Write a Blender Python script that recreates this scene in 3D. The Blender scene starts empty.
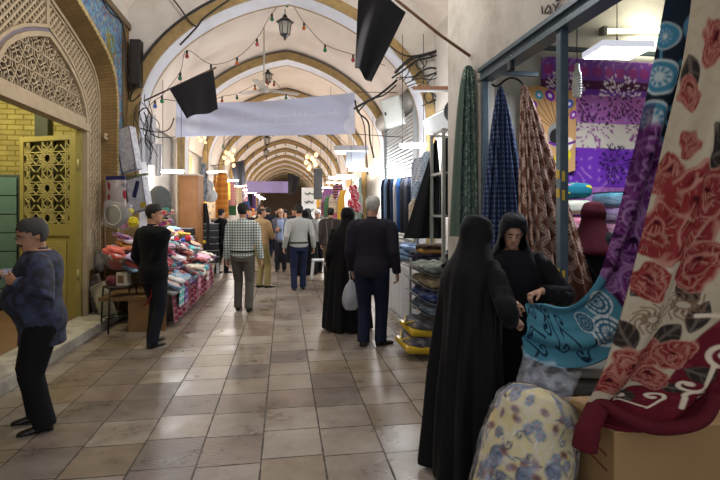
import bpy, bmesh, math, random
import numpy as np
from mathutils import Vector, Matrix, noise
S = bpy.context.scene
COL = S.collection
rnd = random.Random(11)
PI = math.pi
# ---------------------------------------------------------------- camera frame (eye 1.6 m, 24 mm lens, turned 9 degrees off the street axis)
EYE = 1.6
TH = math.atan(76/480.0)
cs, sn = math.cos(TH), math.sin(TH)
def at(px, py, d):
    r = (px-360)/480.0*d
    return Vector((r*cs + d*sn, d*cs - r*sn, EYE + (212-py)*d/480.0))
def onX(px, py, X):
    t = (px-360)/480.0
    Y = X*(cs - t*sn)/(sn + t*cs)
    d = X*sn + Y*cs
    return Vector((X, Y, EYE + (212-py)*d/480.0))
def onY(px, py, Y):
    t = (px-360)/480.0
    X = Y*(sn + t*cs)/(cs - t*sn)
    d = X*sn + Y*cs
    return Vector((X, Y, EYE + (212-py)*d/480.0))
def gnd(px, py):
    p = at(px, py, EYE*480.0/(py-212)); p.z = 0
    return p
# ---------------------------------------------------------------- colours and materials
def lin(c):
    if isinstance(c, str):
        c = tuple(int(c[i:i+2], 16)/255 for i in (0, 2, 4))
    return tuple((x/12.92 if x <= .04045 else ((x+.055)/1.055)**2.4) for x in c)
MATS = {}
def nodes_of(m):
    m.use_nodes = True
    nt = m.node_tree
    return nt, nt.nodes, nt.links, nt.nodes['Principled BSDF']
def mat(name, c, rough=.7, metal=0, var=.12, vs=6.0, bump=.0, bs=60.0, sheen=0, emit=None, es=0, alpha=1, trans=0, spec=.5):
    if name in MATS: return MATS[name]
    m = bpy.data.materials.new(name); MATS[name] = m
    nt, N, L, B = nodes_of(m)
    c = lin(c)
    B.inputs['Roughness'].default_value = rough
    B.inputs['Metallic'].default_value = metal
    B.inputs['Specular IOR Level'].default_value = spec
    B.inputs['Sheen Weight'].default_value = sheen
    B.inputs['Alpha'].default_value = alpha
    B.inputs['Transmission Weight'].default_value = trans
    tc = N.new('ShaderNodeTexCoord')
    if var > 0:
        nz = N.new('ShaderNodeTexNoise'); nz.inputs['Scale'].default_value = vs; nz.inputs['Detail'].default_value = 5
        L.new(tc.outputs['Object'], nz.inputs['Vector'])
        mx = N.new('ShaderNodeMix'); mx.data_type = 'RGBA'
        mx.inputs['A'].default_value = (*[x*(1-var*1.6) for x in c], 1)
        mx.inputs['B'].default_value = (*[min(1, x*(1+var*1.6)) for x in c], 1)
        L.new(nz.outputs['Fac'], mx.inputs['Factor']); L.new(mx.outputs['Result'], B.inputs['Base Color'])
    else:
        B.inputs['Base Color'].default_value = (*c, 1)
    if bump > 0:
        n2 = N.new('ShaderNodeTexNoise'); n2.inputs['Scale'].default_value = bs; n2.inputs['Detail'].default_value = 4
        L.new(tc.outputs['Object'], n2.inputs['Vector'])
        bp = N.new('ShaderNodeBump'); bp.inputs['Strength'].default_value = bump; bp.inputs['Distance'].default_value = .01
        L.new(n2.outputs['Fac'], bp.inputs['Height']); L.new(bp.outputs['Normal'], B.inputs['Normal'])
    if emit:
        B.inputs['Emission Color'].default_value = (*lin(emit), 1); B.inputs['Emission Strength'].default_value = es
    return m
def cloth_mat(c, name=None, rough=.9, sheen=.0, var=.1, bump=.25, bs=120):
    key = name or ('cloth_%02x%02x%02x' % tuple(int(255*x) for x in (c if not isinstance(c, str) else tuple(int(c[i:i+2], 16)/255 for i in (0, 2, 4)))))
    return mat(key, c, rough=rough, sheen=sheen, var=var, bump=bump, bs=bs, spec=.2)
def vmat(name, rough=.85, sheen=.0, bump=.2, bs=150, spec=.25):
    """cloth printed with a design: the colours live in the 'Col' attribute of the mesh"""
    if name in MATS: return MATS[name]
    m = bpy.data.materials.new(name); MATS[name] = m
    nt, N, L, B = nodes_of(m)
    a = N.new('ShaderNodeVertexColor'); a.layer_name = 'Col'
    L.new(a.outputs['Color'], B.inputs['Base Color'])
    B.inputs['Roughness'].default_value = rough; B.inputs['Sheen Weight'].default_value = sheen
    B.inputs['Specular IOR Level'].default_value = spec
    tc = N.new('ShaderNodeTexCoord'); n2 = N.new('ShaderNodeTexNoise'); n2.inputs['Scale'].default_value = bs
    L.new(tc.outputs['Object'], n2.inputs['Vector'])
    bp = N.new('ShaderNodeBump'); bp.inputs['Strength'].default_value = bump; bp.inputs['Distance'].default_value = .008
    L.new(n2.outputs['Fac'], bp.inputs['Height']); L.new(bp.outputs['Normal'], B.inputs['Normal'])
    return m
def math_node(N, L, op, a, b=None):
    n = N.new('ShaderNodeMath'); n.operation = op
    for i, x in enumerate((a, b)):
        if x is None: continue
        if isinstance(x, (int, float)): n.inputs[i].default_value = x
        else: L.new(x, n.inputs[i])
    return n.outputs[0]
# ---------------------------------------------------------------- mesh builder
def mworld(o):
    m = Matrix.LocRotScale(o.location, o.rotation_euler, o.scale)
    return mworld(o.parent) @ m if o.parent else m
class MB:
    def __init__(s): s.v = []; s.f = []; s.m = []; s.sm = []
    def add(s, vs, fs, mi=0, smooth=False):
        b = len(s.v); s.v.extend([tuple(p) for p in vs])
        for f in fs: s.f.append(tuple(b+i for i in f)); s.m.append(mi); s.sm.append(smooth)
        return s
    def box(s, c, size, R=None, mi=0):
        c = Vector(c); h = Vector(size)*.5
        vs = []
        for x in (-1, 1):
            for y in (-1, 1):
                for z in (-1, 1):
                    p = Vector((x*h.x, y*h.y, z*h.z))
                    if R is not None: p = R @ p
                    vs.append(c+p)
        return s.add(vs, [(0, 1, 3, 2), (4, 6, 7, 5), (0, 4, 5, 1), (2, 3, 7, 6), (0, 2, 6, 4), (1, 5, 7, 3)], mi)
    def mm(s, x0, x1, y0, y1, z0, z1, mi=0):
        return s.box(((x0+x1)/2, (y0+y1)/2, (z0+z1)/2), (x1-x0, y1-y0, z1-z0), None, mi)
    def bar(s, a, b, w, h=None, up=(0, 0, 1), mi=0):
        a = Vector(a); b = Vector(b); d = b-a; L = d.length
        if L < 1e-6: return s
        d.normalize(); u = Vector(up); x = d.cross(u)
        if x.length < 1e-3: x = d.cross(Vector((1, 0, 0)))
        x.normalize(); z = x.cross(d)
        R = Matrix((x, d, z)).transposed()
        return s.box((a+b)/2, (w, L, h or w), R, mi)
    def loft(s, rings, mi=0, smooth=True, cap=True, closed=True):
        n = len(rings[0]); vs = [p for r in rings for p in r]; fs = []
        for i in range(len(rings)-1):
            for j in range(n if closed else n-1):
                k = (j+1) % n
                fs.append((i*n+j, i*n+k, (i+1)*n+k, (i+1)*n+j))
        if cap:
            fs.append(tuple(reversed(range(n)))); fs.append(tuple((len(rings)-1)*n+j for j in range(n)))
        return s.add(vs, fs, mi, smooth)
    def tube(s, path, r, n=8, mi=0, smooth=True, cap=True):
        P = [Vector(p) for p in path]; rs = r if isinstance(r, (list, tuple)) else [r]*len(P)
        rings = []; px = None
        for i, p in enumerate(P):
            t = (P[min(i+1, len(P)-1)]-P[max(i-1, 0)])
            t = t.normalized() if t.length > 1e-9 else Vector((0, 0, 1))
            if px is None:
                px = t.cross(Vector((0, 0, 1)))
                if px.length < .05: px = t.cross(Vector((1, 0, 0)))
            px = (px - t*px.dot(t)).normalized(); py = t.cross(px)
            rr = rs[i]; ru, rv = rr if isinstance(rr, tuple) else (rr, rr)
            rings.append([p + px*(math.cos(a)*ru) + py*(math.sin(a)*rv) for a in [2*PI*k/n for k in range(n)]])
        return s.loft(rings, mi, smooth, cap)
    def lathe(s, prof, c=(0, 0, 0), n=16, mi=0, smooth=True, R=None):
        c = Vector(c); rings = []
        for r, z in prof:
            ring = []
            for k in range(n):
                p = Vector((r*math.cos(2*PI*k/n), r*math.sin(2*PI*k/n), z))
                if R is not None: p = R @ p
                ring.append(c+p)
            rings.append(ring)
        return s.loft(rings, mi, smooth, True)
    def ell(s, c, rad, R=None, n=14, m=9, mi=0):
        prof = []
        c = Vector(c); rings = []
        for i in range(m+1):
            th = PI*(.02 + .96*i/m)
            ring = []
            for k in range(n):
                p = Vector((rad[0]*math.sin(th)*math.cos(2*PI*k/n), rad[1]*math.sin(th)*math.sin(2*PI*k/n), -rad[2]*math.cos(th)))
                if R is not None: p = R @ p
                ring.append(c+p)
            rings.append(ring)
        return s.loft(rings, mi, True, True)
    def grid(s, P, mi=0, smooth=True, wrap=False):
        nu, nv = len(P), len(P[0]); vs = [p for r in P for p in r]
        fs = [(i*nv+j, i*nv+(j+1) % nv, (i+1)*nv+(j+1) % nv, (i+1)*nv+j) for i in range(nu-1) for j in range(nv if wrap else nv-1)]
        return s.add(vs, fs, mi, smooth)
    def prism(s, poly, fn, a, b, mi=0):
        n = len(poly)
        vs = [fn(p, a) for p in poly] + [fn(p, b) for p in poly]
        fs = [tuple(range(n)), tuple(range(2*n-1, n-1, -1))] + [(i, i+n, (i+1) % n+n, (i+1) % n) for i in range(n)]
        return s.add(vs, fs, mi)
    def build(s, name, mats, parent=None, bevel=0, solid=0, sub=0, colors=None, sharp=None, fix=True, origin=None):
        me = bpy.data.meshes.new(name)
        vs = s.v
        if parent is not None:
            inv = mworld(parent).inverted(); vs = [inv @ Vector(v) for v in vs]; loc = Vector((0, 0, 0))
        else:
            A = np.array(vs); lo = A.min(0); hi = A.max(0)
            loc = Vector(((lo[0]+hi[0])/2, (lo[1]+hi[1])/2, lo[2])) if origin is None else Vector(origin)
            vs = [Vector(v)-loc for v in vs]
        me.from_pydata([tuple(v) for v in vs], [], s.f)
        for mm in (mats if isinstance(mats, (list, tuple)) else [mats]): me.materials.append(mm)
        me.polygons.foreach_set('material_index', s.m); me.polygons.foreach_set('use_smooth', s.sm)
        if colors is not None:
            at_ = me.color_attributes.new('Col', 'FLOAT_COLOR', 'POINT')
            c = np.ones((len(vs), 4), dtype=np.float32); c[:, :3] = colors
            at_.data.foreach_set('color', c.ravel())
        if fix:
            bm = bmesh.new(); bm.from_mesh(me); bmesh.ops.recalc_face_normals(bm, faces=bm.faces); bm.to_mesh(me); bm.free()
        me.update()
        if sharp: me.set_sharp_from_angle(angle=math.radians(sharp))
        o = bpy.data.objects.new(name, me); COL.objects.link(o); o.location = loc
        if parent is not None: o.parent = parent
        if bevel:
            b = o.modifiers.new('bevel', 'BEVEL'); b.width = bevel; b.segments = 2; b.limit_method = 'ANGLE'
        if solid:
            b = o.modifiers.new('solid', 'SOLIDIFY'); b.thickness = solid; b.offset = 0
        if sub:
            b = o.modifiers.new('sub', 'SUBSURF'); b.levels = sub; b.render_levels = sub
        return o
def tag(o, label, cat, group=None, kind=None):
    o['label'] = label; o['category'] = cat
    if group: o['group'] = group
    if kind: o['kind'] = kind
    return o
def thing(name, label, cat, loc=(0, 0, 0), rz=0, group=None):
    o = bpy.data.objects.new(name, None); COL.objects.link(o); o.empty_display_size = .1
    o.location = loc; o.rotation_euler = (0, 0, rz)
    return tag(o, label, cat, group)
def struct(o):
    o['kind'] = 'structure'; return o
def dup(o, loc, rz=0, label=None):
    def cp(x, par):
        c = x.copy(); COL.objects.link(c); c.parent = par
        for ch in x.children: cp(ch, c)
        return c
    r = cp(o, None); r.location = loc; r.rotation_euler = (0, 0, rz)
    if label: r['label'] = label
    return r
def spline(pts, n=8):
    P = [Vector(p) for p in pts]; out = []
    for i in range(len(P)-1):
        p0, p1, p2, p3 = P[max(i-1, 0)], P[i], P[i+1], P[min(i+2, len(P)-1)]
        for k in range(n):
            t = k/n
            out.append(.5*((2*p1)+(p2-p0)*t+(2*p0-5*p1+4*p2-p3)*t*t+(3*p1-p0-3*p2+p3)*t**3))
    out.append(P[-1]); return out
def sag(a, b, s, n=12):
    a = Vector(a); b = Vector(b)
    return [a.lerp(b, i/n)-Vector((0, 0, s*4*(i/n)*(1-i/n))) for i in range(n+1)]
# ---------------------------------------------------------------- printed designs
def L3(c): return np.array(lin(c))
class Canvas:
    def __init__(s, X, Y, base):
        s.X, s.Y = X, Y; s.c = np.ones(X.shape+(3,))*L3(base)
    def put(s, m, c):
        m = np.clip(m, 0, 1)[..., None]; s.c = s.c*(1-m)+L3(c)*m; return s
    def edge(s, d, w): return np.clip(.5-d/w, 0, 1)
    def band(s, y0, y1, c): return s.put(((s.Y >= y0) & (s.Y < y1)).astype(float), c)
    def disk(s, cx, cy, r, c): return s.put(s.edge(np.hypot(s.X-cx, s.Y-cy)-r, .008), c)
    def ell(s, cx, cy, a, b, ang, c):
        x, y = s.X-cx, s.Y-cy; ca, sa = math.cos(ang), math.sin(ang)
        u, v = x*ca+y*sa, -x*sa+y*ca
        return s.put(s.edge((np.hypot(u/a, v/b)-1)*min(a, b), .008), c)
    def ring(s, cx, cy, r, w, c): return s.put(s.edge(np.abs(np.hypot(s.X-cx, s.Y-cy)-r)-w, .008), c)
    def line(s, pts, w, c):
        D = np.full(s.X.shape, 1e9)
        for (x0, y0), (x1, y1) in zip(pts[:-1], pts[1:]):
            dx, dy = x1-x0, y1-y0; l2 = dx*dx+dy*dy+1e-12
            t = np.clip(((s.X-x0)*dx+(s.Y-y0)*dy)/l2, 0, 1)
            D = np.minimum(D, np.hypot(s.X-x0-t*dx, s.Y-y0-t*dy))
        return s.put(s.edge(D-w, .006), c)
    def scroll(s, cx, cy, r, w, c, a0=0, turns=1.4, sg=1, tail=0):
        pts = []
        for i in range(30):
            t = i/29; a = a0+sg*turns*2*PI*t; rr = r*(1-.85*t)
            pts.append((cx+rr*math.cos(a), cy+rr*math.sin(a)))
        if tail:
            x0, y0 = pts[0]; ta = a0-sg*PI/2
            pts = [(x0+tail*math.cos(ta+sg*.5)*k/4, y0+tail*math.sin(ta+sg*.5)*k/4) for k in (4, 3, 2, 1)]+pts
        s.line(pts, w, c)
        return s.disk(pts[-1][0], pts[-1][1], w*1.8, c)
    def leaf(s, cx, cy, Ln, W, ang, c, vein=None):
        x, y = s.X-cx, s.Y-cy; ca, sa = math.cos(ang), math.sin(ang)
        u, v = (x*ca+y*sa)/Ln, -x*sa+y*ca
        ok = (u > 0) & (u < 1)
        hw = W*np.sin(PI*np.clip(u, 0, 1))**.8
        s.put(s.edge(np.where(ok, np.abs(v)-hw, 1), .008), c)
        if vein:
            s.put(s.edge(np.where(ok, np.abs(v)-.006, 1), .008), vein)
            s.put(np.where(ok, s.edge(np.abs(v)-hw, .008), 0)*(np.sin((u*Ln-np.abs(v)*.8)*150) > .75)*.5, vein)
        return s
    def flower(s, cx, cy, r, n, cols, a0=0, seed=0):
        x, y = s.X-cx, s.Y-cy; th = np.arctan2(y, x)+a0; rho = np.hypot(x, y)
        k = len(cols)
        for i, c in enumerate(cols):
            f = 1-i/k
            lob = r*f*(.80+.20*np.abs(np.cos(n*(th+i*.5+seed)/2)))
            s.put(s.edge(rho-lob, .012), c)
        return s
    def rose(s, cx, cy, r, sd, dark='33090e', mid='611419', lite='782729', edge='a07060'):
        rr = random.Random(int(sd*977)+3)
        for ring_, (q, n, sz) in enumerate(((.70, 8, .46), (.46, 6, .42), (.22, 4, .36), (0, 1, .26))):
            for i in range(n):
                a = 2*PI*i/n+rr.uniform(-.3, .3)+ring_*.5; d = r*q*rr.uniform(.8, 1.1); k = sz*rr.uniform(.85, 1.15)
                x, y = cx+d*math.cos(a), cy+d*math.sin(a); t = a+PI/2+rr.uniform(-.35, .35)
                s.ell(x, y, r*k*1.05, r*k*.72, t, edge if rr.random() < .7 else lite); s.ell(x-.06*r*math.cos(a), y-.06*r*math.sin(a), r*k*.98, r*k*.64, t, lite)
                s.ell(x-.14*r*math.cos(a), y-.14*r*math.sin(a), r*k*.86, r*k*.52, t, mid); s.ell(x-.26*r*math.cos(a), y-.26*r*math.sin(a), r*k*.6, r*k*.34, t, dark)
                for j in (-1, 0, 1): s.line([(x-.1*r*math.cos(a)+j*.12*r*math.cos(t), y-.1*r*math.sin(a)+j*.12*r*math.sin(t)), (x+.26*r*k*math.cos(a)+j*.22*r*math.cos(t), y+.26*r*k*math.sin(a)+j*.22*r*math.sin(t))], .0022, edge)
        return s
    def veins(s, cx, cy, r, n, c, amt=.5):
        th = np.arctan2(s.Y-cy, s.X-cx); rho = np.hypot(s.X-cx, s.Y-cy)
        return s.put((rho < r)*(np.sin(n*th+rho*40) > .6)*amt, c)
def cloth(name, P, rgb, m, parent=None, solid=.008):
    nu, nv = P.shape[:2]
    b = MB(); b.v = [tuple(p) for p in P.reshape(-1, 3)]
    idx = np.arange(nu*nv).reshape(nu, nv)
    F = np.stack([idx[:-1, :-1], idx[:-1, 1:], idx[1:, 1:], idx[1:, :-1]], -1).reshape(-1, 4)
    b.f = [tuple(int(i) for i in f) for f in F]; b.m = [0]*len(b.f); b.sm = [True]*len(b.f)
    return b.build(name, m, parent, solid=solid, colors=rgb.reshape(-1, 3), fix=False)
def remesh(mb, voxel, smooth=3):
    me = bpy.data.meshes.new('t'); me.from_pydata([tuple(v) for v in mb.v], [], mb.f)
    bm = bmesh.new(); bm.from_mesh(me); bmesh.ops.recalc_face_normals(bm, faces=bm.faces); bm.to_mesh(me); bm.free()
    o = bpy.data.objects.new('t', me); COL.objects.link(o)
    r = o.modifiers.new('r', 'REMESH'); r.mode = 'VOXEL'; r.voxel_size = voxel
    if smooth:
        q = o.modifiers.new('s', 'SMOOTH'); q.iterations = smooth; q.factor = .5
    bpy.context.view_layer.update()
    ev = o.evaluated_get(bpy.context.evaluated_depsgraph_get()); em = ev.to_mesh()
    V = np.empty(len(em.vertices)*3); em.vertices.foreach_get('co', V); V = V.reshape(-1, 3)
    Fs = [tuple(p.vertices) for p in em.polygons]
    ev.to_mesh_clear(); bpy.data.objects.remove(o); bpy.data.meshes.remove(me)
    return V, Fs
# ---------------------------------------------------------------- people
HEADR = [(0, .030, .078, -.030), (.012, .042, .088, -.005), (.03, .052, .092, .03), (.055, .058, .093, .055), (.085, .064, .089, .08),
         (.105, .069, .086, .09), (.125, .072, .086, .096), (.15, .0745, .089, .099), (.175, .073, .082, .097), (.198, .064, .066, .087),
         (.216, .048, .046, .066), (.227, .028, .026, .038), (.232, .008, .008, .012)]
def headring(z):
    for a, b in zip(HEADR[:-1], HEADR[1:]):
        if a[0] <= z <= b[0]:
            t = (z-a[0])/(b[0]-a[0]); return tuple(a[i]+(b[i]-a[i])*t for i in (1, 2, 3))
    return HEADR[-1][1:]
def headpt(th, z, e=0):
    rx, f, b = headring(z)
    c, s_ = math.cos(th), math.sin(th)
    return Vector(((rx+e)*c, ((f if s_ > 0 else b)+e)*s_, z + (e if z > .2 else 0)))
TORSO = [(.46, .088, .058, .062), (.50, .097, .062, .068), (.54, .098, .063, .068), (.60, .088, .060, .056), (.66, .090, .064, .056), (.72, .100, .068, .062),
         (.77, .108, .064, .064), (.80, .108, .054, .062), (.822, .088, .044, .056), (.838, .056, .036, .046), (.855, .037, .030, .036)]
def ik(Sh, W, a, b, hint):
    d = W-Sh; L = min(d.length, (a+b)*.995); n = d.normalized()
    W2 = Sh+n*L
    x = (a*a-b*b+L*L)/(2*L); h = math.sqrt(max(a*a-x*x, 0))
    hv = Vector(hint); hv = hv-n*hv.dot(n)
    if hv.length < 1e-4: hv = Vector((0, -1, 0))
    return Sh+n*x+hv.normalized()*h, W2
def hand(mb, W, d, pn, side, curl, k=1.0, spread=.12, thumb=.6):
    """palm and five bent fingers; d points along the hand, pn out of the palm, side towards the thumb"""
    d = Vector(d).normalized(); pn = Vector(pn); pn = (pn-d*pn.dot(d)).normalized(); sd = d.cross(pn)
    if sd.dot(Vector(side)) < 0: sd = -sd
    rings = []
    for t, w, th in ((-.02, .026, .020), (.01, .030, .019), (.04, .038, .017), (.07, .041, .014), (.092, .038, .011)):
        c = W+d*t*k
        rings.append([c+sd*(w*k*math.cos(a))+pn*(th*k*math.sin(a)) for a in [2*PI*i/12 for i in range(12)]])
    mb.loft(rings)
    for i, ln in enumerate((.070, .078, .073, .058)):
        off = (.029-.0193*i)*k; p = W+d*(.082-(.006 if i == 3 else 0))*k+sd*off
        ang = .15; path = [p-d*.02*k]; path.append(p)
        for sgm in (.45, .32, .25):
            ang += curl*(.9+.08*i)
            dv = d*math.cos(ang)+pn*math.sin(ang)+sd*spread*(1.5-i)*.3
            p = p+dv.normalized()*ln*sgm*k; path.append(p)
        mb.tube(path, [.0085*k, .009*k, .0085*k, .0078*k, .006*k], 8)
    p = W+d*.022*k+sd*.024*k; path = [p-sd*.012*k, p]
    for j, sgm in enumerate((.034, .028, .022)):
        dv = sd*(thumb-.15*j)+d*(.8+.15*j)+pn*(.35+.12*curl*(j+1)); p = p+dv.normalized()*sgm*k; path.append(p)
    mb.tube(path, [.013*k, .0125*k, .0105*k, .0095*k, .007*k], 8)
class P: pass
def person(label, x, y, face, H=1.72, wide=1.0, fat=0, lean=0.0, side=0.0, hy=0, hp=0, hroll=0, lh=None, rh=None, le=(-.12, -1, -.2), re=(.12, -1, -.2), lf=(-.085, 0), rf=(.085, 0),
           skin='b58a70', hair='1b1714', style='short', top=None, tk='shirt', hem=.49, legs=None, shoes='17140f', vox=.014, detail=False, chador=None,
           curl=(.45, .45), hdir=(None, None), pnorm=(None, None), thumb=(None, None), sleeve=1.0, group=None, toe=(0, 0), eyes='open', deep=1.0, hs=1.0, opn=False, hide_legs=False, legw=1.0, aw=1.0):
    M = Matrix.Translation((x, y, 0)) @ Matrix.Rotation(math.radians(face), 4, 'Z')
    k = H/1.72; w = wide
    q = P(); q.M = M
    def sh(z): return Vector((side*max(0, (z-.5))/.34, lean*max(0, (z-.5))/.34, 0))
    def tring(z, rx, f, b, e, n=22):
        c = sh(z); bel = fat*math.exp(-((z-.62)/.07)**2)
        return [Vector((c.x+(rx*H*w+e+bel*.5)*math.cos(a), c.y+((f*H*deep+e+bel) if math.sin(a) > 0 else (b*H*deep+e))*math.sin(a), z*H)) for a in [2*PI*i/n for i in range(n)]]
    shz = .80
    hz = H-.232*k*hs
    HM = Matrix.Translation(Vector((sh(.86).x, sh(.86).y+.012, hz+.03*k))) @ Matrix.Rotation(math.radians(hy), 4, 'Z') @ Matrix.Rotation(math.radians(-hp), 4, 'X') @ Matrix.Rotation(math.radians(hroll), 4, 'Y') @ Matrix.Translation((0, 0, -.03*k)) @ Matrix.Scale(k*hs, 4)
    arm = {}
    for nm, sx, tgt, hint, in (('L', -1, lh, le), ('R', 1, rh, re)):
        Sh = Vector((sx*.112*H*w, 0, shz*H))+sh(shz)
        W = Vector(tgt) if tgt else Sh+Vector((sx*.02, .04, -.318*H))
        E, W = ik(Sh, W, .178*H, .155*H, hint); arm[nm] = (Sh, E, W)
    leg = {}
    for nm, sx, f_ in (('L', -1, lf), ('R', 1, rf)):
        Hp = Vector((sx*.052*H*w, 0, .50*H)); A = Vector((f_[0], f_[1], (.05 if len(f_) < 3 else .05+f_[2])*H))
        K, A = ik(Hp, A, .235*H, .225*H, (0, 1, 0)); leg[nm] = (Hp, K, A)
    # ---- body: one surface
    mb = MB()
    mb.loft([[HM @ headpt(2*PI*i/28, z) for i in range(28)] for z in [0, .006, .012, .02, .03, .042, .055, .07, .085, .095, .105, .115, .125, .138, .15, .163, .175, .187, .198, .208, .216, .222, .227, .232]])
    mb.tube([HM @ Vector((0, .080, .128)), HM @ Vector((0, .094, .108)), HM @ Vector((0, .104, .090)), HM @ Vector((0, .094, .080))], [.007*k, .010*k, .014*k, .009*k], 8)
    for sx in (-1, 1): mb.ell(HM @ Vector((sx*.074, -.008, .108)), (.009*k, .019*k, .031*k), HM.to_3x3().normalized(), 10, 7)
    mb.tube([sh(.8)+Vector((0, -.01, .79*H)), sh(.84)+Vector((0, -.004, .85*H)), HM @ Vector((0, -.022, .045)), HM @ Vector((0, -.018, .09))], [.05*k, .047*k, .05*k, .045*k], 14)
    mb.loft([tring(z, a, f, b, -.006) for z, a, f, b in TORSO])
    for Sh, E, W in arm.values():
        mb.tube([Sh+Vector((-Sh.x*.5, 0, .0)), Sh+Vector((-Sh.x*.15, 0, -.004*H)), Sh.lerp(E, .15), Sh.lerp(E, .5), E, E.lerp(W, .35), W], [.024*H, .028*H, .029*H, .027*H, .023*H, .023*H, .0155*H], 12)
    for Hp, K, A in leg.values():
        mb.tube([Hp, Hp.lerp(K, .5), K, K.lerp(A, .3), A], [.050*H, .045*H, .032*H, .033*H, .022*H], 12)
    V, F = remesh(mb, min(vox, .0085) if detail else vox, 2)
    # face modelling: eye sockets and mouth line pressed into the surface
    inv = HM.inverted(); fwd = (HM.to_3x3() @ Vector((0, 1, 0))).normalized()
    Vh = (np.array(inv.to_3x3()) @ V.T).T + np.array(inv.translation)
    g = 0
    for ex in (-.031, .031): g = g+.010*np.exp(-((Vh[:, 0]-ex)**2/.017**2+(Vh[:, 2]-.120)**2/.011**2))
    g = g+.004*np.exp(-((Vh[:, 0])**2/.024**2+(Vh[:, 2]-.056)**2/.004**2))-.003*np.exp(-((Vh[:, 0])**2/.02**2+(Vh[:, 2]-.066)**2/.006**2))-.004*np.exp(-((Vh[:, 0])**2/.018**2+(Vh[:, 2]-.047)**2/.006**2))
    g = g*(Vh[:, 1] > .04)*(Vh[:, 2] > 0)
    V = V-np.outer(g*k, np.array(fwd))
    out = MB(); out.add([Vector(p) for p in V], F, 0, True)
    for nm, ci in (('L', 0), ('R', 1)):
        Sh, E, W = arm[nm]; sx = -1 if nm == 'L' else 1
        d = Vector(hdir[ci]) if hdir[ci] else (W-E).normalized()*.8+Vector((0, .1, -.3))
        pn = Vector(pnorm[ci]) if pnorm[ci] else Vector((-sx, 0.15, 0)); td = Vector(thumb[ci]) if thumb[ci] else Vector((0, 1, .3))
        hb = MB(); hand(hb, W, d, pn, td, curl[ci], k)
        V2, F2 = remesh(hb, .004 if detail else .007, 1); out.add([Vector(p) for p in V2], F2, 0, True)
    out.v = [M @ Vector(v) for v in out.v]
    body = out.build('person', mat('skin_'+skin, skin, rough=.55, var=.06, vs=14, bump=.05, bs=200), None, fix=False, origin=(x, y, 0))
    tag(body, label, 'person', group)
    q.body = body; q.arm = arm; q.HM = M @ HM; q.sh = sh; q.tring = tring; q.k = k; q.H = H
    def put(name, b, m, **kw):
        b.v = [M @ Vector(v) for v in b.v]
        return b.build(name, m, body, **kw)
    q.put = put
    def rput(name, b, m, vx, sm=3):
        V, F = remesh(b, vx, sm); o = MB(); o.add([Vector(p) for p in V], F, 0, True); return put(name, o, m, fix=False)
    q.rput = rput
    # ---- face
    if detail:
        for ex in ((-.031, .031) if eyes == 'down' else ()):
            s_ = 1 if ex > 0 else -1; b = MB(); b.tube([HM @ Vector((ex-s_*.016, .0815, .113)), HM @ Vector((ex, .0835, .1085)), HM @ Vector((ex+s_*.017, .0765, .112))], [.0016*k, .0026*k, .0016*k], 6); put('eyelash', b, mat('lash_dark', '1a110d', rough=.9, var=0))
            b = MB(); b.tube([HM @ Vector((ex-s_*.019, .086, .134)), HM @ Vector((ex, .087, .1385)), HM @ Vector((ex+s_*.02, .078, .134))], [.0032*k, .004*k, .002*k], 6); put('eyebrow', b, mat('brow_'+hair, '17110e', rough=.9, var=0))
        for ex in ((-.031, .031) if eyes == 'open' else ()):
            b = MB(); b.ell(HM @ Vector((ex, .0735, .119)), (.0125*k, .010*k, .0065*k), HM.to_3x3().normalized(), 10, 7); put('eye', b, mat('eye_white', 'a99d92', rough=.3, var=0))
            b = MB(); b.ell(HM @ Vector((ex, .0815, .118)), (.0055*k, .003*k, .0055*k), HM.to_3x3().normalized(), 8, 6); put('iris', b, mat('iris_dark', '20150f', rough=.3, var=0))
            b = MB(); s_ = 1 if ex > 0 else -1
            b.tube([HM @ Vector((ex-s_*.019, .086, .134)), HM @ Vector((ex, .087, .1385)), HM @ Vector((ex+s_*.02, .078, .134))], [.0032*k, .004*k, .002*k], 6)
            put('eyebrow', b, mat('brow_'+hair, '17110e', rough=.9, var=0))
        b = MB(); b.ell(HM @ Vector((0, .0905, .056)), (.022*k, .006*k, .0085*k), HM.to_3x3().normalized(), 12, 7); put('lips', b, mat('lips_'+skin, '96604f', rough=.5, var=0))
    # ---- hair
    if style in ('short', 'bald'):
        n = 36; zs = [.03, .045, .06, .075, .09, .105, .12, .135, .15, .165, .18, .195, .205, .214, .221, .227, .2315]
        def keep(th, z):
            fr = math.sin(th); ax = abs(math.cos(th))
            if style == 'bald' and z > .178 and fr > -.62: return False
            if fr > .55: return z > (.178+.012*math.cos(th*4))
            if fr > .10: return z > .150
            if fr > -.28: return z > .125
            return z > .045+.02*ax
        b = MB(); vs = []; e = (.011 if style == 'short' else .006)
        for z in zs:
            for i in range(n):
                th = 2*PI*i/n; ee = e+.004*noise.noise(Vector((math.cos(th)*3, math.sin(th)*3, z*30))); vs.append(HM @ headpt(th, z, ee))
        fs = []
        for j in range(len(zs)-1):
            for i in range(n):
                if keep(2*PI*(i+.5)/n, (zs[j]+zs[j+1])/2): fs.append((j*n+i, j*n+(i+1) % n, (j+1)*n+(i+1) % n, (j+1)*n+i))
        if style == 'short': fs.append(tuple((len(zs)-1)*n+i for i in range(n)))
        b.add(vs, fs, 0, True)
        o = put('hair', b, mat('hair_'+hair, hair, rough=.75, var=.25, vs=90, bump=.5, bs=250))
        md = o.modifiers.new('solid', 'SOLIDIFY'); md.thickness = .014*k; md.offset = -1
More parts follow.
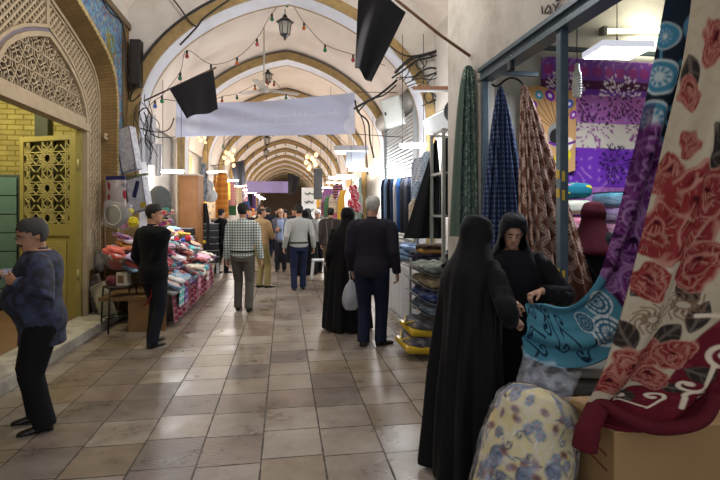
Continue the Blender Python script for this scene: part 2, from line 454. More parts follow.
    # ---- clothes
    if top is not None:
        b = MB(); e = {'shirt': .015, 'jacket': .021, 'coat': .026}[tk]
        rings = [(z, a, f, b_) for z, a, f, b_ in TORSO if z > hem+.015]
        r0 = [r for r in TORSO if r[0] >= hem-.05][0]
        b.loft([tring(z, a, f, b_, e) for z, a, f, b_ in [(hem, r0[1]*1.03, r0[2]*1.05, r0[3]*1.05)]+rings[:-1]+[(.850, .037, .030, .036)]])
        for Sh, E, W in arm.values():
            Wc = E.lerp(W, sleeve) if sleeve < 1 else W+(E-W).normalized()*.012
            b.tube([Sh+Vector((-Sh.x*.62, 0, .016*H)), Sh+Vector((-Sh.x*.30, 0, .008*H)), Sh+Vector((-Sh.x*.02, 0, -.006*H)), Sh.lerp(E, .16), Sh.lerp(E, .5), E, E.lerp(Wc, .5), Wc], [.022*H+e, .030*H+e, (.033*H+e)*aw, (.034*H+e)*aw, (.031*H+e)*aw, (.027*H+e)*aw, (.024*H+e*.9)*aw, .019*H+e*.8], 14)
        q.top = rput('jacket' if tk != 'shirt' else 'shirt', b, top, .0105 if detail else vox, 2)
        # collar
        b = MB(); n = 24; c = sh(.845)
        def cr(z, r, dy): return [Vector((c.x+(r+.004)*math.cos(2*PI*i/n), c.y+dy+r*math.sin(2*PI*i/n)*1.05-.004, z*H-.022*max(0, math.sin(2*PI*i/n)))) for i in range(n)]
        b.loft([cr(.828, .044*H, 0), cr(.845, .038*H, 0), cr(.862, .0335*H, -.004), cr(.864, .031*H, -.004), cr(.845, .032*H, 0)], cap=False)
        o = put('collar', b, top)
    if legs is not None:
        b = MB()
        b.loft([tring(z, a, f, b_, .009) for z, a, f, b_ in TORSO if z <= .61])
        for Hp, K, A in leg.values():
            Ab = Vector((A.x, A.y-.005, .026*H+max(0, A.z-.05*H)))
            b.tube([Hp+Vector((0, 0, .03*H)), Hp, Hp.lerp(K, .5), K, K.lerp(Ab, .5), Ab], [.052*H*legw, .058*H*legw, .052*H*legw, .043*H*legw, .038*H*legw, .038*H*legw], 14)
        q.legs = rput('trousers', b, legs, .0115 if detail else vox, 2)
    if shoes is not None:
        for (nm, (Hp, K, A)), ty in zip(leg.items(), toe):
            b = MB(); Rz = Matrix.Rotation(math.radians(ty), 4, 'Z'); base = Vector((A.x, A.y, A.z-.05*H))
            prof = [(-.062, .018, .045), (-.058, .030, .075), (-.03, .036, .085), (.02, .036, .080), (.06, .040, .060), (.11, .044, .046), (.15, .040, .038), (.18, .026, .028), (.188, .012, .018)]
            rings = []
            for yy, rw, hh in prof:
                rings.append([base+Rz @ Vector((rw*k*math.cos(a), yy*k, max(0, (hh*.5+hh*.5*math.sin(a)*1.0)*k))) for a in [2*PI*i/14 for i in range(14)]])
            b.loft(rings); put('shoe', b, mat('shoe_'+shoes, shoes, rough=.4, var=.1))
    return q
CH = [(.872, .066, .064, .072), (.845, .088, .080, .086), (.815, .125, .085, .088), (.785, .143, .092, .092), (.74, .150, .100, .096), (.66, .152, .108, .098), (.56, .158, .114, .104), (.46, .164, .120, .112),
      (.34, .172, .130, .124), (.22, .182, .142, .138), (.12, .190, .150, .150), (.045, .197, .157, .160), (.012, .199, .159, .163)]
def chador(q, m, rings=CH, face=True, seed=0, folds=.010, nf=11, fw=.058, fh=.100, arms=('L', 'R'), skew=None, name='chador', e0=.022, cover=.93, top_only=None):
    n = 80; HM = q.M.inverted() @ q.HM; H = q.H; k = q.k; ph = [rnd.random()*6.28 for _ in range(4)]
    rows = []; rowz = []
    for z in [.2318, .231, .228, .222, .214, .204, .192, .178, .163, .148, .133, .118, .103, .088, .073, .058, .043, .03, .018, .006]:
        rr = []
        for i in range(n):
            p = headpt(2*PI*i/n, z, e0/k)
            if z < .1:   # the cloth hangs straight from the widest part, it does not follow the jaw back in
                p2 = headpt(2*PI*i/n, .1, e0/k); t = (.1-z)/.1
                w_ = .85 if math.sin(2*PI*i/n) < .3 else .35
                p = Vector((p.x*(1-w_)+p2.x*w_, p.y*(1-w_)+p2.y*w_, z))
            rr.append(HM @ p)
        rows.append(rr); rowz.append(z)
    nh = len(rows)
    for z, a, f, b in rings:
        if top_only and z < top_only: break
        c = q.sh(z)
        sx = skew(z) if skew else (0, 0)
        amp = folds*(min(1, max(0, .86-z)/.5)**1.2)*2.2
        rr = []
        for i in range(n):
            th = 2*PI*i/n
            fo = amp*(math.sin(nf*th+ph[0]+1.2*math.sin(z*5))+.6*math.sin((nf*2-3)*th+ph[1]+z*2)+.5*math.sin(5*th+ph[2]))
            rx = a*H+fo; ry = (f if math.sin(th) > 0 else b)*H+fo
            rr.append(Vector((c.x+sx[0]+rx*math.cos(th), c.y+sx[1]+ry*math.sin(th), max(.006, z*H+(0 if z > .05 else .008*math.sin(3*th+ph[3]))))))
        rows.append(rr)
    # the hood falls straight from the head to the shoulders, no neck
    j0 = next(j for j, z in enumerate(rowz) if z <= .104); j1 = nh+3
    for j in range(j0+1, j1):
        t = (j-j0)/(j1-j0)
        for i in range(n):
            sth = math.sin(2*PI*i/n); wgt = 1 if sth < .45 else max(0, 1-(sth-.45)/.35)
            if not face: wgt = max(wgt, .8)
            A_ = rows[j0][i]; B_ = rows[j1][i]; tz = (A_.z-rows[j][i].z)/max(1e-4, A_.z-B_.z); tz = min(1, max(0, tz))
            e_ = tz**1.5
            q_ = Vector((A_.x+(B_.x-A_.x)*e_, A_.y+(B_.y-A_.y)*e_, rows[j][i].z))
            rows[j][i] = rows[j][i].lerp(q_, wgt)
    # smooth the passage from hood to shoulders
    for j in range(nh-4, nh+3):
        if 0 < j < len(rows)-1:
            rows[j] = [rows[j-1][i]*.25+rows[j][i]*.5+rows[j+1][i]*.25 for i in range(n)]
    b = MB(); vs = [p for r in rows for p in r]; fs = []
    for j in range(len(rows)-1):
        for i in range(n):
            if face and j < nh-1:
                th = 2*PI*(i+.5)/n; zz = (rowz[j]+rowz[j+1])/2
                xx = headring(zz)[0]*math.cos(th)
                if math.sin(th) > 0 and (xx/fw)**2+((zz-.094)/fh)**2 < 1: continue
            fs.append((j*n+i, j*n+(i+1) % n, (j+1)*n+(i+1) % n, (j+1)*n+i))
    fs.append(tuple(range(n)))
    b.add(vs, fs, 0, True)
    for nm in arms:
        Sh, E, W = q.arm[nm]; Wc = E.lerp(W, cover); dr = Vector((0, 0, -1))
        path = [Sh+(E-Sh)*-.15, Sh+(E-Sh)*.2, Sh.lerp(E, .65)+dr*.012, E+dr*.02, E.lerp(Wc, .4)+dr*.024, E.lerp(Wc, .75)+dr*.014, Wc]
        P_ = spline(path, 4); R_ = np.interp(np.linspace(0, 6, len(P_)), range(7), [.06, .068, .066, .066, .060, .052, .042])
        b.tube(P_, [(float(r)*k*(1+.10*math.sin(i*2.1)), float(r)*k*(1.1+.10*math.sin(i*1.7+1))) for i, r in enumerate(R_)], 18, cap=False)
    o = q.put(name, b, m, fix=False)
    md = o.modifiers.new('solid', 'SOLIDIFY'); md.thickness = .006; md.offset = -1
    md = o.modifiers.new('sub', 'SUBSURF'); md.levels = 1; md.render_levels = 1
    return o
# ---------------------------------------------------------------- the place: floor, vault, ribs, walls
def brickmat(name, c1, c2, cm, bw, bh, mo=.012, axes='YZ', rough=.85, bump=.4, wear=.15):
    if name in MATS: return MATS[name]
    m = bpy.data.materials.new(name); MATS[name] = m
    nt, N, L, B = nodes_of(m)
    g = N.new('ShaderNodeNewGeometry'); sp = N.new('ShaderNodeSeparateXYZ'); L.new(g.outputs['Position'], sp.inputs[0])
    if axes == 'ARC':
        va = N.new('ShaderNodeVertexColor'); va.layer_name = 'Col'; L.new(va.outputs['Color'], sp.inputs[0]); axes = 'XY'
    cb = N.new('ShaderNodeCombineXYZ')
    L.new(sp.outputs[axes[0]], cb.inputs[0]); L.new(sp.outputs[axes[1]], cb.inputs[1])
    br = N.new('ShaderNodeTexBrick'); L.new(cb.outputs[0], br.inputs['Vector'])
    br.inputs['Scale'].default_value = 1; br.inputs['Brick Width'].default_value = bw; br.inputs['Row Height'].default_value = bh
    br.inputs['Mortar Size'].default_value = mo; br.inputs['Mortar Smooth'].default_value = .3
    for k, c in (('Color1', c1), ('Color2', c2), ('Mortar', cm)): br.inputs[k].default_value = (*lin(c), 1)
    nz = N.new('ShaderNodeTexNoise'); nz.inputs['Scale'].default_value = 4; nz.inputs['Detail'].default_value = 6; L.new(g.outputs['Position'], nz.inputs['Vector'])
    mx = N.new('ShaderNodeMix'); mx.data_type = 'RGBA'; mx.blend_type = 'OVERLAY'; mx.inputs['Factor'].default_value = wear*3
    L.new(br.outputs['Color'], mx.inputs['A']); L.new(nz.outputs['Color'], mx.inputs['B']); 
    hs = N.new('ShaderNodeHueSaturation'); L.new(nz.outputs['Fac'], mx.inputs['B']); L.new(mx.outputs['Result'], hs.inputs['Color']); L.new(hs.outputs['Color'], B.inputs['Base Color'])
    B.inputs['Roughness'].default_value = rough
    bp = N.new('ShaderNodeBump'); bp.inputs['Strength'].default_value = bump; bp.inputs['Distance'].default_value = .01; bp.invert = True
    L.new(br.outputs['Fac'], bp.inputs['Height']); L.new(bp.outputs['Normal'], B.inputs['Normal'])
    return m
def plastermat(name, c, stain, amt=.5, sc=1.2):
    if name in MATS: return MATS[name]
    m = bpy.data.materials.new(name); MATS[name] = m
    nt, N, L, B = nodes_of(m)
    g = N.new('ShaderNodeNewGeometry')
    n1 = N.new('ShaderNodeTexNoise'); n1.inputs['Scale'].default_value = sc; n1.inputs['Detail'].default_value = 8; n1.inputs['Roughness'].default_value = .65
    L.new(g.outputs['Position'], n1.inputs['Vector'])
    cr = N.new('ShaderNodeValToRGB'); cr.color_ramp.elements[0].position = .42; cr.color_ramp.elements[1].position = .75
    L.new(n1.outputs['Fac'], cr.inputs[0])
    f = math_node(N, L, 'MULTIPLY', cr.outputs['Color'], amt)
    mx = N.new('ShaderNodeMix'); mx.data_type = 'RGBA'; mx.inputs['A'].default_value = (*lin(c), 1); mx.inputs['B'].default_value = (*lin(stain), 1)
    L.new(f, mx.inputs['Factor']); L.new(mx.outputs['Result'], B.inputs['Base Color']); B.inputs['Roughness'].default_value = .9
    n2 = N.new('ShaderNodeTexNoise'); n2.inputs['Scale'].default_value = 25; n2.inputs['Detail'].default_value = 6; L.new(g.outputs['Position'], n2.inputs['Vector'])
    bp = N.new('ShaderNodeBump'); bp.inputs['Strength'].default_value = .25; bp.inputs['Distance'].default_value = .01
    L.new(n2.outputs['Fac'], bp.inputs['Height']); L.new(bp.outputs['Normal'], B.inputs['Normal'])
    return m
def floormat():
    m = bpy.data.materials.new('floor_tiles'); nt, N, L, B = nodes_of(m)
    g = N.new('ShaderNodeNewGeometry'); sp = N.new('ShaderNodeSeparateXYZ'); L.new(g.outputs['Position'], sp.inputs[0])
    M_ = lambda op, a, b=None: math_node(N, L, op, a, b)
    u = M_('DIVIDE', M_('ADD', sp.outputs['X'], .145), .402); v0 = M_('DIVIDE', M_('ADD', sp.outputs['Y'], .05), .402)
    iu = M_('FLOOR', u); v = M_('ADD', v0, M_('MULTIPLY', M_('FRACT', M_('MULTIPLY', iu, .37)), .16)); iv = M_('FLOOR', v)
    fu = M_('FRACT', u); fv = M_('FRACT', v)
    cb = N.new('ShaderNodeCombineXYZ'); L.new(iu, cb.inputs[0]); L.new(iv, cb.inputs[1])
    wn = N.new('ShaderNodeTexWhiteNoise'); wn.noise_dimensions = '2D'; L.new(cb.outputs[0], wn.inputs['Vector'])
    cr = N.new('ShaderNodeValToRGB'); E = cr.color_ramp.elements
    E[0].position = 0; E[0].color = (*lin('938a82'), 1); E[1].position = 1; E[1].color = (*lin('8c7c70'), 1)
    for p, c in ((.25, '958979'), (.45, '9e958a'), (.62, '8a7b68'), (.8, '7c746d')): e = E.new(p); e.color = (*lin(c), 1)
    L.new(wn.outputs['Value'], cr.inputs[0])
    n1 = N.new('ShaderNodeTexNoise'); n1.inputs['Scale'].default_value = 2.2; n1.inputs['Detail'].default_value = 9; n1.inputs['Roughness'].default_value = .7; L.new(g.outputs['Position'], n1.inputs['Vector'])
    mx = N.new('ShaderNodeMix'); mx.data_type = 'RGBA'; mx.blend_type = 'MULTIPLY'
    r2 = N.new('ShaderNodeValToRGB'); r2.color_ramp.elements[0].position = .30; r2.color_ramp.elements[0].color = (.42, .37, .32, 1); r2.color_ramp.elements[1].position = .62; r2.color_ramp.elements[1].color = (1, 1, 1, 1)
    L.new(n1.outputs['Fac'], r2.inputs[0]); mx.inputs['Factor'].default_value = .9; L.new(cr.outputs['Color'], mx.inputs['A']); L.new(r2.outputs['Color'], mx.inputs['B'])
    # joints
    du = M_('MINIMUM', fu, M_('SUBTRACT', 1, fu)); dv = M_('MINIMUM', fv, M_('SUBTRACT', 1, fv))
    n3 = N.new('ShaderNodeTexNoise'); n3.inputs['Scale'].default_value = 11; L.new(g.outputs['Position'], n3.inputs['Vector'])
    jw = M_('MULTIPLY', n3.outputs['Fac'], .030)
    jt = M_('LESS_THAN', M_('MINIMUM', du, dv), jw)
    m2 = N.new('ShaderNodeMix'); m2.data_type = 'RGBA'; m2.inputs['B'].default_value = (*lin('3a332c'), 1); L.new(M_('MULTIPLY', jt, .92), m2.inputs['Factor']); L.new(mx.outputs['Result'], m2.inputs['A'])
    # blackish grime spots
    vo = N.new('ShaderNodeTexNoise'); vo.inputs['Scale'].default_value = 9; vo.inputs['Detail'].default_value = 10; vo.inputs['Roughness'].default_value = .8; L.new(g.outputs['Position'], vo.inputs['Vector'])
    sp_ = M_('MULTIPLY', M_('GREATER_THAN', vo.outputs['Fac'], .60), .45)
    m3 = N.new('ShaderNodeMix'); m3.data_type = 'RGBA'; m3.inputs['B'].default_value = (*lin('4f463e'), 1); L.new(sp_, m3.inputs['Factor']); L.new(m2.outputs['Result'], m3.inputs['A'])
    L.new(m3.outputs['Result'], B.inputs['Base Color'])
    # gloss: worn but polished
    rr = N.new('ShaderNodeMapRange'); rr.inputs['From Min'].default_value = .3; rr.inputs['From Max'].default_value = .7; rr.inputs['To Min'].default_value = .22; rr.inputs['To Max'].default_value = .46
    L.new(n1.outputs['Fac'], rr.inputs['Value']); L.new(M_('ADD', rr.outputs[0], M_('MULTIPLY', jt, .4)), B.inputs['Roughness'])
    # some tiles ribbed
    rib = M_('GREATER_THAN', wn.outputs['Value'], .62)
    wv = M_('MULTIPLY', M_('SINE', M_('MULTIPLY', fv, 125)), M_('MULTIPLY', rib, .22))
    hgt = M_('ADD', M_('ADD', M_('MULTIPLY', jt, -1), wv), M_('MULTIPLY', n1.outputs['Fac'], .9))
    bp = N.new('ShaderNodeBump'); bp.inputs['Strength'].default_value = .45; bp.inputs['Distance'].default_value = .006
    L.new(hgt, bp.inputs['Height']); L.new(bp.outputs['Normal'], B.inputs['Normal'])
    return m
PLAST = plastermat('whitewash', 'd3cec6', '9f907c', .55, 1.1)
PLASTW = plastermat('vault_whitewash', 'dfd4c9', 'b3a08a', .5, .9)
SOFF = plastermat('soffit_white', 'd8dbe4', 'b3b0ac', .5, 1.5)
TAN = mat('rib_brick', '9c8458', rough=.9, var=.3, vs=9, bump=.6, bs=18)
TAN2 = mat('rib_edge', '9d8a68', rough=.9, var=.25, vs=9)
XL, XR, XC, HW = -2.57, 2.75, .09, 2.66
YEND = 62.0
b = MB(); b.mm(-6.6, 5.6, -2, YEND, -.12, 0); struct(b.build('floor', floormat()))
def prof(u): return .8*math.sqrt(max(0, 1-u*u))+.2*(1-abs(u))
NU = 40
US = [-math.cos(PI*i/NU) for i in range(NU+1)]
# the long vault beyond the first rib, and the taller bay over the portal and the near shop
def vault(y0, y1, z0, rise, ny, hwx):
    b = MB(); P_ = []
    for i in range(ny+1):
        y = y0+(y1-y0)*i/ny
        P_.append([(XC+hwx*u, y, z0+rise*prof(u)) for u in US])
    Q_ = [[(p[0]*1.0+(.12 if p[0] > XC else -.12), p[1], p[2]+.18) for p in r] for r in P_]
    b.grid(P_); b.grid(Q_)
    return b
vb = vault(8.62, YEND, 3.34, 2.38, 24, HW+.02); b2 = vault(1.0, 8.62, 4.7, 1.55, 8, HW+.06)
vb.add(b2.v, b2.f, 0, True)
struct(vb.build('ceiling', PLASTW, fix=False))
# plaster spandrel wall over the first rib (closes the taller near bay)
b = MB(); vs = []
for u in US:
    x = XC+(HW+.05)*u; vs += [(x, 8.56, 3.3+2.36*prof(u)), (x, 8.56, 6.6), (x, 8.66, 3.3+2.36*prof(u)), (x, 8.66, 6.6)]
fs = []
for i in range(NU):
    a, c = 4*i, 4*(i+1); fs += [(a, c, c+1, a+1), (a+2, a+3, c+3, c+2), (a, a+2, c+2, c)]
b.add(vs, fs); b.mm(-2.7, XC-HW-.02, 8.56, 8.66, 0, 6.6); b.mm(XC+HW, 3.4, 8.56, 8.66, 3.2, 6.6)
struct(b.build('wall_spandrel', PLAST))
RIBY = [8.5+3.75*i for i in range(14)]
for ri, y in enumerate(RIBY):
    b = MB(); d = .58; t = .17
    O = [(XC+HW*u, 3.3+2.35*prof(u)) for u in US]; I = [(XC+(HW-t)*u, 3.3-.02+(2.35-t)*prof(u)) for u in US]
    O2 = [(XC-HW, 0)]+O+[(XC+HW, 0)]; I2 = [(XC-HW+t, 0)]+I+[(XC+HW-t, 0)]
    def strip(A, ya, Bq, yb, mi):
        vs = [(p[0], ya, p[1]) for p in A]+[(p[0], yb, p[1]) for p in Bq]; n = len(A)
        b.add(vs, [(i, i+1, n+i+1, n+i) for i in range(n-1)], mi)
    strip(O2, y, I2, y, 0)
    E1 = y+.05; E2 = y+d-.07
    strip(I2, y, I2, E1, 2); strip(I2, E1, I2, E2, 1); strip(I2, E2, I2, y+d, 2); strip(I2, y+d, O2, y+d, 0)
    struct(b.build('trim_%d' % (ri+1), [TAN, SOFF, TAN2]))
# side walls beyond the portal
b = MB(); b.mm(-2.95, -2.72, 8.66, YEND, 0, 3.9); struct(b.build('wall_left', PLAST))
b = MB(); b.mm(2.78, 3.0, 8.66, YEND, 0, 3.9); struct(b.build('wall_right', PLAST))
b = MB(); b.mm(-2.95, 3.0, YEND, YEND+.2, 0, 6.0); struct(b.build('wall_end', mat('end_brick', 'a98e78', var=.3)))
# ---------------------------------------------------------------- portal on the left: tiled spandrel, brick arch, lattice screen, gate
PC = 6.2
half = [(7.98, 0), (7.98, 2.6), (7.98, 3.2), (7.95, 3.45), (7.87, 3.66), (7.72, 3.82), (7.5, 3.94), (7.25, 4.03), (7.0, 4.11), (6.72, 4.19), (6.45, 4.26), (PC, 4.34)]
PA = half+[(2*PC-y, z) for y, z in reversed(half[:-1])]
def inset(A, e):
    out = []
    for y, z in A:
        s_ = (abs(y-PC)/1.78); zz = z-e*max(0, (z-2.9)/1.4) if z > 2.9 else z
        out.append((PC+(y-PC)*(1-e/1.78), zz-(e*.35 if z > 3 else 0)))
    return out
tilem = bpy.data.materials.new('mosaic_tile'); nt, N, L, B = nodes_of(tilem)
g = N.new('ShaderNodeNewGeometry')
v1 = N.new('ShaderNodeTexVoronoi'); v1.inputs['Scale'].default_value = 25; L.new(g.outputs['Position'], v1.inputs['Vector'])
sep = N.new('ShaderNodeSeparateColor'); L.new(v1.outputs['Color'], sep.inputs[0])
cr = N.new('ShaderNodeValToRGB'); cr.color_ramp.interpolation = 'CONSTANT'; E = cr.color_ramp.elements
E[0].color = (*lin('4f86a6'), 1); E[1].position = .93; E[1].color = (*lin('8e4e58'), 1)
for p, c in ((.42, '3d6fa0'), (.58, '4a4a80'), (.68, '6da0b4'), (.80, '9fa9b0'), (.88, 'a79a52')): e = E.new(p); e.color = (*lin(c), 1)
L.new(sep.outputs[0], cr.inputs[0]); L.new(cr.outputs['Color'], B.inputs['Base Color']); B.inputs['Roughness'].default_value = .3
BROWNB = brickmat('portal_brick', '8c6f3f', '7d6238', '6d5733', .24, .062)
YELB = brickmat('arch_edge_brick', 'c4ae7a', 'b59d68', '8d7c55', .3, .05, .006)
STONE = mat('carved_stone', 'b3a184', rough=.8, var=.12, bump=.2, bs=60)
STONED = mat('carved_stone_groove', '7f7680', rough=.8, var=.1)
b = MB()
n = len(PA); vs = []
for y, z in PA: vs += [(XL, y, z), (XL, y, 4.64)]
b.add(vs, [(2*i, 2*i+2, 2*i+3, 2*i+1) for i in range(1, n-2)], 0)
b.add([(XL, 7.98, 2.2), (XL, 8.2, 2.2), (XL, 8.2, 4.64), (XL, 7.98, 4.64)], [(0, 1, 2, 3)], 0)
b.add([(XL, 7.98, 0), (XL, 8.2, 0), (XL, 8.2, 2.2), (XL, 7.98, 2.2)], [(0, 1, 2, 3)], 1)
b.mm(XL-.3, XL, 8.2, 8.56, 0, 4.64, 1)
b.mm(XL-.3, XL, 1.0, 2*PC-7.98, 0, 4.64, 1)
b.mm(XL-.3, XL+.04, 1.0, 8.56, 4.64, 4.74, 2); b.mm(XL-.2, XL, 1.0, 8.56, 4.74, 6.6, 3)
b.mm(XL, XL+.03, 8.2, 8.26, 2.2, 4.64, 2)
struct(b.build('wall_portal', [tilem, BROWNB, mat('border_brown', '6a5a44'), PLAST]))
def ribbon(A, xa, Bq, xb, b, mi=0):
    vs = [(xa, y, z) for y, z in A]+[(xb, y, z) for y, z in Bq]; n = len(A)
    b.add(vs, [(i, i+1, n+i+1, n+i) for i in range(n-1)], mi)
def band(b, A, Bq, x0, x1, mi=0):
    ribbon(A, x0, Bq, x0, b, mi); ribbon(A, x0, A, x1, b, mi); ribbon(Bq, x0, Bq, x1, b, mi); ribbon(A, x1, Bq, x1, b, mi)
b = MB(); IN = inset(PA, .06)
ribbon(PA, XL, IN, XL-.24, b, 0)
band(b, PA, inset(PA, -.06), XL+.012, XL-.02, 1)
npa = len(PA); arc = [0]
for p, q in zip(PA[:-1], PA[1:]): arc.append(arc[-1]+math.dist(p, q))
cc3 = [(0.0, a, 0) for a in arc]+[(.24, a, 0) for a in arc]
while len(cc3) < len(b.v): cc3 += [(0.02*((len(cc3)//npa) % 2), a, 0) for a in arc]
struct(b.build('trim_20', [brickmat('portal_soffit_brick', '85693c', '7a6035', '6a5532', .24, .05, .008, 'ARC'), brickmat('arch_edge_brick2', 'c4ae7a', 'b59d68', '8d7c55', .3, .05, .006, 'ARC')], colors=np.array(cc3[:len(b.v)]), fix=False))
# gold and green scroll emblem in the tile
b = MB()
cy, cz = 7.72, 4.16
b2 = MB()
def yz(y, z, x=XL+.008): return Vector((x, y, z))
b.tube([yz(cy+.1*math.cos(a)*(1-.05*a), cz+.12*math.sin(a)*(1-.05*a)) for a in [i*.35 for i in range(22)]], .010, 6)
b.tube([yz(cy-.15, cz+.16), yz(cy-.18, cz+.02), yz(cy-.12, cz-.12), yz(cy+.02, cz-.22), yz(cy+.10, cz-.28)], [.006, .014, .018, .014, .006], 6)
b.tube([yz(cy+.02, cz-.16), yz(cy+.13, cz-.14), yz(cy+.2, cz-.04)], [.006, .012, .006], 6)
tag(b.build('tile_emblem', mat('emblem_gold', '8f8a3a', rough=.4)), 'gold green scroll emblem set in the blue mosaic tile of the portal', 'tile emblem')
# lattice screen
GP_h = [(7.42, 2.82), (7.41, 2.95), (7.34, 3.12), (7.2, 3.30), (7.02, 3.44), (6.8, 3.56), (6.55, 3.66), (6.27, 3.75)]
GC = 6.27
GP = GP_h+[(2*GC-y, z) for y, z in reversed(GP_h[:-1])]
def gin(e): return [(GC+(y-GC)*(1-e/1.15), 2.82+(z-2.82)*(1-e/.93) if z > 2.83 else z) for y, z in GP]
screen = thing('lattice_screen', 'carved beige stone lattice screen filling the arch above the olive gate', 'lattice screen', (XL-.24, PC, 0))
XS = XL-.24
b = MB()
band(b, inset(PA, .065), inset(PA, .10), XS+.03, XS-.08); band(b, inset(PA, .115), inset(PA, .135), XS+.015, XS-.08)
G0 = [(2*GC-7.42+0, 0)] ; 
def withjamb(A): return [(A[0][0], 0)]+A+[(A[-1][0], 0)]
band(b, withjamb(gin(-.10)), withjamb(gin(-.06)), XS+.03, XS-.06); band(b, withjamb(gin(-.01)), withjamb(gin(.05)), XS+.04, XS-.06)
b.mm(XS-.06, XS+.02, GC-.035, GC+.035, 3.82, 4.22)
b.mm(XS-.1, XS+.05, 2*GC-7.44, 7.44, 2.76, 2.86); b.mm(XS-.06, XS+.025, 2*GC-7.44, 7.44, 2.86, 2.94)
b.build('frame', STONE, screen)
b = MB(); ribbon(withjamb(gin(-.06)), XS+.012, withjamb(gin(-.01)), XS+.012, b); b.build('groove', STONED, screen)
def inside(poly, y, z):
    c = False; j = len(poly)-1
    for i in range(len(poly)):
        yi, zi = poly[i]; yj, zj = poly[j]
        if (zi > z) != (zj > z) and y < (yj-yi)*(z-zi)/(zj-zi)+yi: c = not c
        j = i
    return c
def clipseg(a, c, ok, step=.015):
    L_ = math.dist(a, c); n = max(1, int(L_/step)); runs = []; st = None
    for i in range(n):
        t = (i+.5)/n; y, z = a[0]+(c[0]-a[0])*t, a[1]+(c[1]-a[1])*t
        if ok(y, z):
            if st is None: st = i
        elif st is not None: runs.append((st, i)); st = None
    if st is not None: runs.append((st, n))
    return [((a[0]+(c[0]-a[0])*i/n, a[1]+(c[1]-a[1])*i/n), (a[0]+(c[0]-a[0])*j/n, a[1]+(c[1]-a[1])*j/n)) for i, j in runs if j-i > 1]
outer = inset(PA, .135); inner = withjamb(gin(-.10)); tymp = gin(.05)
def okband(y, z): return inside(outer, y, z) and not inside(inner, y, z) and z > .75 and abs(y-GC) > .03
b = MB(); sp = .105
def barsyz(b, segs, w, x0, x1):
    for p, q in segs:
        b.bar(((x0+x1)/2, p[0], p[1]), ((x0+x1)/2, q[0], q[1]), w, x1-x0, (1, 0, 0))
for k in range(-70, 90):
    y0 = 3.0+k*sp
    barsyz(b, clipseg((y0, .7), (y0+4, 4.7), okband), .03, XS-.03, XS+.005)
    barsyz(b, clipseg((y0, 4.7), (y0+4, .7), okband), .022, XS-.035, XS-.005)
b.build('lattice_band', STONE, screen)
def oktym(y, z): return inside(tymp, y, z) and z > 2.94
b = MB(); a_ = .30; hh = a_*math.sqrt(3)/2
for i in range(-14, 14):
    for ang in (0, 60, 120):
        ca, sa = math.cos(math.radians(ang)), math.sin(math.radians(ang))
        ox, oz = GC-sa*hh*i, 3.2+ca*hh*i
        barsyz(b, clipseg((ox-ca*3, oz-sa*3), (ox+ca*3, oz+sa*3), oktym), .016, XS-.03, XS)
for r in range(-5, 6):
    for c in range(-8, 9):
        y = GC+a_*(c+.5*(r % 2)); z = 3.2+hh*r
        for rad, nn, off in ((.085, 6, 0), (.15, 6, 30)):
            pts = [(y+rad*math.cos(math.radians(off+60*k)), z+rad*math.sin(math.radians(off+60*k))) for k in range(7)]
            for p, q in zip(pts[:-1], pts[1:]): barsyz(b, clipseg(p, q, oktym, .012), .014, XS-.025, XS-.003)
b.build('lattice_star', STONE, screen)
b = MB(); b.prism([(y, z) for y, z in outer if True], lambda p, a: (a, p[0], p[1]), XS-.11, XS-.10)
bk = MB()
# sheet coloured as the room's shade, upper lattices only (the gateway itself stays open)
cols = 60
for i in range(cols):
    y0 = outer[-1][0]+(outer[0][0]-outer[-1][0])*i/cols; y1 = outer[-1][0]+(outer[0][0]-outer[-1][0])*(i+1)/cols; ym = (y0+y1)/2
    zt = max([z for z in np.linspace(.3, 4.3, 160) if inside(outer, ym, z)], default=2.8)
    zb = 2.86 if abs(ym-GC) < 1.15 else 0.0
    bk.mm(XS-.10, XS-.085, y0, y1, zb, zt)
bk.build('shade_sheet', mat('lattice_shade', '2e2318', rough=.9, var=.2), screen)
# jamb plinths
b = MB(); b.mm(XS-.08, XS+.03, 7.45, 7.9, 0, .62); b.mm(XS-.08, XS+.04, 7.45, 7.92, .62, .75); b.build('plinth', mat('plinth_wood', '6d5633'), screen); b = MB(); b.mm(XS-.08, XS+.04, 2*GC-7.9, 2*GC-7.45, 0, .75); b.build('plinth', mat('plinth_wood', '6d5633'), screen)
# gate leaf, opened inwards
OL = mat('olive_metal', '968b50', rough=.45, var=.08, spec=.4); OLD = mat('olive_bars', 'b0a56c', rough=.5, var=.08)
hin = Vector((-2.86, 7.33, .1)); tip = Vector((-3.84, 7.80, .1)); ddir = (tip-hin).normalized(); W_ = (tip-hin).length
door = struct(bpy.data.objects.new('door_1', None)); COL.objects.link(door); door.location = hin; door.rotation_euler = (0, 0, math.atan2(ddir.y, ddir.x))
DM = Matrix.Translation(hin) @ Matrix.Rotation(math.atan2(ddir.y, ddir.x), 4, 'Z')
def dpart(name, b, m):
    b.v = [DM @ Vector(v) for v in b.v]; return b.build(name, m, door)
Hd = 2.6; b = MB()
for x0, x1, z0, z1 in ((0, .15, 0, Hd), (W_-.07, W_, 0, Hd), (.15, W_-.07, 0, .10), (.15, W_-.07, Hd-.07, Hd), (.15, W_-.07, 1.16, 1.33)): b.mm(x0, x1, -.025, .025, z0, z1)
dpart('gate_frame', b, OL)
b = MB(); b.mm(.15, W_-.07, -.006, .006, .10, 1.16); dpart('panel', b, OL)
b = MB(); b.mm(.22, W_-.14, -.018, .018, .2, 1.08); dpart('raised_panel', b, mat('olive_raised', '9c9156', rough=.45))
b = MB(); x0, x1, z0, z1 = .15, W_-.07, 1.33, Hd-.07; S_ = (x1-x0)/2
def okd(y, z): return x0 <= y <= x1 and z0 <= z <= z1
segs = []
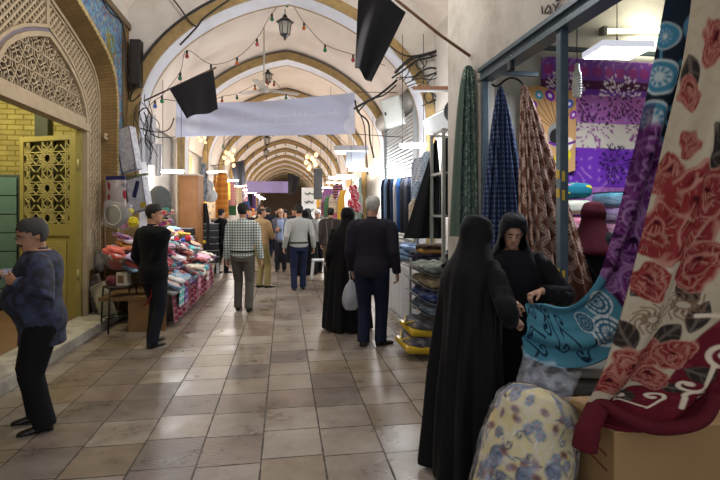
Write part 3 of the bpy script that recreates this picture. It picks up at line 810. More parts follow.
for i in range(-1, 3):
    for j in range(-1, 4):
        cx, cz = x0+S_*i, z0+S_*j+.08
        for R_, kk in ((S_*.36, 3), (S_*.56, 3)):
            for q in range(8):
                a0, a1 = q*PI/4+PI/8, (q+kk)*PI/4+PI/8
                segs += clipseg((cx+R_*math.cos(a0), cz+R_*math.sin(a0)), (cx+R_*math.cos(a1), cz+R_*math.sin(a1)), okd, .01)
        for q in range(8):
            a0 = q*PI/4; segs += clipseg((cx+S_*.30*math.cos(a0), cz+S_*.30*math.sin(a0)), (cx+S_*.62*math.cos(a0), cz+S_*.62*math.sin(a0)), okd, .01)
for p, q in segs: b.bar((p[0], 0, p[1]), (q[0], 0, q[1]), .0115, .02, (0, 1, 0))
dpart('star_lattice', b, OLD)
b = MB()
for z in (.55, 2.1): b.tube([(-.012, .03, z), (-.012, .03, z+.14)], .014, 8)
dpart('hinge', b, OLD)
b = MB(); b.mm(.17, W_-.09, -.036, -.03, 1.33, Hd-.07); dpart('glass', b, mat('dark_glass', '2b2a1a', rough=.15, var=0))
# olive jamb beside the gate
b = MB(); b.mm(XS-.09, XS-.02, 7.30, 7.44, 0, 2.78); b.mm(XS-.09, XS-.02, 2*GC-7.44, 2*GC-7.30, 0, 2.78); struct(b.build('trim_21', OL))
# stone step, room behind
MARB = plastermat('marble_step', 'aaa69a', '5f5b50', .8, 6)
b = MB(); b.mm(XL-.30, XL+.16, 4.42, 7.72, 0, .13); struct(b.build('trim_22', MARB, bevel=.01))
b = MB(); b.mm(-6.6, XL-.3, 4.0, 9.1, 0, .10); struct(b.build('trim_23', mat('room_floor', '6b4f34', rough=.6, var=.2)))
YB = brickmat('yellow_brick', 'b0a566', 'a39758', '82752f', .25, .088, .012, 'XZ')
b = MB(); b.mm(-6.6, XL-.3, 8.95, 9.1, .1, 4.6); struct(b.build('wall_room', YB))
YB2 = brickmat('yellow_brick_side', 'b2a24e', 'a6953f', '82752f', .25, .088, .012, 'YZ')
b = MB(); b.mm(-6.7, -6.6, 3.5, 9.1, .1, 4.6); struct(b.build('wall_room_side', YB2))
b = MB(); b.mm(-6.7, XL-.3, 3.5, 9.1, 4.6, 4.7); struct(b.build('ceiling_room', PLAST))
b = MB(); b.mm(-6.7, XL-.3, 3.4, 3.5, .1, 4.6); struct(b.build('wall_room_near', YB))
p = at(42, 118, 9.6)
b = MB(); b.mm(-4.13, -3.93, 8.8, 8.95, .1, 4.0); struct(b.build('trim_24', mat('dark_pillar', '4a4f40')))
cab = thing('filing_cabinet', 'tall grey green metal filing cabinet just inside the gate', 'filing cabinet', (-4.45, 8.3, .1))
GG = mat('cabinet_green', '60807a', rough=.4, var=.06); GGD = mat('cabinet_dark', '3d4a44', rough=.5)
b = MB(); b.mm(-4.92, -3.99, 8.06, 8.6, .1, 2.17); b.build('body', GGD, cab, bevel=.008)
for i in range(7):
    z = .16+i*.282
    b = MB(); b.mm(-4.89, -4.02, 8.03, 8.06, z, z+.267); dr = b.build('drawer', GG, cab, bevel=.006)
    b = MB(); b.mm(-4.54, -4.36, 8.005, 8.03, z+.13, z+.155); b.build('handle', mat('handle_steel', '9aa09c', rough=.3, metal=.8), dr)
# little switch on the brick pier
sw = thing('wall_switch', 'small beige switch box on the brown brick beside the lattice band', 'switch', onX(106, 136.5, XL))
pp = onX(106, 136.5, XL-.12)
b = MB(); b.box(pp, (.03, .09, .09)); b.build('plate', mat('switch_plate', 'b9ad8e'), sw, bevel=.005)
b = MB(); b.box(pp+Vector((.018, 0, 0)), (.012, .03, .03)); b.build('rocker', mat('switch_black', '2b2620'), sw)
# ---------------------------------------------------------------- near shop on the right
STEEL = mat('blue_grey_steel', '46565f', rough=.45, metal=.3, var=.25, vs=18, bump=.2, bs=40)
DARK = mat('near_black', '17181a', rough=.6, var=.2)
XF = 1.9
b = MB(); b.mm(XF, XF+.12, 1.0, 4.72, 2.98, 5.9); b.mm(XF, XF+.10, 4.36, 4.72, 0, 2.98); b.mm(XF, XF+.1, 4.72, 5.4, 0, 5.9); b.mm(XF+.08, 2.9, 5.38, 5.46, 0, 5.9)
struct(b.build('wall_shop_front', plastermat('shop_front_plaster', 'b9b4aa', '7f7565', .8, 1.6)))
b = MB(); b.mm(2.75, 2.95, 5.4, 8.62, 0, 6.4); struct(b.build('wall_right_bay', PLAST))
b = MB(); b.mm(1.98, 5.5, 5.3, 5.4, 0, 4.4); struct(b.build('wall_shop_back', plastermat('shop_white', 'c9cac6', '98978f', .5, 1.5)))
b = MB(); b.mm(5.4, 5.5, 1.0, 5.3, 0, 4.4); struct(b.build('wall_shop_side', PLAST))
b = MB(); b.mm(XF+.1, 5.5, 1.0, 5.4, 4.3, 4.4); struct(b.build('ceiling_shop', PLAST))
b = MB(); b.mm(2.7, 5.5, .9, 1.0, 0, 4.4); struct(b.build('wall_shop_near', PLAST))
fr = thing('steel_shop_frame', 'blue grey steel frame of the fabric shop front, posts and overhead beam', 'shop frame', (XF, 3.0, 0))
b = MB(); b.mm(XF-.05, XF+.08, .9, 4.42, 2.95, 2.985); b.mm(XF-.02, XF+.0, .9, 4.42, 2.88, 2.95); b.mm(XF-.05, XF+.08, .9, 4.42, 2.855, 2.88); b.build('beam', STEEL, fr)
for y0 in (3.03, 4.33):
    b = MB(); b.mm(XF-.03, XF+.03, y0, y0+.06, 0, 2.857); b.build('post', STEEL, fr, bevel=.006)
b = MB(); b.mm(XF+.05, 2.46, 4.36, 4.41, 2.93, 2.97); b.build('cross_rail', STEEL, fr)
b = MB(); b.mm(2.2, 5.3, 5.2, 5.24, 3.50, 3.55); b.build('hanging_rail', STEEL, fr)
for z in (1.83, 1.70, 1.15):
    b = MB(); b.mm(XF-.033, XF-.029, 3.04, 3.08, z, z+.06); b.mm(XF-.02, XF-.0, 3.027, 3.031, z-.02, z+.05)
    b.build('paint_mark', mat('yellow_paint', 'c9a62c', rough=.6), fr)
# padlock on the beam
p = onX(511, 62, XF-.03)
lk = thing('padlock', 'dark padlock hanging from the steel beam of the fabric shop', 'padlock', p)
b = MB(); b.box(p+Vector((0, 0, -.03)), (.05, .07, .09)); b.build('body', DARK, lk, bevel=.01)
b = MB(); b.tube([p+Vector((0, .025*math.cos(a), .015+.04*math.sin(a))) for a in [PI*i/8 for i in range(9)]], .008, 6); b.build('shackle', mat('shackle', '6a6a68', metal=.8, rough=.4), lk)
# painted number and blue plate over the shop
def wallpt(px, py, e=.012): return onX(px, py, XF-e)
b = MB()
for pts in ([(541.5, 6.5), (542.2, 10), (542.5, 14)], [(548.5, 5), (545.5, 10.5), (544.9, 13), (547, 13.2), (548.5, 11.5), (550.4, 12.5), (551, 10), (549.5, 7), (548.5, 5)], [(552.8, 4), (555.5, 7.5), (555.8, 12)], [(558.7, 3), (557, 6.5), (555.5, 7.5)]):
    b.tube([wallpt(*q) for q in pts], .006, 5)
tag(b.build('painted_number', mat('number_ink', '4a463f', rough=.9)), 'hand painted dark number on the plaster above the shop beam', 'painted number')
q0, q1 = wallpt(556, 1.5), wallpt(568, -8)
b = MB(); b.mm(XF-.02, XF, q1.y, q0.y, q0.z, q0.z+.22); tag(b.build('wall_plate', mat('plate_blue', '33406f', rough=.4)), 'small dark blue plate on the plaster above the shop beam', 'sign')
# lamps in the shop
LEDW = mat('lamp_white', 'ffffff', emit='eef3ff', es=7.0, var=0)
def lampmat(name, c, e): return mat(name, 'ffffff', emit=c, es=e, var=0)
c = at(617, 50, 4.25)
pl = thing('pendant_light', 'flat white pendant light panel hanging inside the fabric shop', 'pendant light', c)
R = Matrix.Rotation(-.10, 3, 'Z') @ Matrix.Rotation(.0, 3, 'X')
b = MB(); b.box(c, (.46, .34, .055), R); b.build('lamp_housing', mat('housing_white', 'dfe2e6', rough=.4, emit='eaf0ff', es=.35), pl, bevel=.006)
b = MB(); b.box(c+Vector((0, 0, -.03)), (.43, .31, .008), R); b.build('diffuser', lampmat('pendant_glow', 'f0f4ff', 14), pl)
b = MB(); b.tube([c+Vector((0, 0, .03)), c+Vector((0, 0, .12)), Vector((c.x, c.y, 4.3))], [.02, .004, .004], 6); b.build('cable', DARK, pl)
a0, a1 = onY(603, 32, 5.26), onY(690, 31, 5.26)
tl = thing('tube_light', 'long fluorescent tube light on the white back wall of the fabric shop', 'tube light', a0)
b = MB(); b.bar(a0, a1, .05, .07); b.build('batten', mat('batten_cream', 'c9c4a8'), tl)
b = MB(); b.tube([a0+Vector((.03, -.05, 0)), a1+Vector((-.03, -.05, 0))], .022, 8); b.build('tube', lampmat('tube_warm', 'fff6d8', 5), tl)
b = MB(); b.box(a0+Vector((-.02, -.03, 0)), (.05, .09, .09)); b.build('end_cap', mat('cap_grey', '6d7472'), tl)
c = at(577, 84, 3.9)
cf = thing('spiral_bulb', 'white spiral energy saving bulb hanging on a cord in the fabric shop', 'light bulb', c+Vector((0, 0, -.1)))
b = MB(); b.tube([c+Vector((.028*math.cos(a), .028*math.sin(a), -.10+.15*a/44)) for a in [i*.4 for i in range(110)]], .0105, 7); b.build('spiral', mat('bulb_white', 'e9ebe6', rough=.25, var=0), cf)
b = MB(); b.lathe([(.03, .05), (.033, .06), (.033, .09), (.02, .11), (.018, .16), (.008, .17)], c, 14); b.build('socket', mat('socket_white', 'c9cdc8', rough=.4), cf)
b = MB(); b.tube([c+Vector((0, 0, .16)), Vector((c.x, c.y, 4.3))], .004, 5); b.build('cord', DARK, cf)
# ------------------------------------------------ bedspread on the back wall
p0 = onY(541, 56, 5.18); wid, hei = 2.15, 2.2
nu, nv = 230, 220
U, V = np.meshgrid(np.linspace(0, 1, nu), np.linspace(0, 1, nv), indexing='ij')
X = U*wid; Y = V*hei
cv = Canvas(X, Y, '6f3aa0')
for y0, y1, c in ((0, .25, '7440a0'), (.25, .35, '4b1848'), (.35, .42, '7038a6'), (.42, .75, 'a866b0'), (.75, 1.04, 'd2cabb'), (1.04, 1.5, '7233b0'), (1.5, 1.8, 'a866b0'), (1.8, 2.3, '5b2a8c')): cv.band(y0, y1, c)
g_ = np.sin(X*34+2*np.sin(Y*21))*np.sin(Y*30+2*np.sin(X*17)); cv.put((g_ > .72)*.25, 'e0b8e0')
for i in range(14): cv.ring(.09+i*.155, .14, .045, .012, '9a2f7c'); cv.disk(.09+i*.155, .14, .022, '9a2f7c')
def burst(cx, cy, r, c, seed):
    rr = random.Random(seed)
    for i in range(120):
        a = rr.random()*2*PI; q = r*(.12+.88*rr.random()**.6)
        cv.ell(cx+q*math.cos(a), cy+q*math.sin(a), .019, .009, a+rr.uniform(-.5, .5), c if not callable(c) else c(cy+q*math.sin(a)))
    for i in range(9):
        a = 2*PI*i/9; cv.line([(cx, cy), (cx+r*.8*math.cos(a), cy+r*.8*math.sin(a))], .0015, c if not callable(c) else c(cy))
for i, cx in enumerate((.30, 1.02, 1.75)):
    burst(cx, .42, .27, lambda y: 'e8dcef' if y < .42 else '35102f', i)
for i, cx in enumerate((.02, .66, 1.36, 2.05)): burst(cx, .78, .27, lambda y: '35103a' if y < .78 else '8e4a86', 10+i)
for i, cx in enumerate((.25, .95, 1.7)): burst(cx, 1.22, .24, '2b0f4a', 20+i)
Pg = np.stack([p0.x+X-.02*np.sin(V*2), 5.17+.018*np.sin(U*30)*(.3+V), p0.z-Y-.02*np.sin(U*PI)+.03*(1-V)*np.exp(-((U-0)/.03)**2)*-1], -1)
bs_ = cloth('bedspread', Pg, cv.c, vmat('bedspread_print', rough=.75), None)
tag(bs_, 'purple mauve and cream striped bedspread with sprigs hung on the shop back wall', 'bedspread')
# ------------------------------------------------ scarves hanging from hooks at the shop front (a cone of folds)
def hung(name, label, cat, top, hgt, wl, wr, dep, paint, m, nf=5, seed=0, lean=0, nu=110, nv=200, powr=.8, group=None):
    th = np.linspace(0, 1, nu); V_ = np.linspace(0, 1, nv)
    U_, V_ = np.meshgrid(th, V_, indexing='ij')
    g = np.clip(V_, 0.0, 1)**powr
    s_ = (U_*2-1)
    half = np.where(s_ < 0, wl, wr)*g+.012
    r_ = random.Random(seed); p1, p2 = r_.random()*6, r_.random()*6
    fold = (np.sin(nf*PI*s_+p1)*.6+np.sin((nf*1.7)*PI*s_+p2)*.4)*.05*np.minimum(1, .25+g*1.2)*(1-.3*np.abs(s_))
    right = np.array([cs, -sn, 0]); fwd = np.array([sn, cs, 0])
    lat = s_*half+lean*V_
    back = -dep*np.sqrt(np.clip(1-s_**2, 0, 1))*(.15+g)+fold
    Pg = np.array(top)[None, None, :]+lat[..., None]*right+back[..., None]*fwd
    Pg[..., 2] -= V_*hgt
    arc = np.cumsum(np.r_[np.zeros((1, nv)), np.hypot(np.diff(lat, axis=0), np.diff(back, axis=0))], 0)
    arc = arc-arc[nu//2:nu//2+1]
    cvs = paint(arc, V_*hgt)
    o = cloth(name, Pg, cvs.c, m, None, .006)
    tag(o, label, cat, group); return o
SCM = vmat('scarf_print', rough=.85)
def p_green(x, y):
    c = Canvas(x, y, '54665c'); c.put((np.sin(x*60+y*9) > .93)*.3, '3d4b44')
    for i in range(12):
        for j in (-1, 0, 1):
            c.scroll(j*.13+(i % 2)*.05, .1+i*.16, .055, .006, '8fa596', i*1.3+j, 1.2, 1 if (i+j) % 2 else -1, .07)
            c.scroll(j*.13+.06, .18+i*.16, .03, .005, '8fa596', i+j*2, 1.0, -1, .04)
    return c
def p_navy(x, y):
    c = Canvas(x, y, '1d2740'); a = .045
    k = ((np.floor((x+y)/a)+np.floor((x-y)/a)) % 2); fx = np.mod((x+y)/a, 1); fy = np.mod((x-y)/a, 1)
    c.put((k > .5)*.75*(fx > .22)*(fy > .22), '5c6f98'); c.put(((fx < .1) | (fy < .1))*.7, '0e1422'); return c
def p_brown(x, y):
    c = Canvas(x, y, '6e473a')
    c.put(np.clip(np.sin(x*5)*.4, 0, 1), '59352b')
    for i in range(16):
        for j in range(-4, 5):
            cx, cy = j*.20+.1*(i % 2), .05+i*.105
            for r in (.098, .075): c.ring(cx, cy, r, .0045, 'd3b8a6')
    return c
def p_black(x, y): return Canvas(x, y, '16171b')
t_ = onX(468, 66, 1.84)
hung('hanging_fabric', 'sage green scroll patterned fabric hung from a hook on the shop pier', 'fabric', t_, 1.72, .17, .19, .10, p_green, SCM, 4, 1, powr=.45, lean=.0)
t_ = at(500, 87, 4.45)
hung('hanging_fabric', 'navy fabric with blue check weave hung from the shop cross rail', 'fabric', t_, 1.85, .24, .34, .13, p_navy, SCM, 5, 2, powr=.75, lean=.02)
t_ = at(523, 86, 4.25)
hung('hanging_fabric', 'brown fabric with pale interlocking rings hung behind the steel post', 'fabric', t_, 2.2, .20, .56, .16, p_brown, SCM, 7, 3, powr=.8, lean=.16, nu=170, nv=230)
b = MB(); b.tube(sag(at(492, 84, 4.46), at(500, 84, 4.45), .02), .01, 6); b.tube(sag(at(500, 85, 4.45), at(523, 84, 4.25), -.06), .01, 6)
tag(b.build('sagging_cable', DARK), 'black cable sagging between the hooks of the navy and brown fabrics', 'cable')
# flowered cushion cover behind the brown fabric
pa, pb = onY(525, 88, 5.1), onY(560, 165, 5.1)
nu, nv = 110, 130; U, V = np.meshgrid(np.linspace(0, 1, nu), np.linspace(0, 1, nv), indexing='ij')
w_, h_ = .62, .95
c = Canvas(U*w_, V*h_, 'c69a66')
for i in range(9):
    a = -PI*.9+i*.24; c.line([(.40, .46), (.40+.34*math.cos(a)*1.0, .46+.40*math.sin(a))], .004, '3a2b20')
for x, y, r, col in ((.30, .07, .06, '7a2ba0'), (.42, .10, .055, '9c3fa8'), (.17, .10, .05, '3b9bb0'), (.53, .16, .05, '2b57b8'), (.1, .22, .05, '7a2ba0'), (.58, .3, .05, '8f2fa0')): c.disk(x, y, r, col); c.disk(x, y, r*.4, 'e6d7ee')
c.ell(.38, .50, .10, .15, .3, '8d8d8d'); c.ell(.36, .52, .06, .1, .4, '23231f'); c.ell(.48, .62, .11, .09, 0, 'e8dfc9')
for x, y in ((.1, .45), (.2, .6), (.5, .75), (.35, .82), (.15, .8)): c.disk(x, y, .07, 'd6c91e'); c.disk(x, y, .03, 'efe9c9')
c.band(.60, .63, '6b2a8c'); 
Pg = np.stack([pa.x+U*w_, 5.1+.02*np.sin(U*6)*np.sin(V*5), pa.z-V*h_+.03*np.sin(U*7)], -1)
tag(cloth('cushion_cover', Pg, c.c, vmat('cover_print'), None, .03), 'tan cushion cover with purple and yellow flowers on the wall beside the brown fabric', 'cushion cover')
# ------------------------------------------------ shelf of bedding packs behind the woman in maroon
sh_ = thing('display_bench', 'low wooden bench carrying the stacked bedding packs inside the shop', 'bench', (3.9, 4.9, 0))
b = MB(); b.mm(2.55, 5.2, 4.55, 5.1, .78, .84); b.build('top', mat('bench_wood', '6a4a30'), sh_)
for x in (2.65, 3.8, 5.1):
    b = MB(); b.mm(x-.04, x+.04, 4.6, 5.05, 0, .78); b.build('leg', mat('bench_wood', '6a4a30'), sh_)
PLAS = bpy.data.materials.new('clear_plastic'); nt, N, L, B = nodes_of(PLAS)
B.inputs['Base Color'].default_value = (.80, .84, .92, 1); B.inputs['Roughness'].default_value = .12; B.inputs['Specular IOR Level'].default_value = .9; B.inputs['Alpha'].default_value = .20
def pack(label, c, size, paint, rz=0, group='bedding packs stacked in the shop', plastic=True, seed=0):
    """a folded quilt, rounded, with a clear zip bag round it"""
    t = thing('bedding_pack', label, 'bedding pack', (c[0], c[1], c[2]), 0, group)
    nu, nv = 90, 36; lx, ly, lz = size
    R = Matrix.Rotation(rz, 3, 'Z'); rows = []; cx = np.zeros((nv, nu)); cy = np.zeros((nv, nu))
    for j in range(nv):
        f = j/(nv-1)*2-1
        e = (1-abs(f)**4)**.35 if abs(f) < 1 else .0
        r = []
        for i in range(nu):
            a = 2*PI*i/nu; ca, sa = math.cos(a), math.sin(a)
            y = math.copysign(abs(ca)**.55, ca)*ly/2*e; z = math.copysign(abs(sa)**.6, sa)*lz/2*e*(1+.06*noise.noise(Vector((f*4, a, seed))))
            r.append(Vector(c)+R @ Vector((f*lx/2, y, z+lz/2))); cx[j, i] = f*lx/2; cy[j, i] = a*ly*.5
        rows.append(r)
    b = MB(); b.grid(rows, 0, True, True)
    cv = paint(cx, cy); b.build('quilt', vmat('quilt_print'), t, colors=cv.c.reshape(-1, 3), fix=False)
    if plastic:
        b = MB(); b.box(Vector(c)+Vector((0, 0, lz/2)), (lx*1.04, ly*1.05, lz*1.0), R); b.build('plastic_bag', PLAS, t, bevel=.03)
        b = MB(); b.tube([Vector(c)+R @ Vector((x*lx*.52, y*ly*.52, lz*.95)) for x, y in ((-1, -1), (1, -1), (1, 1), (-1, 1), (-1, -1))], .006, 5); b.build('piping', mat('piping_black', '1a1a1e'), t)
    return t
def p_dots(x, y):
    c = Canvas(x, y, '1d6f84'); r_ = random.Random(5)
    for i in range(60): c.disk(r_.uniform(-.25, .25), r_.uniform(-.6, 1.4), r_.uniform(.015, .038), r_.choice(['d8c926', 'd02a78', 'd8c926', 'e05aa0', '2b4fb8', '27a09a']))
    return c
def p_plain(col, col2, sc=30):
    def f(x, y):
        c = Canvas(x, y, col); c.put((np.sin(x*sc+2*np.sin(y*sc*.7))*np.sin(y*sc*.8) > .3)*.8, col2); return c
    return f
zb = .84
def stackat(px, ys, d, labels, size, paints, plastic=True, seed=0):
    base = at(px, ys[0], d)
    for (l, y0, pt) in zip(labels, ys, paints):
        q = at(px, y0, d); pack(l, (base.x, base.y, q.z), size, pt, plastic=plastic, seed=seed)
H_ = .225
packs = [('lilac grey bedding pack, lowest of the right hand stack in the shop', p_plain('8a7aa8', '5b4a86')), ('white and grey bedding pack, second from the bottom of the right stack', p_plain('b6b2ac', '6d6a70')), ('gold brown bedding pack in the middle of the right stack', p_plain('b08a4a', '6b4a26')),
         ('rose pink bedding pack under the plum one in the right stack', p_plain('c27a98', '8e3b62')), ('plum striped bedding pack under the turquoise one', p_plain('8c5a92', '4e2a5a')), ('turquoise bedding pack topmost of the right hand stack', p_plain('3f9ab4', '1d5f82'))]
c0 = at(636, 240, 4.95)
for i, (l, pt) in enumerate(packs): pack(l, (c0.x+.17, 4.83, .845+i*.164), (.64, .46, .155), pt, seed=i)
packs2 = [('dark folded quilt at the bottom of the left stack in the shop', p_plain('3a3440', '5a5060')), ('white folded quilt low in the left stack', p_plain('b9b4aa', '8d887e')), ('olive green bedding pack near the bottom of the left stack', p_plain('7d7c3a', 'a8a05a')), ('pink flowered bedding roll beneath the cream roll', p_plain('c47a8e', 'e8c9cf')),
          ('cream bedding roll with black sprigs under the polka dot roll', p_plain('cfcbb9', 'b9c4b6')), ('teal polka dot bedding roll on top of the left stack', p_dots)]
c0 = at(590, 240, 4.95)
for i, (l, pt) in enumerate(packs2): pack(l, (c0.x-.05, 4.83, .845+i*.180), (.40, .46, .172), pt, plastic=False, seed=20+i)
# ------------------------------------------------ goods bench in front: bedding under the teal blanket
bn = thing('goods_table', 'low table under the folded grey bedding in front of the shop', 'table', (1.9, 2.75, 0))
b = MB(); b.mm(1.50, 2.7, 2.42, 2.88, .50, .54); b.build('top', mat('bench_wood', '6a4a30'), bn)
for x, y in ((1.54, 2.46), (2.66, 2.46), (1.54, 2.84), (2.66, 2.84)):
    b = MB(); b.mm(x-.025, x+.025, y-.025, y+.025, 0, .5); b.build('leg', mat('bench_wood', '6a4a30'), bn)
for i, (l, pt) in enumerate([('grey brown folded quilt lying on the low table, lower one', p_plain('5f5a54', '46423e', 14)), ('grey folded quilt with black piping under the teal blanket', p_plain('77756f', '5c5a56', 14))]):
    pack(l, (1.93+.04*i, 2.65, .545+i*.10), (.86-.06*i, .44, .098), pt, group=None, plastic=False, seed=40+i)
b = MB(); b.mm(1.24, 1.36, 2.36, 2.40, 0, .5)
# ------------------------------------------------ cardboard box
CB = mat('cardboard', '8f6f48', rough=.85, var=.06, vs=3, bump=.05, bs=90)
bx = thing('cardboard_box', 'large brown cardboard box in front corner under the red flowered blanket', 'box', (1.96, 2.19, 0))
b = MB(); b.mm(1.48, 2.46, 1.97, 2.38, 0, .595); b.build('body', CB, bx, bevel=.006)
b = MB(); b.mm(1.478, 2.46, 1.968, 2.165, .596, .602); b.build('flap', mat('cardboard_flap', 'a38258', rough=.85, var=.06), bx)
b = MB(); b.mm(1.478, 2.46, 2.172, 2.38, .596, .602); b.build('flap', mat('cardboard_flap', 'a38258'), bx)
b = MB()
for z in (.47, .40): b.bar((1.4785, 2.02, z), (1.4785, 2.2, z+.03), .003, .008)
b.build('printed_lines', mat('box_print', '6e2f1c'), bx)
# patterned carpet roll and pale panel behind the box
b = MB(); b.tube([(1.40, 2.50, 0), (1.40, 2.50, .60)], .07, 16)
o = b.build('carpet_roll', brickmat('carpet_red', '6b3a24', '8a5a30', '3f2418', .09, .12, .02, 'XZ'), None); tag(o, 'rolled reddish brown carpet standing between plastic bag and cardboard box', 'carpet roll')
# ------------------------------------------------ the two big blankets
def sheet(L_, R_, nu, nv, fold, seed, nf=2.2):
    """cloth between two edge curves, with folds across"""
    A = np.array([tuple(p) for p in spline(L_, 16)]); Bq = np.array([tuple(p) for p in spline(R_, 16)])
    t = np.linspace(0, len(A)-1, nv); i0 = np.clip(t.astype(int), 0, len(A)-2); f = (t-i0)[:, None]
    A = A[i0]*(1-f)+A[i0+1]*f; Bq = Bq[i0]*(1-f)+Bq[i0+1]*f
    u = np.linspace(0, 1, nu)[:, None, None]; v = np.linspace(0, 1, nv)[None, :, None]
    P_ = A[None]*(1-u)+Bq[None]*u
    fw = np.array([sn, cs, 0])
    amp = fold*(np.sin(u*2*PI*nf+v*5+seed)+.5*np.sin(u*2*PI*nf*2.1+v*9+seed*2))
    P_ = P_+amp*fw
    return P_, u[..., 0]+0*v[..., 0], v[..., 0]+0*u[..., 0]
def A_(*r): return [at(*p) for p in r]
Lr = A_((703, -45, 2.15), (690, 50, 2.15), (664, 150, 2.17), (640, 240, 2.20), (622, 310, 2.22), (604, 365, 2.25), (588, 398, 2.30), (580, 418, 2.26), (585, 436, 2.20))
Rr = A_((805, -45, 1.90), (800, 50, 1.90), (790, 150, 1.93), (780, 240, 1.98), (760, 315, 2.05), (738, 375, 2.10), (722, 405, 2.12), (712, 420, 2.12), (702, 422, 2.16))
P_, U, V = sheet(Lr, Rr, 240, 420, .028, 1.0, 1.6)
P_[:, -60:, 2] = np.maximum(P_[:, -60:, 2], .612)
X = U*.55; Y = V*2.3
c = Canvas(X, Y, 'a89b84')
c.put((np.sin(X*70+3*np.sin(Y*40))*np.sin(Y*60) > .55)*.18, '8f8068')
RED = ['7d2428', '9c3a38', 'b4564e', '8c2a2c', 'c27a6c', '6e1c22']
LEAF = '2a2420'
def rose(x, y, r, sd): c.rose(x, y, r*1.05, sd)
# maroon border that sweeps in from the right
bd = .42-.20*np.clip((Y-1.05)/.55, 0, 1)-.30*np.clip((Y-1.55)/.30, 0, 1)+.015*np.sin(Y*18)
mar = np.clip((X-bd)/.01, 0, 1)*(Y > .95); c.put(mar, '5a1420')
c.put(mar*(np.sin(X*60)*np.sin(Y*50+X*20) > .75)*.35, '7e2c38')
c.put(np.clip((Y-1.78)/.01, 0, 1), '5a1420')
for x, y, L_, W_, a in ((.18, .50, .17, .045, .6), (.20, .60, .18, .05, -.2), (.12, .98, .15, .05, 2.4), (.22, .97, .16, .045, 1.1), (.08, 1.33, .17, .055, -2.2), (.18, 1.34, .16, .05, -1.0), (.30, 1.24, .15, .045, -1.3), (.33, 1.42, .14, .05, .3), (.10, 1.62, .16, .05, .9), (.26, 1.55, .13, .04, .2), (.02, .30, .14, .04, 1.2)):
    c.leaf(x, y, L_, W_, a, LEAF, '5a5046')
_X, _Y = c.X, c.Y
c.X = _X+.012*np.sin(_Y*38+1)+.006*np.sin(_X*95+_Y*60)+.18*(_Y-.8)*0; c.Y = _Y+.014*np.sin(_X*42)+.006*np.sin(_Y*90-_X*50)
rose(.13, .26, .07, 1); rose(.05, .42, .05, 2.2); rose(.11, .55, .04, 2); rose(.05, .66, .07, 3.1); rose(.17, .78, .155, .7); rose(.06, .84, .09, 1.9); rose(.27, .70, .08, 4); rose(.08, 1.02, .075, 2.6); rose(.27, .95, .10, 5.1)
c.X, c.Y = _X, _Y
for x, y in ((.12, 1.18), (.26, 1.12)):
    for i in range(12):
        a = 2*PI*i/12; c.scroll(x+.04*math.cos(a), y+.03*math.sin(a), .028, .003, '6b5240', a, .8, 1, .02)
c.X = _X+.012*np.sin(_Y*38+1)+.006*np.sin(_X*95+_Y*60); c.Y = _Y+.014*np.sin(_X*42)+.006*np.sin(_Y*90-_X*50)
rose(.10, 1.43, .10, 1.2); rose(.17, 1.36, .07, 3.3); rose(.28, 1.35, .075, .3); rose(.22, 1.50, .075, 2.2); rose(.04, 1.56, .085, 4.4)
c.X, c.Y = _X, _Y
for x, y, r, a, tn, sg in ((.44, 1.32, .07, .5, 1.4, 1), (.46, 1.08, .08, 2.0, 1.3, -1), (.36, 1.52, .06, -.5, .9, 1), (.26, 1.66, .055, .8, .9, -1), (.42, 1.60, .06, 2.6, .8, 1), (.15, 1.70, .05, 1.5, .8, 1)): c.scroll(x, y, r, .009, 'c9b9a2', a, tn, sg, .12)
for yy in (2.1, 2.2): pass
VELV = vmat('plush_print', rough=.85, sheen=.0, bump=.35, bs=220, spec=.15)
rb = cloth('blanket', P_, c.c, VELV, None, .022); tag(rb, 'cream plush blanket with red roses and maroon scroll border draped onto the box', 'blanket')
# thick rolled hem on the box, and the tail at its left
hem = [at(584, 428, 2.2), at(600, 405, 2.25), at(622, 416, 2.16), at(650, 427, 2.10), at(680, 427, 2.07), at(704, 418, 2.07), at(716, 395, 2.1)]
b = MB(); b.tube(spline(hem, 8), .030, 12); b.tube(spline([at(597, 408, 2.22), at(588, 430, 2.17), at(584, 452, 2.15)], 6), [(.05, .04)]*6+[(.055, .05)]*6+[(.02, .02)], 12)
b.build('rolled_hem', cloth_mat('4c0f1a', 'maroon_plush', bump=.6, bs=40), rb)
Lt = A_((676, -45, 2.42), (660, 30, 2.42), (645, 100, 2.44), (626, 180, 2.48), (610, 240, 2.52), (592, 284, 2.60), (566, 306, 2.74), (543, 304, 2.90), (529, 304, 3.02))
Rt = A_((745, -45, 2.30), (735, 40, 2.30), (715, 120, 2.32), (690, 200, 2.36), (668, 270, 2.40), (640, 330, 2.46), (600, 362, 2.56), (560, 368, 2.70), (523, 356, 2.86))
P_, U, V = sheet(Lt, Rt, 200, 400, .030, 2.0, 1.5)
X = U*.36; Y = V*2.5
c = Canvas(X, Y, '17222e')
for i in range(5): c.scroll(.12+.05*(i % 2), .12+i*.17, .09, .008, '4d7c92', i*1.7, .9, 1 if i % 2 else -1, .1)
for x, y, r in ((.03, .34, .06), (.04, .52, .08), (.05, .70, .08)):
    c.disk(x, y, r, 'b9c4c4'); c.ring(x, y, r*.72, .012, '3f7d96')
    for k in range(10): c.ell(x+r*.42*math.cos(k*.63), y+r*.42*math.sin(k*.63), .012, .007, k*.63, '3f7d96')
c.put(np.clip((Y-.72-.25*X)/.02, 0, 1)*np.clip((1.55-Y)/.02, 0, 1), '3a123a')
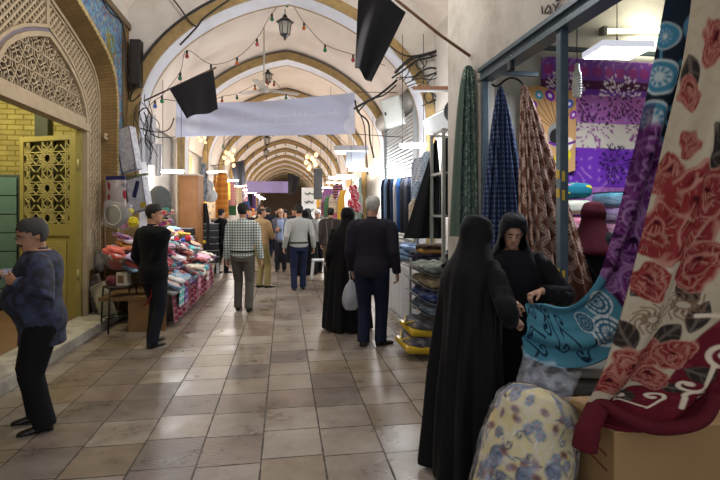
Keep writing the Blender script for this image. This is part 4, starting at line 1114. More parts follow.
for x, y, r, s_ in ((.08, .86, .13, 0), (.20, 1.0, .12, 1), (.07, 1.10, .10, 2), (.16, 1.22, .12, 3), (.26, 1.12, .1, 1.4), (.05, 1.30, .07, 4), (.22, 1.40, .10, 2.2), (.08, 1.45, .07, 1)):
    c.rose(x, y, r*1.1, s_, '1e0622', '451449', '6b3270', '9c74a0')
c.put((X < .05)*np.clip((.95-Y)/.03, 0, 1)*np.clip((Y-.62)/.03, 0, 1)*.7, '4a1a4e')
c.put(np.clip((Y-1.52-.3*(X-.18))/.015, 0, 1), '477f92')
for x, y, r in ((.10, 1.62, .085), (.24, 1.72, .10), (.14, 1.80, .06), (.30, 1.56, .07)):
    c.disk(x, y, r, 'c6cfcf'); c.ring(x, y, r*.75, .008, '2b5f78'); c.ring(x, y, r*.45, .008, '2b5f78')
    for k in range(12): c.line([(x, y), (x+r*.9*math.cos(k*.52), y+r*.9*math.sin(k*.52))], .003, '2b5f78')
for i, (x, y, r, a, sg) in enumerate(((.10, 2.02, .05, .3, 1), (.24, 2.08, .06, 2.0, -1), (.14, 2.22, .055, 4.0, 1), (.27, 2.28, .05, .9, -1), (.07, 2.35, .05, 2.2, 1), (.20, 2.42, .05, 3.9, -1), (.30, 1.95, .05, 5.0, 1), (.05, 2.14, .04, 1.0, -1))):
    c.scroll(x, y, r, .007, '12263a', a, 1.0, sg, .12); c.leaf(x+.02, y+.03, .08, .009, a, '12263a')
tb = cloth('blanket', P_, c.c, VELV, None, .018); tag(tb, 'teal navy and purple plush blanket pulled from the beam by two women in black', 'blanket')
# dark folded cloth further right under the beam
b = MB(); b.mm(2.15, 2.6, 2.05, 2.5, .61, 2.7)
def p_dk(x, y): return Canvas(x, y, '1a1718')
hung('hanging_fabric', 'black fabric hanging at the picture edge behind the red flowered blanket', 'fabric', Vector((2.5, 2.5, 2.9)), 2.2, .25, .35, .1, p_dk, SCM, 5, 9, powr=.3, nu=60, nv=60)
# ------------------------------------------------ quilt in a clear plastic bag at the front
bg = thing('bagged_quilt', 'cream quilt with blue and rust paisley packed in a clear plastic bag', 'bagged quilt', at(520, 600, 2.4))
bg.location.z = 0
ax = [at(508, 640, 2.34), at(512, 570, 2.36), at(519, 500, 2.38), at(528, 450, 2.40), at(537, 410, 2.42), at(543, 388, 2.43)]
ax[0].z = .03
path = spline(ax, 10); rad = np.interp(np.linspace(0, 1, len(path)), [0, .05, .3, .6, .82, .93, 1], [.12, .20, .235, .225, .195, .14, .03])
NB = 140; rows = []; cx = []; cy = []; Ln = 0
for i, p in enumerate(path):
    t = (path[min(i+1, len(path)-1)]-path[max(0, i-1)]).normalized(); a_ = Vector((cs, -sn, 0)); a_ = (a_-t*a_.dot(t)).normalized(); b_ = t.cross(a_)
    if i: Ln += (p-path[i-1]).length
    rows.append([p+a_*(math.cos(q)*rad[i]*(1+.05*noise.noise(Vector((q*1.5, i*.15, 0)))))+b_*(math.sin(q)*rad[i]*.8) for q in [2*PI*k/NB for k in range(NB)]])
    cx.append([2*PI*k/NB*.21 for k in range(NB)]); cy.append([Ln]*NB)
# finer along the axis
def refine(M_, k):
    M_ = np.array(M_); n = M_.shape[0]; t = np.linspace(0, n-1, n*k); i0 = np.clip(t.astype(int), 0, n-2); f = (t-i0).reshape((-1,)+(1,)*(M_.ndim-1)); return M_[i0]*(1-f)+M_[i0+1]*f
rows2 = refine([[tuple(p) for p in r] for r in rows], 3); cx2 = refine(cx, 3); cy2 = refine(cy, 3)
c = Canvas(cx2, cy2, 'bfae78'); r_ = random.Random(8)
for i in range(34):
    x, y = r_.uniform(0, 1.3), r_.uniform(0, 1.5)
    c.ell(x, y, .055, .04, r_.random()*3, '7f8288'); c.ell(x, y, .042, .028, r_.random()*3, '4d5c74'); c.scroll(x, y, .05, .006, '2b2a30', r_.random()*6, .9, 1, .05)
for i in range(420):
    x, y = r_.uniform(0, 1.33), r_.uniform(0, 1.5); k = r_.random()
    if k < .32: c.flower(x, y, .028, 6, ['2f4254', '587488', '8a4a30'], r_.random()*6)
    elif k < .8: c.ell(x, y, .026, .017, r_.random()*3, '7a4632'); c.ell(x, y, .012, .007, 0, '3a2a26')
    else: c.scroll(x, y, .026, .004, '2c3a50', r_.random()*6, 1, 1, .04)
b = MB(); b.grid([[Vector(p) for p in r] for r in rows2], 0, True, True)
b.build('quilt', vmat('paisley_print', rough=.8), bg, colors=c.c.reshape(-1, 3), fix=False)
rows = []
top = [at(547, 378, 2.44), at(549, 368, 2.46)]
pp_ = path+top
rr = list(rad*1.06+.006)+[.14, .155]
for i in range(len(pp_)):
    p = pp_[i]; j = min(i, len(path)-1)
    t = (pp_[min(i+1, len(pp_)-1)]-pp_[max(0, i-1)]).normalized(); a_ = Vector((cs, -sn, 0)); a_ = (a_-t*a_.dot(t)).normalized(); b_ = t.cross(a_)
    r0 = max(rr[i], .135 if i > len(path)*.8 else 0)
    rows.append([p+a_*(math.cos(q)*r0*(1+.05*noise.noise(Vector((q*4, i*.5, 1)))))+b_*(math.sin(q)*r0*.8*(1+.07*noise.noise(Vector((q*5, i*.6, 4)))))+(t*(.075*max(0, math.cos(q-2.7))**3+.05*max(0, math.cos(q-.2))**4+.03*noise.noise(Vector((q*3, 0, 7)))) if i >= len(path) else Vector((0, 0, 0))) for q in [2*PI*k/60 for k in range(60)]])
b = MB(); b.grid(rows, 0, True, True)
pw = bpy.data.materials.new('crumpled_plastic'); nt, N, L, B = nodes_of(pw)
B.inputs['Base Color'].default_value = (.72, .76, .86, 1); B.inputs['Roughness'].default_value = .16; B.inputs['Specular IOR Level'].default_value = 1.0
lw = N.new('ShaderNodeTexNoise'); lw.inputs['Scale'].default_value = 9; lw.inputs['Detail'].default_value = 5; lw.inputs['Distortion'].default_value = 2
tc = N.new('ShaderNodeTexCoord'); L.new(tc.outputs['Object'], lw.inputs['Vector'])
mr = N.new('ShaderNodeMapRange'); mr.inputs['From Min'].default_value = .4; mr.inputs['From Max'].default_value = .75; mr.inputs['To Min'].default_value = .07; mr.inputs['To Max'].default_value = .42
L.new(lw.outputs['Fac'], mr.inputs['Value']); L.new(mr.outputs[0], B.inputs['Alpha'])
bp = N.new('ShaderNodeBump'); bp.inputs['Strength'].default_value = .9; bp.inputs['Distance'].default_value = .03; L.new(lw.outputs['Fac'], bp.inputs['Height']); L.new(bp.outputs['Normal'], B.inputs['Normal'])
b.build('plastic_bag', pw, bg, fix=False)
# ---------------------------------------------------------------- people
def gx(px, py): p = gnd(px, py); return p.x, p.y
BLK = cloth_mat('09090b', 'chador_black', rough=.75, sheen=.03, var=.15, bump=.15)
# -- man in navy shirt at the gate
def loc(q, wpt): return q.M.inverted() @ Vector(wpt)
x, y = -1.79, 3.92
FACE = 113
Mi = (Matrix.Translation((x, y, 0)) @ Matrix.Rotation(math.radians(FACE), 4, 'Z')).inverted()
def lp(px, py, d): return Mi @ at(px, py, d)
hl = lp(18, 280, 3.36); hr = lp(2, 274, 3.62)
navy = vmat('navy_camouflage')
navy = bpy.data.materials.new('navy_mottled'); nt, N, L, B = nodes_of(navy)
tc = N.new('ShaderNodeTexCoord'); n1 = N.new('ShaderNodeTexNoise'); n1.inputs['Scale'].default_value = 16; n1.inputs['Detail'].default_value = 4; L.new(tc.outputs['Object'], n1.inputs['Vector'])
cr = N.new('ShaderNodeValToRGB'); E = cr.color_ramp.elements; E[0].position = .38; E[0].color = (*lin('10121e'), 1); E[1].position = .68; E[1].color = (*lin('323a56'), 1)
L.new(n1.outputs['Fac'], cr.inputs[0]); L.new(cr.outputs['Color'], B.inputs['Base Color']); B.inputs['Roughness'].default_value = .8
q = person('stout grey haired man in navy mottled shirt and glasses by the olive gate', x, y, FACE, H=1.55, wide=1.30, deep=1.46, hs=1.14, fat=.11, aw=1.3, lean=.02, hy=16, hp=16, lh=hl-Vector((.06, .0, .0)), rh=hr+Vector((.03, 0, 0)), le=(-.8, -.9, -.5), re=(.8, -.6, -.4),
           lf=(-.12, -.02), rf=(.12, .03), skin='a97c60', hair='34332f', style='short', top=navy, hem=.40, legs=cloth_mat('121214', 'trouser_black'), shoes='15120e', detail=True, curl=(.75, .7), thumb=((0, .5, 1), (0, .5, 1)), hdir=((.55, .75, .05), (-.5, .8, .1)), pnorm=((.7, -.5, .3), (-.6, -.6, .3)), legw=1.3)
b = MB(); A, E_, W = q.arm['L']; dv = (W-E_).normalized()
b.tube([W-dv*.085, W-dv*.05, W-dv*.012], [.050, .047, .043], 16); q.put('cuff', b, cloth_mat('4f6484', 'denim_cuff'))
b = MB(); A, E_, W = q.arm['R']; dv = (W-E_).normalized()
b.tube([W-dv*.085, W-dv*.05, W-dv*.012], [.050, .047, .043], 16); q.put('cuff', b, cloth_mat('4f6484', 'denim_cuff'))
HMl = q.M.inverted() @ q.HM
b = MB()
for sx in (-1, 1):
    ring = [HMl @ Vector((sx*.033+.022*math.cos(a), .098, .117+.016*math.sin(a))) for a in [2*PI*i/16 for i in range(17)]]
    b.tube(ring, .0016, 5); b.tube([HMl @ Vector((sx*.055, .097, .122)), HMl @ Vector((sx*.078, .05, .123)), HMl @ Vector((sx*.080, -.01, .118))], .0018, 5)
b.tube([HMl @ Vector((-.011, .099, .118)), HMl @ Vector((0, .103, .122)), HMl @ Vector((.011, .099, .118))], .0016, 5)
q.put('glasses', b, mat('spectacle_metal', '9a9a98', rough=.25, metal=.8))
b = MB(); b.tube([HMl @ Vector((-.030, .084, .064)), HMl @ Vector((-.014, .096, .072)), HMl @ Vector((0, .099, .073)), HMl @ Vector((.014, .096, .072)), HMl @ Vector((.030, .084, .064))], [.004, .007, .008, .007, .004], 8); q.put('moustache', b, mat('moustache_grey', '3a3530', rough=.9))
b = MB(); p_ = at(7, 274, 3.46)
gl = thing('glass_cup', 'small clear plastic cup held by the man in navy shirt', 'cup', p_)
b.lathe([(.026, -.045), (.030, -.04), (.036, .04), (.034, .04), (.028, -.035)], p_, 16); b.build('cup', PLAS, gl)
b = MB(); b.lathe([(.003, -.034), (.028, -.033), (.030, -.005), (.003, -.004)], p_, 16); b.build('tea', mat('tea_pink', '8f6a62', rough=.2), gl)
# -- man in black suit
x, y = -1.55, 6.10; FACE = -38
Mi = (Matrix.Translation((x, y, 0)) @ Matrix.Rotation(math.radians(FACE), 4, 'Z')).inverted()
q = person('man in black suit holding a red strap in front of the left stall', x, y, FACE, H=1.69, wide=1.12, deep=1.1, lean=-.01, hy=-42, hp=4, rh=lp(149, 281, 5.75), lh=(-.27, .12, .86), re=(.3, -1, 0), lf=(-.10, .05), rf=(.10, -.10), skin='c49272', hair='15110f', top=cloth_mat('131317', 'suit_black'), tk='jacket', hem=.44,
           legs=cloth_mat('1b1d26', 'suit_trouser'), shoes='0e0d0d', detail=True, curl=(.5, .9))
A, E_, W = q.arm['R']; wp = q.M @ W
HMl = q.M.inverted() @ q.HM
b = MB(); b.add(*[[q.tring(z, a, f, b_, .028)[i] for z, a, f, b_ in [t_ for t_ in TORSO if .60 <= t_[0] <= .83] for i in (4, 5, 6, 7)], [(4*r+i, 4*r+i+1, 4*r+4+i+1, 4*r+4+i) for r in range(5) for i in range(3)]], 0, True)
q.put('shirt_front', b, cloth_mat('3a1a1e', 'dark_red_shirt'), solid=.004)
hp_ = wp+Vector((.01, 0, -.07))
b = MB(); pts = spline([hp_+Vector((0, -.01, .03)), hp_+Vector((.012, -.02, -.06)), hp_+Vector((.0, -.02, -.16)), hp_+Vector((-.05, -.01, -.25)), hp_+Vector((-.10, -.01, -.29))], 6)
b.tube(pts, [(.014, .004)]*len(pts), 8); tag(b.build('strap', cloth_mat('8e1f22', 'red_strap')), 'red strap hanging from the hand of the man in black suit', 'strap')
# -- chequered shirt man seen from behind
chk = bpy.data.materials.new('chequered_shirt'); nt, N, L, B = nodes_of(chk)
tc = N.new('ShaderNodeTexCoord'); sp_ = N.new('ShaderNodeSeparateXYZ'); L.new(tc.outputs['Object'], sp_.inputs[0])
sA = math_node(N, L, 'GREATER_THAN', math_node(N, L, 'SINE', math_node(N, L, 'MULTIPLY', sp_.outputs['X'], 150)), .15)
sB = math_node(N, L, 'GREATER_THAN', math_node(N, L, 'SINE', math_node(N, L, 'MULTIPLY', sp_.outputs['Z'], 150)), .15)
f_ = math_node(N, L, 'MULTIPLY', math_node(N, L, 'ADD', sA, sB), .5)
cr = N.new('ShaderNodeValToRGB'); E = cr.color_ramp.elements; E[0].color = (*lin('dcdedb'), 1); E[1].color = (*lin('3f4f52'), 1); e = E.new(.5); e.color = (*lin('97a59f'), 1)
L.new(f_, cr.inputs[0]); L.new(cr.outputs['Color'], B.inputs['Base Color']); B.inputs['Roughness'].default_value = .85
q = person('man in green and white chequered shirt walking away down the middle', -.66, 7.98, -8, H=1.74, wide=1.05, lf=(-.09, .06), rf=(.11, -.06), skin='b58668', hair='14110f', top=chk, hem=.50, legs=cloth_mat('5a5650', 'grey_trouser'), shoes='1a1613', rh=(.30, .02, .80), lh=(-.28, .05, .80), hy=-12, detail=True)
b = MB(); b.loft([q.tring(z, .097, .062, .068, .018) for z in (.545, .565)], cap=False); q.put('belt', b, mat('belt_dark', '1d1814'))
q = person('man in tan shirt and khaki trousers standing with folded arms', *gx(261, 288), -48, H=1.72, wide=1.05, fat=.04, hy=-15, style='bald', hair='2c2622', skin='b88a6a', top=cloth_mat('a0845e', 'tan_shirt'), hem=.50, legs=cloth_mat('8f8254', 'khaki'), shoes='1b1714', lh=(.02, .20, 1.06), rh=(-.03, .22, 1.10), le=(-.9, -.2, -.5), re=(.9, -.2, -.5), lf=(-.09, .02), rf=(.09, .1), hdir=((1, .1, 0), (-1, .1, 0)), detail=True)
q = person('man in pale grey shirt and navy trousers seen from behind', *gx(299, 290), 8, H=1.74, wide=1.08, hy=22, hp=4, skin='b98b6c', hair='171311', top=cloth_mat('a9aaa6', 'pale_shirt'), hem=.505, legs=cloth_mat('232a45', 'navy_trouser'), shoes='17151a', lh=(-.30, .04, .86), rh=(.30, -.04, .86), lf=(-.10, -.02), rf=(.10, .1), detail=True)
b = MB(); b.loft([q.tring(z, .097, .062, .068, .018) for z in (.55, .57)], cap=False); q.put('belt', b, mat('belt_dark', '1d1814'))
q = person('balding man in grey jacket facing us and looking down at his hands', *gx(281, 271), 172, H=1.70, hy=-10, hp=22, style='bald', hair='77726b', skin='b28468', top=cloth_mat('64666f', 'grey_jacket'), tk='jacket', hem=.46, legs=cloth_mat('23242c', 'dark_trouser'), shoes='15130f', lh=(.03, .24, 1.16), rh=(.06, .22, 1.12), lf=(-.09, 0), rf=(.09, .06), detail=True)
b = MB(); b.add(*[[q.tring(z, a, f, b_, .030)[i] for z, a, f, b_ in [t_ for t_ in TORSO if .50 <= t_[0] <= .83] for i in (4, 5, 6, 7)], [(4*r+i, 4*r+i+1, 4*r+4+i+1, 4*r+4+i) for r in range(7) for i in range(3)]], 0, True)
q.put('shirt_front', b, cloth_mat('8f9fbe', 'pale_blue_shirt'), solid=.004)
# -- white haired man in dark jacket at the right counter
q = person('white haired man in dark jacket and navy trousers at the right counter', 1.04, 5.68, -22, H=1.79, wide=1.16, lean=.03, hy=-12, hp=10, skin='b98d74', hair='b9b6b0', top=cloth_mat('23212a', 'dark_jacket'), tk='jacket', hem=.46, legs=cloth_mat('1b2135', 'navy_trouser2'), shoes='131110', rh=(.30, .06, .86), lh=(-.27, .12, .88), lf=(-.09, -.05), rf=(.11, .0), detail=True, toe=(0, -40), legw=1.1)
q = person('woman in black chador carrying plastic bags beside the white haired man', .86, 6.50, -12, H=1.64, skin='b58a70', style='none', top=None, legs=None, shoes='111111', lh=(-.26, .05, .82), rh=(.2, .1, .9))
chador(q, BLK, face=True, folds=.012)
c_ = at(351, 295, 6.25)
pbg = thing('plastic_bag', 'whitish plastic shopping bag hanging beside the white haired man', 'plastic bag', c_)
rows = []
for z, r in ((.20, .02), (.17, .035), (.12, .07), (.04, .10), (-.05, .115), (-.13, .11), (-.19, .07), (-.20, .01)):
    rows.append([c_+Vector((r*math.cos(a)*(1+.25*noise.noise(Vector((a*2, z*12, 2)))), r*.7*math.sin(a)*(1+.25*noise.noise(Vector((a*2, z*12, 5)))), z)) for a in [2*PI*i/24 for i in range(24)]])
b = MB(); b.loft(rows); b.build('bag', mat('bag_white', 'b9bcc4', rough=.2, var=.2, vs=12, alpha=.62, bump=.5, bs=12), pbg)
b = MB(); b.tube([c_+Vector((-.01, 0, .18)), c_+Vector((-.02, .01, .30)), c_+Vector((0, .02, .36))], .008, 6); b.build('handle', mat('bag_white2', 'c9ccd2', rough=.3), pbg)
# -- the two women with the teal blanket
x, y = 1.14, 2.86; FACE = -62
Mi = (Matrix.Translation((x, y, 0)) @ Matrix.Rotation(math.radians(FACE), 4, 'Z')).inverted()
def sk1(z):   # the cloak spreads backwards towards the hem, the shoulders lean to the blanket
    return (0, -.05*max(0, (.55-z)/.55)-.01)
q = person('woman in long black chador from behind reaching for the teal blanket', x, y, FACE, H=1.55, wide=.95, lean=.03, hy=-12, hp=16, skin='b48a70', style='none', rh=lp(511, 322, 2.86), lh=lp(507, 306, 3.04), re=(.8, -.5, -.7), le=(-.6, -.4, -.8), shoes='2a211b', detail=True, curl=(.7, .7), hdir=((.25, 1, .05), (.15, 1, -.1)), pnorm=((.3, -.2, -1), (-.5, -.1, -.9)), thumb=((1, .3, .4), (-.6, .4, .8)), top=cloth_mat('101012', 'black_robe'), hem=.1)
ch1 = [(.872, .068, .066, .072), (.845, .088, .078, .084), (.815, .114, .082, .090), (.785, .124, .086, .094), (.74, .128, .092, .098), (.66, .130, .098, .102), (.56, .134, .104, .106), (.46, .138, .108, .112), (.34, .144, .114, .118), (.22, .150, .120, .124), (.12, .156, .124, .130), (.05, .160, .126, .134), (.014, .162, .128, .136)]
chador(q, BLK, ch1, folds=.012, nf=9, skew=sk1, seed=1, e0=.024, fw=.056, fh=.088)
x, y = 1.60, 3.20; FACE = 150
Mi = (Matrix.Translation((x, y, 0)) @ Matrix.Rotation(math.radians(FACE), 4, 'Z')).inverted()
q = person('woman in black chador facing us, looking down at the teal blanket', x, y, FACE, H=1.57, wide=1.0, lean=.05, hy=10, hp=22, hroll=-4, eyes='down', skin='b48a72', style='none', lh=lp(541, 291, 3.03), rh=lp(515, 304, 3.10), le=(-.9, -.3, -.6), re=(.8, .0, -.8), shoes='111111', detail=True, curl=(.7, .65), hdir=((.75, .5, -.25), (.0, .9, -.2)), pnorm=((.1, .2, -1), (-.3, .1, -.9)), thumb=((.3, .6, .5), (-1, .3, .3)), top=cloth_mat('101012', 'black_robe'), hem=.1)
chador(q, cloth_mat('0c0d12', 'chador_blueblack', rough=.75, sheen=.03, var=.15, bump=.15), [(.845, .084, .060, .088), (.822, .118, .076, .090)]+CH[3:], folds=.010, nf=8, e0=.022, fw=.058, fh=.102)
A, E_, W = q.arm['L']; b = MB(); dv = (W-E_).normalized(); b.tube([W-dv*.045, W-dv*.02], [.026, .026], 14); q.put('bracelet', b, mat('bracelet_violet', '6b4a66', rough=.4))
# -- woman with maroon headscarf inside the shop
q = person('woman with maroon headscarf and black coat inside the fabric shop', 2.74, 3.95, -52, H=1.665, lean=.02, hy=-22, hp=6, skin='b98d74', style='none', top=cloth_mat('15161c', 'coat_black'), tk='coat', hem=.30, legs=cloth_mat('15161c', 'coat_black'), shoes='111111', lh=(-.2, .25, 1.0), rh=(.22, .22, 1.0), detail=True)
chador(q, cloth_mat('45101c', 'maroon_scarf', var=.15), [(.850, .092, .080, .088), (.820, .118, .090, .098), (.785, .128, .098, .108), (.755, .130, .10, .112), (.735, .128, .10, .113)], folds=.006, nf=9, arms=(), name='headscarf', fw=.052, fh=.08)
b = MB(); c0 = q.sh(.8)
b.loft([[Vector((-.10+.05*math.cos(a), -.135+.02*math.sin(a)+yy, z)) for a in [2*PI*i/14 for i in range(14)]] for z, yy in ((1.34, .03), (1.2, 0), (1.0, -.005), (.82, -.01), (.72, -.01))]); q.put('scarf_end', b, cloth_mat('45101c', 'maroon_scarf'))
b = MB(); b.tube([Vector((-.10, -.06, 1.40)), Vector((-.02, -.145, 1.2)), Vector((.1, -.14, 1.02)), Vector((.19, -.03, .92))], (.012), 6); q.put('bag_strap', b, mat('strap_black', '08080a', rough=.5))
# -- people further down
q = person('person in brown jacket with pale seams seen from behind at the right stall', 1.10, 11.4, -6, H=1.70, wide=1.12, skin='b08468', hair='1b1714', top=cloth_mat('3f3836', 'brown_jacket'), tk='jacket', hem=.47, legs=cloth_mat('5c4a36', 'brown_trouser'), shoes='17130f')
b = MB()
for sx in (-1, 1): b.tube([q.tring(z, a, f, b_, .031)[(17 if sx > 0 else 15)] for z, a, f, b_ in TORSO if .48 < z < .83], .009, 5)
q.put('seam', b, cloth_mat('8c8478', 'pale_seam'))
q = person('white haired man in light jacket beyond the brown jacket', .86, 12.7, 200, H=1.66, skin='bd9078', hair='c9c7c2', top=cloth_mat('9a9a96', 'light_jacket'), tk='jacket', legs=cloth_mat('2a2a30', 'dark_trouser'), hp=20)
for l, (x, y), fc, h in (('woman in black chador at the right edge of the crowd by the white sign', (.55, 12.4), 40, 1.64), ('taller woman in black chador walking near the white sign', (.66, 13.6), 170, 1.68), ('woman in black chador behind the pale shirted man', (.05, 15.5), 175, 1.62), ('woman in black chador in the far crowd beside the striped scarf', (-.9, 18.0), 185, 1.62), ('woman in black chador far down the middle of the street', (-.2, 20.5), 10, 1.64)):
    q = person(l, x, y, fc, H=h, style='none', shoes='111111', vox=.018); chador(q, BLK, folds=.012)
far = [('man in black shirt looking at the hung dresses far left', (-1.62, 12.95), -50, 1.68, '121214', '121214', '15110f'), ('person in bright blue jacket in the far crowd', (.05, 19.0), 20, 1.70, '2a7fc4', '22252f', '15110f'), ('person in dark blue coat in the far crowd', (-.55, 17.2), 0, 1.76, '1c2233', '1c2030', '15110f'),
       ('man in charcoal coat behind the chequered shirt', (-1.0, 14.6), 178, 1.70, '1f1e22', '1d1d22', '15110f'), ('man in white top far down the street', (-1.25, 22.5), 182, 1.70, 'b5b1aa', '2b2b33', '15110f'), ('man in red top far down the street', (.75, 22.0), 182, 1.68, '8e3a34', '24242b', '1c1714'),
       ('man in grey sweater far down the street', (-.15, 25.0), 178, 1.72, '6d6f74', '26262c', '15110f'), ('man in brown coat far down the street', (.55, 26.5), 5, 1.70, '5a4636', '1e1e24', '15110f'), ('person in beige coat far down the street', (-.95, 27.5), 2, 1.66, '9a8768', '25252b', '2a201a'),
       ('person in black coat farthest down the middle', (-.45, 30.0), 180, 1.70, '16161a', '16161a', '15110f'), ('person in purple coat farthest down the right', (.6, 31.0), 180, 1.64, '4e3a66', '16161a', '15110f'), ('man in olive jacket farthest down the left', (-1.2, 32.0), 0, 1.72, '4d4b36', '1d1d22', '15110f'),
       ('man in dark vest between two far women in black', (.35, 17.6), 176, 1.72, '2a2b33', '202128', '15110f'), ('person in dark green coat behind the tan shirt', (-.78, 20.2), 182, 1.66, '26352c', '1d1d22', '15110f')]
for i, (l, (x, y), fc, h, tcx, lc, hc) in enumerate(far):
    lfz = .09 if i % 2 else -.09
    person(l, x, y, fc, H=h, top=cloth_mat(tcx), tk='jacket' if i % 3 else 'shirt', hem=.45, legs=cloth_mat(lc), hair=hc, vox=.018, lf=(-.09, lfz), rf=(.09, -lfz), skin='b58a70')
# ---------------------------------------------------------------- left stall
WOOD = mat('stall_wood', '6b4f2f', rough=.7, var=.25, vs=5)
IRON = mat('dark_iron', '1f1d1b', rough=.5, metal=.5, var=.2)
tbl = thing('stall_table', 'low wooden stall table heaped with folded scarves on the left', 'table', (-2.0, 8.6, 0))
b = MB(); b.mm(-2.42, -1.56, 6.78, 10.7, .42, .47); b.build('top', WOOD, tbl)
b = MB(); b.mm(-2.05, -1.58, 6.80, 6.84, .0, .42); b.build('end_panel', mat('end_panel_wood', '7c5c36', rough=.6, var=.2), tbl)
for x in (-2.36, -1.62):
    for y in (8.6, 10.6):
        b = MB(); b.mm(x-.03, x+.03, y-.03, y+.03, 0, .42); b.build('leg', WOOD, tbl)
nu, nv = 150, 40; U, V = np.meshgrid(np.linspace(0, 1, nu), np.linspace(0, 1, nv), indexing='ij')
Yc = 6.95+U*3.6; c = Canvas(Yc, V*.42, '7c2436')
for i in range(26): c.put((np.abs(Yc-(6.95+i*.14)) < .018)*.8, 'a98a92'); c.put((np.abs(Yc-(7.02+i*.14)) < .008)*.9, '3a1a3a')
for i in range(5): c.put((np.abs(V*.42-(.05+i*.09)) < .014)*.6, 'b08a94')
Pg = np.stack([-1.53+.03*np.sin(U*70)*(.3+V)+.03*V, Yc, .50-V*.43], -1)
tag(cloth('check_cloth', Pg, c.c, vmat('check_print'), None, .006), 'red and pink checked cloth hanging down the front of the scarf stall', 'cloth')
cols = [('lilac', 'b3a2cc'), ('pale pink', 'd9a9b8'), ('coral', 'c9604e'), ('sky blue', '8fb3cf'), ('cream', 'd8cdb8'), ('charcoal', '3a3a40'), ('turquoise', '5fb0b0'), ('crimson', '9a1f2e'), ('silver grey', 'a3a4aa'), ('mustard', 'c09a3a'), ('violet', '6d4a94'), ('rose', 'bb5a78'), ('white', 'dedede'), ('navy', '2b3358'), ('peach', 'd9a184')]
def p_scarf(c1, c2, kind):
    def f(x, y):
        c = Canvas(x, y, c1)
        if kind == 1: c.put((np.sin(y*55) > .2)*.8, c2)
        elif kind == 2: c.put((np.sin(x*40) > .4)*.8, c2); c.put((np.sin(y*40) > .6)*.5, c2)
        elif kind == 3: c.put((np.sin(x*45+np.sin(y*30)*2)*np.sin(y*45) > .35)*.8, c2)
        return c
    return f
SCF = vmat('scarf_weave', rough=.9, sheen=.2)
def bundle(name, label, cat, c, size, rot, paint, group, seed, m=None, puff=.55, nu=30, nv=14):
    lx, ly, lz = size; R = rot; rows = []; cx = np.zeros((nv, nu)); cy = np.zeros((nv, nu))
    for j in range(nv):
        f = j/(nv-1)*2-1; e = (max(0, 1-abs(f)**5))**.4
        r = []
        for i in range(nu):
            a = 2*PI*i/nu; ca, sa = math.cos(a), math.sin(a)
            y = math.copysign(abs(ca)**.6, ca)*ly/2*(e*.85+.15*(e > 0)); z = math.copysign(abs(sa)**puff, sa)*lz/2*e
            q = noise.noise(Vector((f*2.2, ca*1.5, seed*3.1)))
            r.append(Vector(c)+R @ Vector((f*lx/2*(1+.12*noise.noise(Vector((ca*2, sa, seed)))), y*(1+.15*q), z+q*lz*.45)))
            cx[j, i] = f*lx/2; cy[j, i] = ca*ly*.5+sa*lz
        rows.append(r)
    b = MB(); b.grid(rows, 0, True, True)
    o = b.build(name, m or SCF, None, colors=paint(cx, cy).c.reshape(-1, 3), fix=False)
    return tag(o, label, cat, group)
kinds = ['plain', 'striped', 'checked', 'patterned']; used = set(); sc_n = 0
ys = np.linspace(6.98, 10.5, 13)
for layer in range(4):
    for i, yy in enumerate(ys):
        for j, xx in enumerate((-1.58, -1.80, -2.03, -2.25)):
            base = .50+.16*j+(.10 if i > 8 else .0)+(.12*math.sin(i*1.1) if j > 0 else .04*math.sin(i*1.3))
            if layer == 3 and (j == 0 or (i+j) % 2): continue
            z = base+.052*layer
            wy = 'nearest end' if i < 3 else ('near half' if i < 6 else ('far half' if i < 10 else 'farthest end')); wx = ('front edge', 'front slope', 'upper slope', 'back ridge')[j]
            for tr in range(60):
                cn, ch = rnd.choice(cols); kn = rnd.randrange(4); lb = '%s %s scarf, %s of left stall heap, %s, %s' % (kinds[kn], cn, wy, wx, ('lowest', 'lower', 'upper', 'topmost')[layer])
                if lb not in used: break
            used.add(lb); c2 = rnd.choice(cols)[1]
            R = Matrix.Rotation(rnd.uniform(-.5, .5)+(PI/2 if rnd.random() < .5 else 0), 3, 'Z') @ Matrix.Rotation(rnd.uniform(-.25, .25), 3, 'X') @ Matrix.Rotation(rnd.uniform(-.2, .2), 3, 'Y')
            R = Matrix.Rotation(.35 if layer else .2, 3, 'Y') @ R
            bundle('folded_scarf', lb, 'scarf', (xx+rnd.uniform(-.03, .03), yy+rnd.uniform(-.06, .06), z), (rnd.uniform(.26, .36), rnd.uniform(.20, .27), .062), R, p_scarf(ch, c2, kn), 'folded scarves heaped on the left stall', sc_n, puff=.7)
            sc_n += 1
# scarves that hang over the front edge
for k, (cn, ch, c2, yy) in enumerate((('turquoise and white', '5fb0b0', 'dedede', 7.15), ('purple', '6d4a94', 'b3a2cc', 7.45), ('pink', 'd9a9b8', 'bb5a78', 8.6), ('white and coral', 'dedede', 'c9604e', 9.6))):
    nu, nv = 24, 40; U, V = np.meshgrid(np.linspace(0, 1, nu), np.linspace(0, 1, nv), indexing='ij')
    Pg = np.stack([-1.60+.13*np.minimum(1, V*2.5)+.02*np.sin(U*9+k), yy+U*.24+.03*np.sin(V*5), .60-.42*np.clip(V-.15, 0, 1)**1.1], -1)
    tag(cloth('draped_scarf', Pg, p_scarf(ch, c2, 1)(U*.3, V*.5).c, SCF, None, .012), '%s striped scarf hanging over the front edge of the left stall' % cn, 'scarf', 'scarves hanging over the stall edge')
def slab(name, label, cat, c, size, R, m, group=None, bevel=.01, parts=()):
    t = thing(name, label, cat, c, 0, group)
    b = MB(); b.box(c, size, R); b.build('body', m, t, bevel=bevel)
    for pn, off, sz, pm in parts:
        b = MB(); b.box(Vector(c)+R @ Vector(off), sz, R); b.build(pn, pm, t, bevel=min(.004, min(sz)*.3))
    return t
